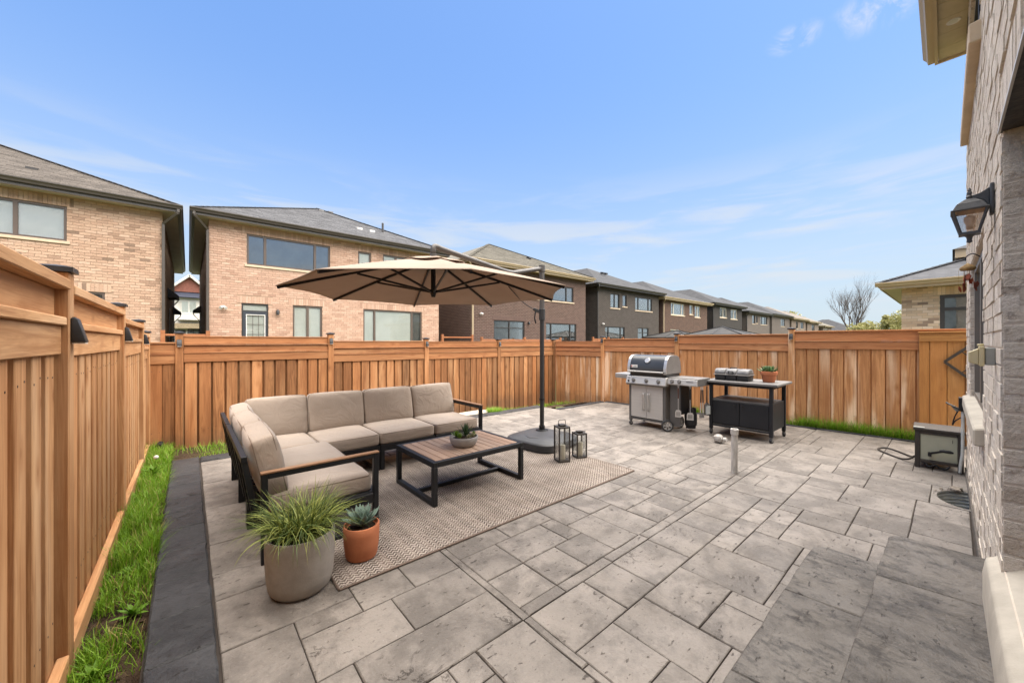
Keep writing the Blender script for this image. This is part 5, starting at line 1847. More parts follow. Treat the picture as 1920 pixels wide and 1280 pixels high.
# terracotta pot with a big succulent
ps = thing('potted_succulent', 'terracotta pot holding one large grey green succulent rosette on the rug corner', 'potted plant', (0.915, 2.675, 0.0125))
MB().lathe([(0.085, 0.0), (0.098, 0.006), (0.106, 0.03), (0.1075, 0.052), (0.109, 0.056), (0.1145, 0.10), (0.118, 0.17), (0.118, 0.222), (0.115, 0.226), (0.108, 0.226), (0.106, 0.20)], 40).build('pot', M['terracotta'], ps, smooth=40)
MB().lathe([(0.1055, 0.198), (0.05, 0.207), (0, 0.21)], 20).build('soil', M['soilpot'], ps, smooth=True)
sl_me = leaf_mesh('leaf', 0.155, 0.031, 0.010, M['succ_blue'], 0.22)
rosette(ps, (0, 0, 0.215), sl_me, 34, (14, 84), 0.42, 1.0, 0.4, 0.02)

# bowl of small succulents on the table
bw = thing('planter_bowl', 'low grey bowl of mixed small succulents on the coffee table', 'planter', (2.19, 3.33, 0.4135))
bw.scale = (1.12, 1.12, 1.12)
MB().lathe([(0.075, 0.0), (0.10, 0.004), (0.122, 0.03), (0.131, 0.065), (0.132, 0.088), (0.129, 0.091), (0.123, 0.091), (0.121, 0.07)], 40).build('bowl', M['bowlmat'], bw, smooth=50)
MB().lathe([(0.1205, 0.068), (0.06, 0.076), (0, 0.08)], 20).build('soil', M['soilpot'], bw, smooth=True)
vx = Vector((math.cos(-YAW), math.sin(-YAW), 0))
rosette_joined(bw, 'spiky_succulent', tuple(vx * 0.02 + Vector((0.02, 0.03, 0.08))), M['succ_dark'], 22, 0.125, 0.011, 0.004, (38, 88), 0.8, 0.3, 0.12)
rosette_joined(bw, 'green_succulent', tuple(vx * -0.068 + Vector((0, 0, 0.085))), M['succ_green'], 20, 0.062, 0.016, 0.004, (5, 75), 0.5, 0.0, 0.3)
rosette_joined(bw, 'green_succulent', tuple(vx * -0.03 + Vector((-0.03, -0.035, 0.083))), M['succ_green'], 16, 0.045, 0.013, 0.004, (10, 75), 0.5, 1.0, 0.3)
rosette_joined(bw, 'pale_succulent', tuple(vx * 0.07 + Vector((0.0, -0.02, 0.085))), M['succ_pale'], 18, 0.042, 0.012, 0.005, (5, 80), 0.5, 2.0, 0.3)
rosette_joined(bw, 'pale_succulent', tuple(vx * 0.03 + Vector((-0.02, -0.055, 0.082))), M['succ_pale'], 14, 0.035, 0.011, 0.005, (5, 80), 0.5, 3.0, 0.3)
rosette_joined(bw, 'pale_succulent', tuple(vx * 0.085 + Vector((0.03, 0.03, 0.083))), M['succ_green'], 14, 0.04, 0.010, 0.004, (15, 80), 0.6, 3.0, 0.3)

# ------------------------------------------------------------------ lanterns
lg = [None]


def lantern(loc, rz, w, h, label, up):
    t = thing('lantern', label, 'lantern', loc, rz, 'black lanterns by the parasol base')
    p = 0.016
    f = MB()
    a = w / 2
    f.box(-a, a, -a, a, 0.0, 0.022).box(-a, a, -a, a, h - 0.02, h)
    for sx in (-1, 1):
        for sy in (-1, 1):
            f.box(sx * a, sx * (a - p), sy * a, sy * (a - p), 0.0225, h - 0.0205)
    f.box(-a * 0.45, a * 0.45, -a * 0.45, a * 0.45, h + 0.0005, h + 0.014)
    f.box(-a * 0.55, a * 0.55, -a * 0.55, a * 0.55, h + 0.0145, h + 0.02)
    f.build('frame', M['lanternmetal'], t, bevel=0.002, seg=1)
    for (x0, x1, y0, y1) in ((-a + p, a - p, -a + 0.006, -a + 0.008), (-a + p, a - p, a - 0.008, a - 0.006), (-a + 0.006, -a + 0.008, -a + p, a - p), (a - 0.008, a - 0.006, -a + p, a - p)):
        MB().box(x0, x1, y0, y1, 0.0225, h - 0.0205).build('pane', M['glass_clear'], t)
    hw = a * 0.62
    if up:
        pts = [(-hw, 0, h + 0.005)] + [(-hw * 1.0, 0, h + 0.05)] + [(-hw + 0.02 - 0.02 * math.cos(R(k * 30)), 0, h + 0.055 + 0.02 * math.sin(R(k * 30))) for k in range(4)] + \
              [(hw - 0.02 + 0.02 * math.sin(R(k * 30)), 0, h + 0.055 + 0.02 * math.cos(R(k * 30))) for k in range(4)] + [(hw, 0, h + 0.05), (hw, 0, h + 0.005)]
    else:
        pts = [(-a * 1.05, 0, h - 0.004), (-a * 1.0, -0.02, h + 0.018), (-a * 0.7, -a * 0.5, h + 0.024), (0, -a * 0.6, h + 0.025), (a * 0.7, -a * 0.5, h + 0.024), (a * 1.0, -0.02, h + 0.018), (a * 1.05, 0, h - 0.004)]
    MB().tube(pts, 0.0042, 8).build('handle', M['lanternmetal'], t, smooth=True)
    return t


M['lanternmetal'] = plain('bronze_black_metal', (0.028, 0.023, 0.019), (0.04, 0.033, 0.027), 14, 0.45)


def candle(loc, r, h, label):
    t = thing('candle', label, 'candle', loc, 0, 'candles in the lanterns')
    MB().lathe([(r * 0.97, 0), (r, 0.004), (r, h - 0.004), (r * 0.94, h), (r * 0.55, h - 0.006), (0, h - 0.007)], 24).build('wax', M['wax'], t, smooth=40)
    MB().tube([(0, 0, h - 0.008), (0.001, 0, h + 0.006)], 0.0013, 6).build('wick', M['black'], t)


lantern((3.545, 3.175, 0.0125), R(-22), 0.155, 0.435, 'taller black lantern with upright loop handle beside the parasol base', True)
candle((3.545, 3.175, 0.036), 0.041, 0.175, 'ivory pillar candle inside the taller lantern')
lantern((3.835, 3.135, 0.0125), R(-22), 0.145, 0.315, 'shorter black lantern right of the taller one, handle folded down', False)
candle((3.835, 3.135, 0.036), 0.041, 0.17, 'ivory pillar candle inside the shorter lantern')

# ------------------------------------------------------------------ cantilever parasol
PC = Vector((2.02, 3.67, 0))
PP = Vector((4.05, 4.03, 0))
um = thing('patio_umbrella', 'large taupe cantilever parasol on a dark offset pole and square base', 'umbrella', PP)
off = PC - PP
RIM, APEX, RAD = 2.02, 2.395, 1.475
ang0 = math.atan2(math.cos(YAW), math.sin(YAW)) + R(22.5)
vt = [Vector((off.x + RAD * math.cos(ang0 + k * math.pi / 4), off.y + RAD * math.sin(ang0 + k * math.pi / 4), RIM)) for k in range(8)]
r_in = 0.20


def canopy_pt(k, s, t, sag=True):
    """k panel, s across 0..1, t from centre 0 to rim 1"""
    a = off + (vt[k] - off) * 0
    c = Vector((off.x, off.y, 0))
    p0, p1 = vt[k], vt[(k + 1) % 8]
    e = p0.lerp(p1, s)
    # slight scallop at the rim
    inn = 1 - 0.028 * math.sin(math.pi * s) * t * t
    x = c.x + (e.x - c.x) * t * inn
    y = c.y + (e.y - c.y) * t * inn
    z = APEX + (RIM - APEX) * (t ** 1.12)
    z -= 0.022 * math.sin(math.pi * s) * math.sin(math.pi * min(1, t * 1.0)) * 1.0
    z += 0.012 * math.sin(math.pi * s) * t ** 6
    return Vector((x, y, z))


cb = MB()
ns, nt_ = 6, 12
for k in range(8):
    vs, fs = [], []
    for j in range(nt_ + 1):
        t = 0.13 + (1 - 0.13) * j / nt_
        for i in range(ns + 1):
            vs.append(canopy_pt(k, i / ns, t))
    for j in range(nt_):
        for i in range(ns):
            a = j * (ns + 1) + i
            fs.append((a, a + 1, a + ns + 2, a + ns + 1))
    cb.add(vs, fs)
can = cb.build('canopy', M['canopy'], um, smooth=30, weld=True)
md = can.modifiers.new('thickness', 'SOLIDIFY')
md.thickness = 0.006
md.offset = 1
vb = MB()
for k in range(8):
    vs, fs = [], []
    for j in range(6):
        t = 0.02 + 0.24 * j / 5
        for i in range(7):
            s = i / 6
            p = canopy_pt(k, s, t)
            z = p.z + 0.03 - 0.004 * (t > 0.2) * math.sin(math.pi * s * 2)
            if j == 5: z += 0.012 * math.sin(math.pi * s) - 0.006
            vs.append((p.x, p.y, z))
    for j in range(5):
        for i in range(6):
            a = j * 7 + i
            fs.append((a, a + 1, a + 8, a + 7))
    vb.add(vs, fs)
vnt = vb.build('vent_flap', M['canopy'], can, smooth=40, weld=True)
md = vnt.modifiers.new('thickness', 'SOLIDIFY')
md.thickness = 0.005
hubz = 2.03
for k in range(8):
    tip = vt[k]
    rb = MB()
    prev = None
    for j in range(9):
        t = 0.06 + 0.93 * j / 8
        p = canopy_pt(k, 0, t) - Vector((0, 0, 0.018))
        if prev is not None: rb.bar(prev, p, 0.016, 0.024)
        prev = p
    ro = rb.build('rib', M['black'], um)
    mid = canopy_pt(k, 0, 0.52) - Vector((0, 0, 0.03))
    MB().bar((off.x, off.y, hubz), mid, 0.014, 0.02).build('strut', M['black'], ro)
MB().tube([(off.x, off.y, hubz - 0.03), (off.x, off.y, APEX - 0.01)], 0.026, 14).tube([(off.x, off.y, hubz - 0.05), (off.x, off.y, hubz + 0.03)], [0.02, 0.045], 14).build('hub', M['black'], um, smooth=40)
# arm: from the hub top to the pole head with an elbow
M['polegrey'] = plain('grey_brown_pole', (0.085, 0.078, 0.072), (0.07, 0.064, 0.06), 3, 0.45, 0.2)
M['poledark'] = plain('dark_pole', (0.026, 0.026, 0.027), (0.032, 0.032, 0.033), 3, 0.42, 0.1)
hubtop = Vector((off.x, off.y, 2.535))
elbow = Vector((off.x * 0.36, off.y * 0.36, 2.425))
head = Vector((0.0, 0.0, 2.60))
MB().tube([(off.x, off.y, APEX + 0.015), (off.x, off.y, 2.45)], 0.036, 16).build('arm_head', M['polegrey'], um, smooth=40)
pts = [Vector((off.x, off.y, 2.44)), Vector((off.x, off.y, 2.49))]
p0, p2 = Vector((off.x, off.y, 2.50)), hubtop.lerp(elbow, 0.07)
for j in range(7):
    t = j / 6
    pts.append(p0 * (1 - t) ** 2 + (hubtop + Vector((0, 0, 0.02))) * 2 * t * (1 - t) + p2 * t * t)
for j in range(1, 5): pts.append(hubtop.lerp(elbow, 0.07 + 0.79 * j / 4))
for j in range(1, 5):
    t = j / 4
    a, c = hubtop.lerp(elbow, 0.86), elbow.lerp(head, 0.14)
    pts.append(a * (1 - t) ** 2 + elbow * 2 * t * (1 - t) + c * t * t)
for j in range(1, 6): pts.append(elbow.lerp(head, 0.14 + 0.86 * j / 5))
MB().tube(pts, 0.031, 14).build('arm', M['polegrey'], um, smooth=True)
MB().tube([(0, 0, 1.9), (0, 0, 2.63)], 0.037, 16).tube([(0, 0, 2.55), (0, 0, 2.645)], 0.047, 16).build('pole_head', M['polegrey'], um, smooth=40)
MB().tube([(0, 0, 0.10), (0, 0, 1.99)], 0.033, 18).build('pole', M['poledark'], um, smooth=40)
MB().tube([(0, 0, 0.62), (0, 0, 0.645)], 0.041, 18).build('collar', M['black'], um, smooth=40)
MB().tube([(0, 0, 0.155), (0, 0, 0.18)], [0.10, 0.085], 20).tube([(0, 0, 0.18), (0, 0, 0.235)], 0.045, 18).build('pole_socket', M['black'], um, smooth=40)
# crank housing on the pole
vd = Vector((-math.sin(YAW), -math.cos(YAW), 0))
rt = Vector((math.cos(YAW), -math.sin(YAW), 0))
ck = MB().tube([(0, 0, 1.82), (0, 0, 1.99)], 0.046, 16)
q = -rt * 0.07
ck.bar(Vector((0, 0, 1.93)) - rt * 0.01, Vector((0, 0, 1.99)) - rt * 0.13, 0.05, 0.045)
ck.build('crank_housing', M['poledark'], um, bevel=0.004, seg=1, smooth=40)
MB().tube([Vector((0, 0, 1.95)) - rt * 0.10 + vd * 0.05, Vector((0, 0, 1.85)) - rt * 0.115 + vd * 0.06, Vector((0, 0, 1.77)) - rt * 0.095 + vd * 0.05], 0.010, 8).build('crank_handle', M['black'], um, smooth=40)
# webbing strap from a rib to the crank
vk = min(range(8), key=lambda k: (vt[k] - Vector((-0.57, -0.72, RIM))).length)
st0 = canopy_pt((vk + 7) % 8, 0, 0.72) if False else canopy_pt(vk, 0, 0.60) - Vector((0, 0, 0.04))
e_ = Vector((0, 0, 1.99)) - rt * 0.13
sp = [st0.lerp(e_, t) - Vector((0, 0, 0.035 * math.sin(math.pi * t))) for t in [i / 10 for i in range(11)]]
MB().tube(sp, 0.006, 6).build('strap', M['black'], um, smooth=True)
# base: rounded square, water filled, two tiers with moulded arrows


def rsq(h, r, n=6):
    out = []
    for (sx, sy, a0) in ((1, 1, 0), (-1, 1, 90), (-1, -1, 180), (1, -1, 270)):
        for k in range(n + 1):
            t = R(a0 + 90 * k / n)
            out.append((sx * (h - r) + r * math.cos(t), sy * (h - r) + r * math.sin(t)))
    return out


bs = MB()
tiers = [(0.405, 0.0), (0.417, 0.014), (0.417, 0.098), (0.405, 0.115), (0.385, 0.124), (0.37, 0.125), (0.35, 0.138), (0.15, 0.152)]
n = len(rsq(0.4, 0.13))
vs = []
for (h, z) in tiers:
    vs += [(x, y, z) for x, y in rsq(h, 0.20 * min(1, h / 0.4))]
fs = []
for i in range(len(tiers) - 1):
    for k in range(n):
        fs.append((i * n + k, i * n + (k + 1) % n, (i + 1) * n + (k + 1) % n, (i + 1) * n + k))
fs.append(tuple(range(n - 1, -1, -1)))
fs.append(tuple((len(tiers) - 1) * n + k for k in range(n)))
bs.add(vs, fs)
basemat = plain('charcoal_resin', (0.040, 0.040, 0.042), (0.055, 0.055, 0.057), 4, 0.5, 0, 0.4, 0.15, 150)
bo = bs.build('base', basemat, um, (-0.14, -0.14, 0.0125), (0, 0, R(8)), smooth=30)
for k in range(4):
    MB().prism([(-0.07, 0.14), (0.07, 0.14), (0.13, 0.24), (0.0, 0.30), (-0.13, 0.24)], 'z', 0.130, 0.149).build('moulded_panel', basemat, bo, (0, 0, 0), (0, 0, k * R(90)), bevel=0.005, seg=1)
um.location.z = 0

# ------------------------------------------------------------------ gas grill (front faces -X)
gr = thing('gas_grill', 'stainless and black gas barbecue with two doors, side tables and hooks', 'barbecue', (6.32, 3.47, 0.0), R(-90))
SS, CG, CA = M['stainless'], M['castgrey'], M['carcass']
for sx in (-1, 1):
    x0, x1 = sorted((sx * 0.30, sx * 0.345))
    b = MB().box(x0, x1, -0.255, -0.205, 0.085, 0.765).box(x0, x1, 0.20, 0.25, 0.085, 0.765).box(x0 + 0.004, x1 - 0.004, -0.2045, 0.1995, 0.13, 0.765)
    b.build('side_panel', CA, gr, bevel=0.004, seg=1)
for (x0, x1) in ((-0.297, -0.0015), (0.0015, 0.297)):
    do = MB().box(x0, x1, -0.262, -0.235, 0.165, 0.745).build('door', SS, gr, bevel=0.004, seg=1)
    hx = -0.036 if x0 < -0.1 else 0.036
    MB().tube([(hx, -0.262, 0.30), (hx, -0.29, 0.31), (hx, -0.295, 0.335), (hx, -0.295, 0.565), (hx, -0.29, 0.59), (hx, -0.262, 0.60)], 0.0085, 8).tube(
        [(hx * 1.75, -0.262, 0.30), (hx * 1.75, -0.285, 0.31), (hx * 1.75, -0.289, 0.335), (hx * 1.75, -0.289, 0.565), (hx * 1.75, -0.285, 0.59), (hx * 1.75, -0.262, 0.60)], 0.0055, 8).build('handle', M['chrome'], do, smooth=True)
MB().box(-0.2995, 0.2995, -0.25, 0.24, 0.115, 0.15).build('bottom_shelf', CA, gr, bevel=0.004, seg=1)
MB().box(-0.2995, 0.2995, 0.225, 0.24, 0.151, 0.76).build('back_panel', CA, gr)
MB().prism([(-0.255, 0.748), (-0.318, 0.752), (-0.322, 0.765), (-0.285, 0.882), (-0.275, 0.888), (-0.20, 0.888), (-0.20, 0.748)], 'x', -0.372, 0.372).build('control_panel', SS, gr, bevel=0.004, seg=1)
MB().prism([(-0.319, 0.7475), (-0.15, 0.7475), (-0.15, 0.725), (-0.30, 0.728)], 'x', -0.365, 0.365).build('drip_rail', CG, gr)
sl_ = math.atan2(0.037, 0.117)
for kx in (-0.20, 0.045, 0.265):
    k_ = MB().tube([(0, 0, 0), (0, 0, 0.006)], 0.033, 20).tube([(0, 0, 0.006), (0, 0, 0.036)], [0.027, 0.024], 16).box(-0.007, 0.007, -0.026, 0.026, 0.0365, 0.046)
    k_.build('knob', CG, gr, (kx - 0.02, -0.306, 0.818), (R(90) - sl_, 0, 0), smooth=40)
MB().tube([(0, 0, 0), (0, 0, 0.012)], 0.016, 14).build('igniter_button', M['black'], gr, (-0.315, -0.313, 0.80), (R(90) - sl_, 0, 0), smooth=40)
MB().tube([(0, 0, 0), (0, 0, 0.004)], 0.012, 14).build('emblem', CG, gr, (-0.318, -0.300, 0.85), (R(90) - sl_, 0, 0), smooth=40)
MB().box(-0.345, 0.345, -0.225, 0.24, 0.889, 0.945).build('firebox', M['enamel'], gr, bevel=0.006, seg=1)
lp = [(-0.262, 0.948), (-0.268, 0.985), (-0.262, 1.045), (-0.245, 1.115), (-0.215, 1.185), (-0.17, 1.232), (-0.12, 1.252), (-0.02, 1.262), (0.10, 1.255), (0.18, 1.225), (0.225, 1.15), (0.245, 1.05), (0.25, 0.948)]
lid = MB().prism(lp, 'x', -0.33, 0.33).build('lid', M['enamel'], gr, smooth=35)
c_ = (0.0, 1.09)
lp2 = [(c_[0] + (y - c_[0]) * 1.02, c_[1] + (z - c_[1]) * 1.02 if z > 0.95 else z - 0.002) for y, z in lp]
for sx in (-1, 1):
    MB().prism(lp2, 'x', sx * 0.3305, sx * 0.366).build('lid_end', CG, lid, bevel=0.004, seg=1, smooth=35)
    band = [(y, z) for y, z in lp2[:7]]
    tb = MB()
    for p, q in zip(band[:-1], band[1:]):
        tb.bar((sx * 0.341, p[0] - 0.003, p[1]), (sx * 0.341, q[0] - 0.003, q[1]), 0.05, 0.009, (0, -1, 0.3))
    tb.build('lid_trim', M['chrome'], lid)
MB().tube([(-0.33, -0.312, 0.975), (0.33, -0.312, 0.975)], 0.014, 14).build('lid_handle', SS, lid, smooth=40)
MB().box(-0.33, -0.29, -0.312, -0.268, 0.966, 0.984).box(0.29, 0.33, -0.312, -0.268, 0.966, 0.984).build('handle_bracket', CG, lid)
tl = math.atan2(0.03, 0.07)
MB().lathe([(0.0, 0.0), (0.048, 0.0), (0.05, 0.008), (0.044, 0.014), (0.0, 0.014)], 28).build('thermometer', M['chrome'], lid, (0.0, -0.222, 1.165), (R(90) - R(30), 0, 0), smooth=40)
MB().lathe([(0.0, 0.0), (0.036, 0.001)], 24).build('dial', M['whiteplastic'], lid, (0.0, -0.2295, 1.173), (R(90) - R(30), 0, 0))
bp = MB().box(-0.062, 0.062, -0.022, 0.022, 0, 0.004).build('badge', M['whiteplastic'], lid, (-0.235, -0.2602, 1.062), (R(90) - R(12), 0, 0))


def text(body, size, mat, parent, loc, rot, ext=0.0008, name='lettering', spacing=1.0):
    cu = bpy.data.curves.new(name, 'FONT')
    cu.body = body
    cu.size = size
    cu.extrude = ext
    cu.align_x = 'CENTER'
    cu.align_y = 'CENTER'
    cu.space_character = spacing
    tmp = bpy.data.objects.new(name, cu)
    COL.objects.link(tmp)
    dg = bpy.context.evaluated_depsgraph_get()
    me = bpy.data.meshes.new_from_object(tmp.evaluated_get(dg))
    bpy.data.objects.remove(tmp)
    me.materials.clear()
    me.materials.append(mat)
    return link(name, me, parent, loc, rot)


# badge marks : small emblem and a word, as blurred on the photo
text('weber', 0.034, M['black'], gr, (-0.220, -0.2655, 1.063), (R(90) - R(12), 0, 0))
MB().box(-0.012, 0.012, -0.012, 0.012, 0, 0.001).build('emblem', plain('dull_red', (0.35, 0.06, 0.05), None, 5, 0.5), gr, (-0.285, -0.2655, 1.063), (R(90) - R(12), 0, 0))
# left table, rounded front
lt = [(-0.375, -0.19), (-0.66, -0.19), (-0.70, -0.165), (-0.715, -0.12), (-0.715, 0.20), (-0.69, 0.23), (-0.375, 0.23)]
MB().prism(lt, 'z', 0.82, 0.905).build('left_table', plain('light_grey_table', (0.34, 0.34, 0.33), (0.29, 0.29, 0.28), 4, 0.4, 0.4), gr, bevel=0.010, seg=2, smooth=40)
# right table with burner knobs
rtb = MB().box(0.375, 0.86, -0.235, 0.235, 0.876, 0.902).build('right_table', CG, gr, bevel=0.006, seg=2)
MB().prism([(-0.255, 0.785), (-0.262, 0.80), (-0.245, 0.884), (-0.2355, 0.888), (-0.2355, 0.785)], 'x', 0.376, 0.86).build('table_front', SS, gr, bevel=0.003, seg=1)
MB().box(0.845, 0.86, -0.235, 0.235, 0.785, 0.8755).build('table_end', CA, gr)
MB().box(0.376, 0.8445, 0.22, 0.235, 0.80, 0.8755).build('table_back', CA, gr)
for kx in (0.455, 0.575):
    MB().tube([(0, 0, 0), (0, 0, 0.005)], 0.033, 20).tube([(0, 0, 0.005), (0, 0, 0.028)], 0.024, 16).build('knob', CG, gr, (kx, -0.253, 0.842), (R(90) - R(11), 0, 0), smooth=40)
MB().box(-0.055, 0.055, -0.006, 0.006, 0, 0.001).build('printed_line', M['carcass'], gr, (0.745, -0.2535, 0.85), (R(90) - R(11), 0, 0))
# tank cover panel below the right table
MB().box(0.39, 0.565, -0.19, -0.17, 0.09, 0.784).build('tank_panel', CA, gr, bevel=0.004, seg=1)
# gas tank
tk = thing('gas_tank', 'dark gas cylinder hanging behind the grill tools', 'gas tank', (6.45, 2.88, -0.012))
tk.scale = (0.85, 0.85, 0.85)
MB().lathe([(0.0, 0.085), (0.07, 0.09), (0.105, 0.115), (0.115, 0.16), (0.115, 0.33), (0.10, 0.37), (0.05, 0.395), (0.0, 0.40)], 24).build('shell', M['blackplastic'], tk, smooth=40)
MB().lathe([(0.085, 0.06), (0.09, 0.06), (0.09, 0.10), (0.085, 0.10)], 20, closed=True).build('foot_ring', M['blackplastic'], tk, smooth=40)
MB().tube([(0, 0, 0.395), (0, 0, 0.45)], 0.03, 12).lathe([(0.095, 0.36), (0.10, 0.36), (0.10, 0.46), (0.095, 0.46)], 20, closed=True).build('collar', M['blackplastic'], tk, smooth=40)
# wheels and castors
M['rimgrey'] = plain('grey_wheel_rim', (0.36, 0.35, 0.335), (0.30, 0.29, 0.28), 6, 0.45, 0.2)
for (wx, wy) in ((0.345, -0.20), (0.345, 0.20)):
    wh = MB().lathe([(0.072, -0.020), (0.094, -0.018), (0.099, -0.010), (0.099, 0.010), (0.094, 0.018), (0.072, 0.020)], 32, closed=True).build('wheel', M['blackplastic'], gr, (wx + 0.042, wy - 0.075 if wy < 0 else wy, 0.0992), (R(90), 0, R(42) if wy < 0 else R(90)), smooth=40)
    rim = MB().lathe([(0.063, -0.013), (0.0725, -0.013), (0.0725, 0.013), (0.063, 0.013)], 28, closed=True)
    rim.tube([(0, 0, -0.018), (0, 0, 0.018)], 0.018, 14)
    for k in range(6):
        a = k * math.pi / 3
        rim.bar((0.016 * math.cos(a), 0.016 * math.sin(a), 0), (0.066 * math.cos(a), 0.066 * math.sin(a), 0), 0.022, 0.016)
    rim.build('rim', M['rimgrey'], wh, smooth=40)


def castor(parent, x, y, r=0.034, top=0.085):
    c = MB().lathe([(r * 0.4, -0.014), (r * 0.92, -0.014), (r, -0.008), (r, 0.008), (r * 0.92, 0.014), (r * 0.4, 0.014)], 20, closed=True)
    c.tube([(0, 0, -0.016), (0, 0, 0.016)], r * 0.42, 10)
    o = c.build('castor', M['blackplastic'], parent, (x, y, r + 0.0005), (R(90), 0, R(90 + rnd.uniform(-30, 30))), smooth=40)
    MB().box(-r * 0.5, r * 0.5, -r * 0.4, r * 0.9, -0.021, -0.0165).box(-r * 0.5, r * 0.5, -r * 0.4, r * 0.9, 0.0165, 0.021).box(-r * 0.5, r * 0.5, r * 1.02, r * 1.2, -0.021, 0.021).build('fork', M['castgrey'], o)
    MB().box(-0.015, 0.015, -0.015, 0.015, 2 * r + 0.006, top).build('castor_stem', M['castgrey'], parent, (x, y, 0))
    return o


castor(gr, -0.322, -0.228)
castor(gr, -0.322, 0.225)
MB().box(0.566, 0.58, -0.189, 0.19, 0.30, 0.784).build('tank_screen', M['black'], gr)
# tool hooks rail on the right table end
MB().tube([(0.872, -0.20, 0.79), (0.872, 0.20, 0.79)], 0.005, 8).build('hook_rail', M['black'], gr, smooth=True)


def hang_tool(name, label, loc, rz, parts, cat, tilt=0.0):
    t = thing(name, label, cat, loc, rz, 'tools hung from the grill')
    t.rotation_euler = (tilt, 0, rz)
    for (nm, mb, mt, sm) in parts:
        mb.build(nm, mt, t, smooth=sm)
    return t


M['toolwood'] = plain('dark_tool_grip', (0.085, 0.032, 0.02), (0.06, 0.024, 0.016), 20, 0.5)


def spatula_parts(dark, L=0.46, bwid=0.038):
    h = MB().tube([(0, 0, -0.03), (0, 0.0, -0.20)], [0.010, 0.008], 10)
    r = MB().tube([(0, 0, 0), (0, 0, -0.035)], 0.004, 8).tube([(0, 0, -0.195), (0, -0.008, -L + 0.11)], 0.0048, 8)
    lp_ = MB().tube([(0.012 * math.sin(a), 0, 0.012 * math.cos(a) + 0.004) for a in [k * math.pi / 6 for k in range(13)]], 0.0025, 6, False)
    bl_ = MB()
    z0, z1 = -L + 0.115, -L
    sl5 = [-0.8, -0.58, -0.44, -0.26, -0.10, 0.10, 0.26, 0.44, 0.58, 0.8]
    bl_.prism([(-bwid * 0.62, z0), (bwid * 0.62, z0), (bwid * 0.95, z0 - 0.03), (-bwid * 0.95, z0 - 0.03)], 'y', -0.010, -0.008)
    for a, c in ((-0.95, -0.60), (-0.44, -0.27), (-0.10, 0.10), (0.27, 0.44), (0.60, 0.95)):
        bl_.box(a * bwid, c * bwid, -0.010, -0.008, z1 + 0.018, z0 - 0.0305)
    bl_.box(-bwid, bwid, -0.010, -0.008, z1, z1 + 0.0175)
    return [('grip', h, M['toolwood'] if dark else M['black'], 40), ('shaft', r, M['chrome'], 40), ('hanging_loop', lp_, M['chrome'], True), ('blade', bl_, M['stainless'], None)]


RZG = R(-90)


def gl(x, y, z):
    """grill local to world"""
    return (6.32 + y, 3.47 - x, z)


hang_tool('spatula', 'metal spatula with a dark red wooden grip, leftmost of the hanging grill tools', gl(0.575, -0.285, 0.775), R(-70), spatula_parts(True, 0.50, 0.046), 'spatula')
hang_tool('spatula', 'broad slotted spatula with a black grip beside the wooden gripped one', gl(0.76, -0.272, 0.775), R(-62), spatula_parts(False, 0.52, 0.05), 'spatula')
tg = MB().bar((-0.012, 0, 0.0), (-0.022, 0, -0.42), 0.016, 0.005, (0, 1, 0)).bar((0.012, 0, 0.0), (0.022, 0.0, -0.42), 0.016, 0.005, (0, 1, 0))
tgh = MB().tube([(-0.014, -0.006, -0.05), (-0.02, -0.006, -0.25)], 0.009, 8).tube([(0.014, -0.006, -0.05), (0.02, -0.006, -0.25)], 0.009, 8)
tge = MB().tube([(-0.022, 0, -0.41), (-0.018, 0, -0.49)], [0.012, 0.02], 8).tube([(0.022, 0, -0.41), (0.018, 0, -0.49)], [0.012, 0.02], 8)
hang_tool('grill_tongs', 'black gripped metal tongs hanging from the end of the grill table', gl(0.875, -0.12, 0.78), R(-35), [('arm', tg, M['chrome'], None), ('grip', tgh, M['black'], 40), ('tip', tge, M['castgrey'], 40)], 'tongs')
bs_ = MB().tube([(0, 0, 0), (0, 0, -0.30)], [0.009, 0.011], 10)
bh_ = MB().box(-0.04, 0.04, -0.012, 0.012, -0.46, -0.30).prism([(-0.04, -0.30), (0.04, -0.30), (0.012, -0.27), (-0.012, -0.27)], 'y', -0.010, 0.010)
br_ = MB().box(-0.036, 0.036, -0.034, -0.0125, -0.45, -0.32)
hang_tool('grill_brush', 'grill brush with a grey square head hanging right of the tongs', gl(0.88, 0.06, 0.78), R(-30), [('handle', bs_, M['black'], 40), ('head', bh_, M['castgrey'], None), ('bristles', br_, M['galv'], None)], 'brush')
sc_ = MB().tube([(0, 0, 0), (0, 0, -0.33)], 0.0045, 8)
sc2 = MB().bar((-0.012, 0, -0.33), (-0.02, 0, -0.48), 0.006, 0.014).bar((0.012, 0, -0.33), (0.02, 0, -0.48), 0.006, 0.014).bar((-0.014, 0, -0.335), (0.014, 0, -0.335), 0.008, 0.012)
hang_tool('grill_fork', 'two pronged grill fork, last tool on the grill table', gl(0.88, 0.16, 0.78), R(-35), [('shaft', sc_, M['chrome'], 40), ('prong', sc2, M['castgrey'], None)], 'fork')

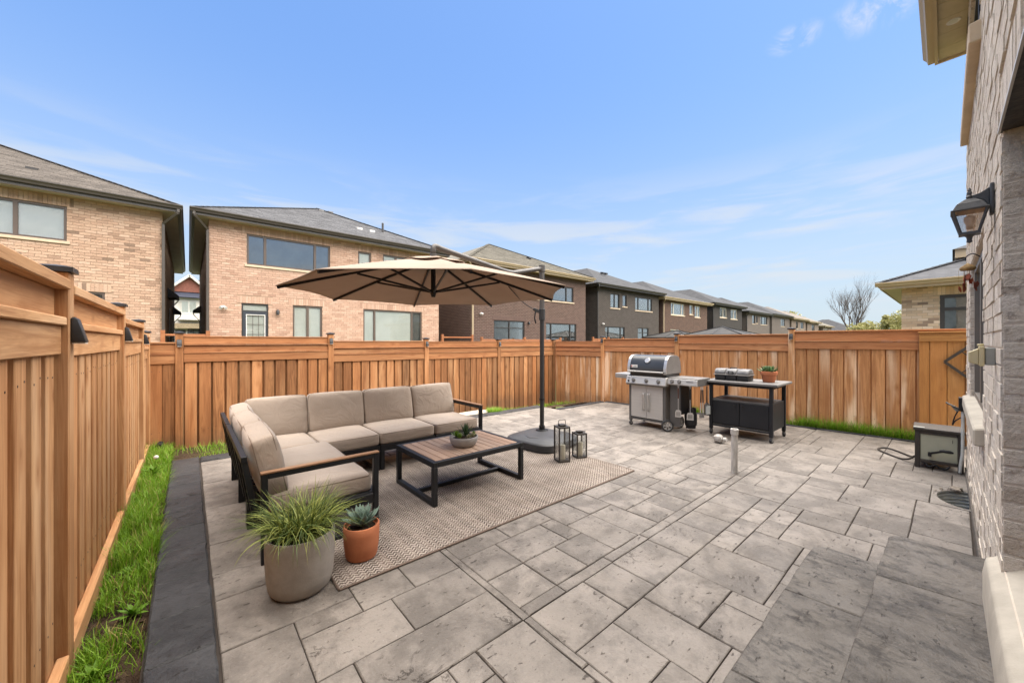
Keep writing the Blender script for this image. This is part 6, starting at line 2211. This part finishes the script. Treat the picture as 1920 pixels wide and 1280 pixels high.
# ------------------------------------------------------------------ rolling cart
kc = thing('rolling_cart', 'black metal rolling cart with two doors and a grey top, right of the grill', 'cart', (6.83, 2.155, 0.0), R(-90))
KM = plain('matt_black_cart', (0.011, 0.012, 0.015), (0.015, 0.016, 0.019), 5, 0.5, 0, 0.35)
HW, HD = 0.445, 0.34
for sx in (-1, 1):
    for sy in (-1, 1):
        x0, x1 = sorted((sx * HW, sx * (HW - 0.048)))
        y0, y1 = sorted((sy * HD, sy * (HD - 0.048)))
        piece('leg', kc, x0, x1, y0, y1, 0.085, 0.838, KM, 0.003)
        castor(kc, sx * (HW - 0.024), sy * (HD - 0.024), 0.034, 0.0848)
piece('top', kc, -HW - 0.07, HW + 0.07, -HD - 0.05, HD + 0.05, 0.8385, 0.872, plain('grey_cart_top', (0.165, 0.158, 0.152), (0.13, 0.125, 0.12), 10, 0.6, bmp=0.1), 0.004)
f = MB()
for (x0, x1, y0, y1) in ((-HW + 0.049, HW - 0.049, -HD, -HD + 0.03), (-HW + 0.049, HW - 0.049, HD - 0.03, HD), (-HW, -HW + 0.03, -HD + 0.049, HD - 0.049), (HW - 0.03, HW, -HD + 0.049, HD - 0.049)):
    f.box(x0, x1, y0, y1, 0.795, 0.838)
f.build('apron', KM, kc)
piece('shelf', kc, -HW + 0.049, HW - 0.049, -HD + 0.004, HD - 0.004, 0.545, 0.572, plain('dark_shelf', (0.05, 0.05, 0.052), (0.065, 0.065, 0.066), 6, 0.5), 0.003)
MB().box(-HW + 0.049, HW - 0.049, -HD + 0.03, HD - 0.01, 0.165, 0.544).build('cabinet', KM, kc)
for sx in (-1, 1):
    x0, x1 = sorted((sx * HW * 0.998 - sx * 0.012, sx * HW * 0.998 - sx * 0.03))
    piece('side_panel', kc, x0, x1, -HD + 0.049, HD - 0.049, 0.165, 0.572, KM, 0.002)
    x0, x1 = sorted((sx * 0.003, sx * (HW - 0.052)))
    do = piece('door', kc, x0, x1, -HD + 0.006, -HD + 0.028, 0.185, 0.542, KM, 0.004)
    MB().tube([(0, 0, 0), (0, -0.02, 0)], 0.006, 8).box(-0.02 if sx < 0 else -0.014, 0.014 if sx < 0 else 0.02, -0.032, -0.0205, -0.010, 0.010).build('door_knob', M['black'], do, (-sx * 0.145, -0.012, 0.135), smooth=40)
piece('bottom_rail', kc, -HW + 0.049, HW - 0.049, -HD + 0.002, -HD + 0.03, 0.135, 0.1645, KM, 0.003)

# carry case on the cart
cs = thing('carry_case', 'black and grey three lobed carry case on the left of the cart top', 'case', (6.72, 2.31, 0.8725), R(-90))
b = MB()
tray = [(-0.115, 0.0), (0.115, 0.0), (0.135, 0.085), (-0.135, 0.085)]
for (x0, x1) in ((-0.245, -0.086), (-0.078, 0.078), (0.086, 0.245)):
    b.prism(tray, 'x', x0, x1)
b.box(-0.24, 0.24, -0.10, 0.10, 0.006, 0.08)
b.build('tray', M['blackplastic'], cs, bevel=0.010, seg=2, smooth=40)
MB().box(-0.258, 0.258, -0.142, 0.142, 0.0855, 0.100).build('rim', M['castgrey'], cs, bevel=0.005, seg=1)
M['caselid'] = plain('mottled_grey_lid', (0.10, 0.098, 0.098), (0.19, 0.186, 0.186), 14, 0.5, 0, 0.5, 0.2, 90)
dome = [(-0.13, 0.1005), (-0.128, 0.13), (-0.105, 0.168), (-0.06, 0.186), (0.06, 0.186), (0.105, 0.168), (0.128, 0.13), (0.13, 0.1005)]
for (x0, x1) in ((-0.25, -0.088), (-0.076, 0.076), (0.088, 0.25)):
    MB().prism(dome, 'x', x0, x1).build('lid_lobe', M['caselid'], cs, bevel=0.014, seg=2, smooth=40)
MB().prism([(-0.12, 0.1005), (-0.095, 0.155), (0.095, 0.155), (0.12, 0.1005)], 'x', -0.24, 0.24).build('lid_core', M['castgrey'], cs)
MB().tube([(-0.035, -0.128, 0.125), (-0.03, -0.15, 0.15), (0.03, -0.15, 0.15), (0.035, -0.128, 0.125)], 0.008, 8).build('latch', M['black'], cs, smooth=True)
MB().tube([(-0.05, 0, 0.184), (-0.04, 0, 0.202), (0.04, 0, 0.202), (0.05, 0, 0.184)], 0.008, 8).build('handle', M['black'], cs, smooth=True)

# potted plant on the cart
pp = thing('potted_plant', 'small terracotta pot with a leafy green succulent on the cart', 'potted plant', (6.80, 1.845, 0.8725))
MB().lathe([(0.075, 0.0), (0.078, 0.004), (0.098, 0.115), (0.112, 0.117), (0.117, 0.165), (0.112, 0.168), (0.104, 0.168), (0.098, 0.14)], 32).build('pot', M['terracotta'], pp, smooth=40)
MB().lathe([(0.0975, 0.138), (0, 0.15)], 20).build('soil', M['soilpot'], pp, smooth=True)
lm2 = leaf_mesh('leaf', 0.125, 0.024, 0.007, M['succ_blue2'] if 'succ_blue2' in M else plain('fresh_green_leaf', (0.085, 0.16, 0.05), (0.05, 0.105, 0.035), 12, 0.55, rand=0.3), 0.3, n=6)
for (cx, cy, n) in ((-0.045, -0.03, 12), (0.045, -0.035, 12), (0.0, 0.04, 12), (0.05, 0.045, 9), (-0.05, 0.04, 9)):
    rosette(pp, (cx, cy, 0.145), lm2, n, (18, 80), 0.55, rnd.uniform(0.8, 1.0), rnd.uniform(0, 6), 0.006)

# ------------------------------------------------------------------ pipe and cap
vp = thing('vent_pipe', 'weathered white vent pipe standing upright in the paving in front of the cart', 'pipe', (4.745, 1.625, 0.0))
vp.rotation_euler = (R(0.8), R(-1.6), 0)
MB().tube([(0, 0, -0.05), (0, 0, 0.2), (0, 0, 0.47)], 0.034, 20).build('shaft', M['pvc'], vp, smooth=40)
MB().lathe([(0.035, 0.44), (0.040, 0.441), (0.041, 0.50), (0.036, 0.506), (0.028, 0.506), (0.026, 0.49), (0.0, 0.488)], 20).box(0.03, 0.046, -0.01, 0.01, 0.475, 0.497).build('collar', M['pvc'], vp, smooth=40)
pc = thing('plastic_cap', 'crumpled pale plastic cap lying on the paving left of the upright pipe', 'cap', (5.98, 2.26, 0.0))
bm = bmesh.new()
bmesh.ops.create_icosphere(bm, subdivisions=2, radius=0.075)
for v in bm.verts:
    v.co *= 1 + 0.16 * math.sin(7 * v.co.x * 20 + 3 * v.co.y * 30) * 0.5 + rnd.uniform(-0.1, 0.1)
    v.co.z = v.co.z * 0.9 + 0.066
    if v.co.z < 0.002: v.co.z = 0.002
me = bpy.data.meshes.new('cap_shell')
bm.to_mesh(me)
bm.free()
me.materials.append(plain('milky_plastic', (0.46, 0.435, 0.40), (0.24, 0.22, 0.20), 22, 0.3))
link('cap_shell', me, pc)
MB().tube([(0.0, -0.07, 0.06), (0.0, -0.11, 0.065)], 0.03, 12).build('spout', M['pvc'], pc, smooth=40)

# ------------------------------------------------------------------ hose reel box, hose
hb = thing('hose_reel_box', 'dark framed tan hose box with a crank handle standing against the house wall', 'hose box', (6.63, 0.10, 0.0), R(-90 + 2))
# local x runs -Y (to the wall), front is local -y
DB = M['darkbrownplastic']
HX0, HX1, HH = -0.195, 0.185, 0.47
for sx, a in ((-1, HX0), (1, HX1 - 0.045)):
    for yy in (0.0, 0.37):
        piece('leg', hb, a, a + 0.045, yy, yy + 0.045, 0.0, HH - 0.03, DB, 0.005)
piece('tan_panel', hb, HX0 + 0.0455, HX1 - 0.0455, 0.010, 0.03, 0.105, HH - 0.066, M['tanpanel'], 0.003)
piece('front_rail', hb, HX0 + 0.0455, HX1 - 0.0455, -0.002, 0.036, HH - 0.065, HH - 0.03, DB)
piece('front_rail', hb, HX0 + 0.0455, HX1 - 0.0455, -0.002, 0.036, 0.07, 0.104, DB)
for sx, a in ((-1, HX0 + 0.01), (1, HX1 - 0.03)):
    piece('side_panel', hb, a, a + 0.02, 0.046, 0.369, 0.07, HH - 0.03, DB, 0.002)
MB().box(HX0 + 0.046, HX1 - 0.046, 0.38, 0.40, 0.07, HH - 0.03).build('back_panel', DB, hb)
MB().box(HX0 - 0.012, HX1 + 0.012, -0.014, 0.43, HH - 0.0295, HH + 0.004).build('lid', DB, hb, bevel=0.008, seg=2)
MB().box(HX0 - 0.01, HX0 + 0.08, -0.012, 0.05, HH + 0.0045, HH + 0.010).build('lid_latch', M['greyplastic'], hb)
MB().tube([(-0.075, 0.01, 0.185), (-0.075, -0.035, 0.185)], 0.014, 12).bar((-0.085, -0.038, 0.186), (0.02, -0.042, 0.232), 0.018, 0.022, (0, 0, 1)).tube([(0.005, -0.052, 0.236), (0.03, -0.06, 0.243), (0.085, -0.06, 0.24), (0.105, -0.055, 0.234)], [0.014, 0.019, 0.018, 0.009], 12).box(-0.09, -0.06, -0.05, -0.02, 0.158, 0.19).build('crank_handle', M['black'], hb, smooth=40)
piece('vent_slot', hb, 0.10, 0.104, 0.006, 0.0098, 0.33, 0.37, M['black'], 0)
ho = thing('garden_hose', 'black hose loop lying on the paving left of the hose box', 'hose', (0, 0, 0))
hp = [(6.78, 0.30, 0.10), (6.80, 0.34, 0.05), (6.88, 0.42, 0.014), (7.05, 0.56, 0.012), (7.22, 0.66, 0.012), (7.36, 0.66, 0.012), (7.42, 0.60, 0.012), (7.36, 0.52, 0.012), (7.22, 0.42, 0.012), (7.08, 0.34, 0.02), (6.98, 0.29, 0.05)]


def smooth_path(p, n=6):
    P = [Vector(q) for q in p]
    out = []
    for i in range(len(P) - 1):
        p0, p1, p2, p3 = P[max(i - 1, 0)], P[i], P[i + 1], P[min(i + 2, len(P) - 1)]
        for k in range(n):
            t = k / n
            out.append(0.5 * ((2 * p1) + (-p0 + p2) * t + (2 * p0 - 5 * p1 + 4 * p2 - p3) * t * t + (-p0 + 3 * p1 - 3 * p2 + p3) * t ** 3))
    out.append(P[-1])
    return out


MB().tube(smooth_path(hp), 0.011, 8).build('hose_loop', M['darkbrownplastic'], ho, smooth=True)
MB().tube(smooth_path([(6.64, 0.21, 0.06), (6.62, 0.18, 0.03), (6.61, 0.13, 0.06), (6.615, 0.10, 0.035), (6.62, 0.05, 0.03), (6.64, 0.02, 0.06)]), 0.009, 8).build('hose_tail', M['black'], ho, smooth=True)

# ------------------------------------------------------------------ window well
wl = thing('window_well', 'corrugated steel window well sunk into the paving by the house wall', 'window well', (5.585, -0.12, 0.0))
vs, fs = [], []
NZ, NA = 150, 28
for j in range(NZ + 1):
    z = -0.44 + 0.435 * j / NZ
    rr = 0.009 * math.sin(z * 2 * math.pi / 0.034)
    for i in range(NA + 1):
        t = math.pi * i / NA
        vs.append(((0.308 + rr) * math.cos(t), (0.228 + rr) * math.sin(t), z))
for j in range(NZ):
    for i in range(NA):
        a = j * (NA + 1) + i
        fs.append((a, a + 1, a + NA + 2, a + NA + 1))
MB().add(vs, fs).build('corrugated_wall', M['galv'], wl, smooth=True)
MB().add([(-0.33, -0.05, -0.43), (0.33, -0.05, -0.43), (0.33, 0.26, -0.43), (-0.33, 0.26, -0.43)], [(0, 1, 2, 3)]).build('gravel_floor', M['rubble'], wl)
rbm = MB()
for k in range(26):
    t = R(rnd.uniform(-8, 75))
    c = Vector((0.318 * math.cos(t), 0.24 * math.sin(t), rnd.uniform(0.0, 0.012)))
    s = rnd.uniform(0.012, 0.03)
    rbm.add([c + Vector((rnd.uniform(-s, s), rnd.uniform(-s, s), rnd.uniform(-s * .3, s * .8))) for _ in range(4)], [(0, 1, 2), (0, 2, 3), (0, 3, 1), (1, 3, 2)])
stuff(rbm.build('broken_edge', M['rubble'], wl))
MB().prism([(0.10, 0.0), (0.16, 0.012), (0.22, -0.01), (0.24, 0.06), (0.15, 0.08), (0.09, 0.05)], 'z', 0.001, 0.028).build('stone_lump', M['rubble'], wl, (0.12, 0.06, 0), bevel=0.006, seg=1)

# ------------------------------------------------------------------ things on the house wall


def wall_pt(x, out=0.0):
    a = R(0.5)
    return (x * math.cos(a) - out * math.sin(a), -0.163 + x * math.sin(a) + out * math.cos(a))


# carriage lantern
wx_, wy_ = wall_pt(3.06)
wl_ = thing('wall_lantern', 'black carriage lantern with tapered glass on the house wall', 'wall lamp', (wx_, wy_, 2.02), R(0.5))
wl_.scale = (0.9, 0.9, 0.9)
LB = plain('black_lantern_paint', (0.045, 0.048, 0.052), (0.06, 0.063, 0.067), 30, 0.5, 0, 0.5, 0.2, 120)
MB().box(-0.035, 0.035, 0.001, 0.016, 0.13, 0.30).build('wall_plate', LB, wl_, bevel=0.005, seg=2)
MB().prism([(0.0165, 0.285), (0.05, 0.262), (0.082, 0.252), (0.082, 0.235), (0.06, 0.232), (0.035, 0.215), (0.0165, 0.17)], 'x', -0.007, 0.007).build('bracket', LB, wl_, bevel=0.002, seg=1)
cy_ = 0.088


def frus(b, h0, z0, h1, z1, cx=0.0, cy=0.0):
    b.add([(cx - h0, cy - h0, z0), (cx + h0, cy - h0, z0), (cx + h0, cy + h0, z0), (cx - h0, cy + h0, z0), (cx - h1, cy - h1, z1), (cx + h1, cy - h1, z1), (cx + h1, cy + h1, z1), (cx - h1, cy + h1, z1)],
          [(3, 2, 1, 0), (4, 5, 6, 7), (0, 1, 5, 4), (1, 2, 6, 5), (2, 3, 7, 6), (3, 0, 4, 7)])
    return b


b = MB()
frus(b, 0.070, 0.164, 0.072, 0.172, 0, cy_)
frus(b, 0.064, 0.1725, 0.050, 0.205, 0, cy_)
frus(b, 0.050, 0.2055, 0.018, 0.236, 0, cy_)
b.build('roof', LB, wl_, bevel=0.002, seg=1)
MB().lathe([(0.010, 0.236), (0.014, 0.25), (0.008, 0.26), (0.011, 0.27), (0.006, 0.282), (0.008, 0.288), (0.0, 0.305)], 14, (0, cy_, 0)).build('finial', LB, wl_, smooth=40)
b = MB()
hb0, hb1 = 0.034, 0.062
for sx in (-1, 1):
    for sy in (-1, 1):
        b.bar((sx * hb0, cy_ + sy * hb0, 0.045), (sx * hb1, cy_ + sy * hb1, 0.163), 0.009, 0.009)
frus(b, 0.040, 0.032, 0.040, 0.045, 0, cy_)
b.build('cage', LB, wl_)
b = MB()
for k in range(4):
    a = k * math.pi / 2
    def rp(u, v, z):
        return (u * math.cos(a) - v * math.sin(a), cy_ + u * math.sin(a) + v * math.cos(a), z)
    b.add([rp(-hb0, hb0 - 0.002, 0.046), rp(hb0, hb0 - 0.002, 0.046), rp(hb1, hb1 - 0.002, 0.162), rp(-hb1, hb1 - 0.002, 0.162)], [(0, 1, 2, 3)])
b.build('glass', glassmat('lamp_glass', (0.9, 0.91, 0.9), 0.30), wl_)
MB().lathe([(0.026, 0.0), (0.013, -0.012), (0.009, -0.03), (0.012, -0.04), (0.0, -0.048)], 14, (0, cy_, 0.032)).build('base_finial', LB, wl_, smooth=40)
MB().lathe([(0.0, 0.065), (0.013, 0.066), (0.014, 0.09), (0.022, 0.115), (0.021, 0.135), (0.0, 0.148)], 16, (0, cy_, 0)).build('bulb', M['whiteplastic'], wl_, smooth=True)

# weatherproof outlet with a yellowed bubble cover
wx_, wy_ = wall_pt(2.98)
ob = thing('wall_outlet', 'small outlet box with a yellowed cover on the rough brick', 'outlet', (wx_, wy_, 1.385), R(0.5))
MB().box(-0.035, 0.035, 0.001, 0.035, 0.0, 0.085).build('back_box', M['greyplastic'], ob, bevel=0.004, seg=1)
MB().box(-0.042, 0.042, 0.0355, 0.052, -0.006, 0.092).prism([(0.0525, 0.0), (0.085, 0.012), (0.085, 0.062), (0.0525, 0.082)], 'x', -0.036, 0.036).tube([(0, 0.046, 0.092), (0, 0.046, 0.104)], 0.012, 10).build('bubble_cover', M['yellowed'], ob, bevel=0.003, seg=1)

# corner outlet with conduit and cord
wx_, wy_ = wall_pt(6.62)
co = thing('outdoor_outlet', 'black outlet with open flap, cord and conduit near the far house corner', 'outlet', (wx_, wy_, 0.0), R(0.5))
MB().box(-0.06, 0.06, 0.002, 0.06, 0.72, 0.87).build('box', M['black'], co, bevel=0.004, seg=1)
MB().bar((0, 0.06, 0.74), (0, 0.155, 0.80), 0.11, 0.008, (0, -0.5, 1)).build('flap', M['blackplastic'], co)
MB().bar((-0.01, 0.065, 0.715), (-0.01, 0.10, 0.765), 0.03, 0.03).build('plug', M['greyplastic'], co)
MB().tube(smooth_path([(-0.01, 0.06, 0.73), (-0.02, 0.09, 0.64), (-0.02, 0.105, 0.55), (-0.02, 0.085, 0.60), (-0.03, 0.03, 0.66), (-0.03, 0.01, 0.70)]), 0.006, 6).build('cord', M['black'], co, smooth=True)
MB().tube(smooth_path([(-0.03, 0.03, 0.72), (-0.03, 0.03, 0.5), (-0.03, 0.032, 0.25), (-0.03, 0.045, 0.12), (-0.03, 0.05, 0.02)]), 0.014, 10).build('conduit', M['galv'], co, smooth=True)

# hanging chime near the window head
wx_, wy_ = wall_pt(4.12)
wc = thing('wind_chime', 'little straw chime with rust red leaves hanging by the window', 'wind chime', (wx_, wy_, 1.99), R(0.5))
wc.scale = (0.72, 0.72, 0.9)
MB().tube(smooth_path([(0, 0.002, 0.10), (0, 0.05, 0.13), (0, 0.09, 0.11), (0, 0.095, 0.08)]), 0.004, 6).build('hook', M['black'], wc, smooth=True)
MB().lathe([(0.0, 0.06), (0.02, 0.05), (0.05, 0.03), (0.056, 0.018), (0.045, 0.005), (0.0, 0.01)], 14, (0, 0.08, 0)).build('straw_roof', M['straw'], wc, smooth=True)
lfm = MB().prism([(0, 0), (0.016, -0.02), (0.012, -0.04), (0.0, -0.055), (-0.012, -0.04), (-0.016, -0.02)], 'y', -0.002, 0.002).mesh('leaf')
lfm.materials.append(M['rust'])
for k in range(14):
    a = k * 2.4
    r_ = 0.02 + 0.04 * (k % 3) / 2
    zz = -0.02 - 0.03 * (k % 4)
    MB().tube([(r_ * math.cos(a), 0.08 + r_ * math.sin(a), 0.015), (r_ * math.cos(a), 0.08 + r_ * math.sin(a), zz)], 0.0012, 4).build('string', M['straw'], wc)
    link('leaf', lfm, wc, (r_ * math.cos(a), 0.08 + r_ * math.sin(a), zz), (rnd.uniform(-.4, .4), rnd.uniform(-.4, .4), rnd.uniform(0, 3)))

# diamond lattice panel hung on the gate
dl = thing('lattice_panel', 'dark diamond shaped lattice ornament hanging on the gate', 'ornament', (8.36, -0.235, 1.205), R(-86))
f = MB()
h = 0.31
cn = [(-h, 0), (0, -h), (h, 0), (0, h)]
for i in range(4):
    p, q = cn[i], cn[(i + 1) % 4]
    f.bar((p[0], 0, p[1]), (q[0], 0, q[1]), 0.034, 0.03, (0, 1, 0))
f.build('frame', M['lanternmetal'], dl)
g = MB()
for k in (-0.5, 0, 0.5):
    g.bar((-h / 2 + k * h, 0.004, -h / 2 - k * h), (h / 2 + k * h, 0.004, h / 2 - k * h), 0.014, 0.008, (0, 1, 0))
    g.bar((-h / 2 + k * h, -0.004, h / 2 + k * h), (h / 2 + k * h, -0.004, -h / 2 + k * h), 0.014, 0.008, (0, 1, 0))
g.build('grid', M['lanternmetal'], dl)
MB().tube([(0, 0.02, h), (0, 0.05, h + 0.12)], 0.003, 6).build('hanger', M['black'], dl)

# ------------------------------------------------------------------ small garden things


def grass_patch(n, fx, L, seed, wd=(0.0015, 0.0032)):
    rr = random.Random(seed)
    b = MB()
    for i in range(n):
        q = fx(rr)
        if q is None: continue
        x, y, z, s = q
        az = rr.uniform(0, 6.283)
        ll = rr.uniform(*L) * s
        e = R(rr.uniform(55, 88))
        dr = rr.uniform(0.3, 1.5)
        w0 = rr.uniform(*wd)
        p = Vector((x, y, z - 0.01))
        vs = []
        side = Vector((-math.sin(az), math.cos(az), 0)) * w0
        for k in range(3):
            d = Vector((math.cos(e) * math.cos(az), math.cos(e) * math.sin(az), math.sin(e)))
            w_ = (1, 0.8, 0.0)[k]
            if k < 2: vs += [p - side * w_, p + side * w_]
            else: vs.append(p)
            p = p + d * (ll / 2)
            e -= dr / 2
        b.add(vs, [(0, 1, 3, 2), (2, 3, 4)])
    return b


def clump(rr, x, y, sc):
    from mathutils import noise as mn
    return mn.noise(Vector((x * sc, y * sc, 3.3)))


def left_bed(rr):
    x, y = rr.uniform(-0.43, -0.165), rr.uniform(1.6, 7.3)
    d = clump(rr, x, y, 2.6) + clump(rr, x, y, 7.0) * 0.5
    thick = 0.22 if y > 3.9 else (-0.06 if y < 3.3 else -0.30)
    if d + thick < rr.uniform(-0.15, 0.25): return None
    return x, y, -0.045, (1.15 if y > 3.6 else 0.75) * (0.8 + 0.5 * max(0, d))


def back_bed(rr):
    x, y = rr.uniform(-0.3, 8.0), rr.uniform(6.36, 7.36)
    d = clump(rr, x, y, 1.7)
    if x < 1.2: d += 0.35
    if d < rr.uniform(0.0, 0.3): return None
    u = (y - 6.32) / 1.1
    z0 = -0.035 + (-0.045) * (x / 8)
    z1 = -0.08 - 0.22 * (x / 8.1)
    return x, y, z0 + (z1 - z0) * u, 0.9


def far_bed(rr):
    y = rr.uniform(-0.3, 6.2)
    x0, x1 = xmax(y) + 0.10, 8.50 - (y + 0.9) * 0.066 - 0.03
    x = rr.uniform(x0, x1)
    d = clump(rr, x, y, 1.6) + (0.5 if 0.2 < y < 1.75 else -0.02) + (0.25 if 3.0 < y < 3.25 or 2.45 < y < 2.75 else 0)
    if d < rr.uniform(0.0, 0.35): return None
    return x, y, -0.03, 1.0 if y < 1.8 else 0.75




gtag = lambda o, lb: (stuff(o), tag(o, lb, 'grass'))
gtag(grass_patch(15000, left_bed, (0.06, 0.20), 21).build('grass', M['grass'], fix=False), 'bright green grass and weeds along the foot of the left fence')
gtag(grass_patch(9000, back_bed, (0.06, 0.16), 22).build('grass', M['grass'], fix=False), 'green grass tufts at the foot of the back fence behind the sofa')
gtag(grass_patch(13000, far_bed, (0.12, 0.32), 23).build('grass', M['grass'], fix=False), 'long grass at the foot of the far fence right of the cart')
# tall tuft behind the grill and rounded tuft at the back
gtag(blades(900, 0.13, (0.10, 0.19), (45, 88), (0.4, 1.6), (0.002, 0.004), 4, (5.0, 6.42, -0.05), 31).build('grass', M['grass'], fix=False), 'rounded light green tuft behind the right end of the sofa')

wm = leaf_mesh('leaf', 0.16, 0.024, 0.002, M['weed'], -0.15, n=6)
for i, (x, y, s, lb) in enumerate(((-0.30, 5.95, 1.15, 'broad leaved dandelion with a white seed head near the fence corner'), (-0.30, 3.55, 0.6, 'small flat weed on the bare soil beside the left fence'),
                                   (-0.24, 3.0, 0.75, 'leafy weed in the near part of the left bed, beside the border'), (-0.33, 2.55, 0.8, 'spreading weed closest to the camera in the left bed'))):
    t = thing('dandelion', lb, 'weed', (x, y, -0.04), 0, 'weeds in the left bed')
    s *= 0.75 if i else 1.0
    rosette(t, (0, 0, 0), wm, 15, (10, 66), 0.6 * s, 1.0 * s, rnd.uniform(0, 6), 0.01)
    if i == 0:
        MB().tube(smooth_path([(0, 0, 0), (0.01, 0.0, 0.10), (0.02, -0.01, 0.2)]), 0.003, 6).build('stem', M['weed'], t, smooth=True)
        MB().lathe([(0, -0.024), (0.017, -0.017), (0.024, 0), (0.017, 0.017), (0, 0.024)], 10, (0.02, -0.01, 0.215)).build('seed_head', M['whiteplastic'], t, smooth=True)

# clods and stones on the bare soil
cl_ = MB()
for k in range(420):
    x, y = rnd.uniform(-0.44, -0.17), rnd.uniform(1.4, 5.2)
    s = rnd.uniform(0.004, 0.017)
    c = Vector((x, y, -0.037))
    a = [c + Vector((rnd.uniform(-s, s), rnd.uniform(-s, s), rnd.uniform(-s * .2, s))) for _ in range(5)]
    cl_.add(a, [(0, 1, 2), (0, 2, 3), (0, 3, 4), (0, 4, 1), (1, 4, 3), (1, 3, 2)])
o = stuff(cl_.build('soil_clods', M['soil']))
tag(o, 'crumbs of dark soil scattered along the left bed', 'soil')

sp_ = thing('garden_spotlight', 'small black stake spotlight low in the back left fence corner', 'light', (-0.30, 7.15, -0.07))
MB().tube([(0, 0, -0.1), (0, 0, 0.10)], 0.006, 8).build('stake', M['black'], sp_, smooth=40)
MB().tube([(0.01, 0.03, 0.16), (-0.01, -0.045, 0.12)], [0.028, 0.042], 14).build('lamp_head', M['black'], sp_, smooth=40)
fsn = thing('stepping_stone', 'flat pale stone lying in the strip behind the right end of the sofa', 'stone', (4.55, 6.60, -0.055))
MB().prism([(-0.42, -0.13), (0.38, -0.16), (0.46, 0.02), (0.30, 0.15), (-0.36, 0.13)], 'z', 0.0, 0.06).build('stone', M['concrete'], fsn, bevel=0.012, seg=1)

# ------------------------------------------------------------------ trees


def grow(b, p, d, L, r, lvl, rr, tips, maxlvl, spread=0.5, up=0.25):
    pts = [p]
    rad = [r]
    q = p.copy()
    dd = d.copy()
    n = 4
    for k in range(n):
        dd = (dd + Vector((rr.uniform(-1, 1), rr.uniform(-1, 1), rr.uniform(-0.5, 1) * 0.6)) * 0.13).normalized()
        q = q + dd * (L / n)
        pts.append(q.copy())
        rad.append(r * (1 - 0.45 * (k + 1) / n))
    b.tube(pts, rad, 6 if lvl < 2 else 4, lvl == 0)
    if lvl >= maxlvl:
        tips.append(q)
        return
    m = rr.choice([2, 3, 3]) if lvl else 4
    for k in range(m + (1 if lvl else 0) + (1 if maxlvl > 4 and lvl > 1 else 0)):
        i = n if k < 2 else rr.randint(2, n)
        base = pts[i]
        a = rr.uniform(0, 6.283)
        o = Vector((math.cos(a), math.sin(a), 0))
        nd_ = (dd + o * rr.uniform(spread * 0.5, spread * 1.2) + Vector((0, 0, up))).normalized()
        grow(b, base, nd_, L * rr.uniform(0.62, 0.85), rad[i] * rr.uniform(0.55, 0.75), lvl + 1, rr, tips, maxlvl, spread, up)


bt = thing('bare_tree', 'bare leafless tree with upswept branches beyond the far fence', 'tree', (60.2, 7.7, -0.45))
rr = random.Random(8)
tr_, br1 = MB(), MB()
tips = []
for (dx, dy, L, r) in ((-0.10, 0.1, 3.2, 0.17), (0.16, -0.12, 3.0, 0.15), (0.02, 0.0, 3.6, 0.15)):
    grow(br1, Vector((0, 0, 0.9)), Vector((dx * 1.5, dy * 1.5, 1)).normalized(), L * 0.80, r * 1.35, 1, rr, tips, 5, 0.42, 0.22)
tr_.tube([(0, 0, 0), (0, 0, 0.5), (0, 0, 1.0)], [0.3, 0.25, 0.24], 8).build('trunk', M['bark'], bt, smooth=True)
stuff(br1.build('branches', M['bark'], bt, smooth=True, fix=False))


def leafy(name, label, x, y, z0, h, w, n, mat, seed, cat='tree', leaf=0.16, conic=0.0):
    t = thing(name, label, cat, (x, y, z0))
    rr = random.Random(seed)
    tb, tips = MB(), []
    grow(tb, Vector((0, 0, 0)), Vector((0.05, 0, 1)).normalized(), h * 0.35, 0.035 * h, 0, rr, tips, 3, 0.7, 0.3)
    tb.build('trunk', M['bark'], t, smooth=True, fix=False)
    b = MB()
    cl = [(Vector((rr.gauss(0, 0.33) * w, rr.gauss(0, 0.33) * w, h * (0.45 + 0.5 * rr.random()))), rr.uniform(0.10, 0.26) * w) for _ in range(34)]
    for i in range(n):
        c, s = rr.choice(cl)
        v = Vector((rr.gauss(0, 1), rr.gauss(0, 1), rr.gauss(0, 1)))
        v.normalize()
        p = c + v * s * rr.uniform(0.5, 1.1)
        a = Vector((rr.uniform(-1, 1), rr.uniform(-1, 1), rr.uniform(-1, 1))).normalized()
        q = a.cross(Vector((rr.uniform(-1, 1), rr.uniform(-1, 1), rr.uniform(-1, 1)))).normalized()
        l = leaf * rr.uniform(0.6, 1.3)
        b.add([p - a * l, p + q * l * 0.4, p + a * l, p - q * l * 0.4], [(0, 1, 2, 3)])
    stuff(b.build('foliage', mat, t, fix=False))
    return t


leafy('leafy_tree', 'yellow green spring tree left of the buff house roof', 57.2, 6.2, -0.45, 4.3, 2.4, 3000, M['bushleaf'], 3)
leafy('leafy_tree', 'taller yellow green spring tree touching the buff house corner', 55.4, 4.1, -0.45, 4.8, 2.2, 3000, M['bushleaf'], 4)
leafy('leafy_tree', 'fresh green tree top showing above the far row of house roofs', 101, 22.5, -0.45, 8.6, 3.4, 1600, M['bushleaf'], 5, leaf=0.3)
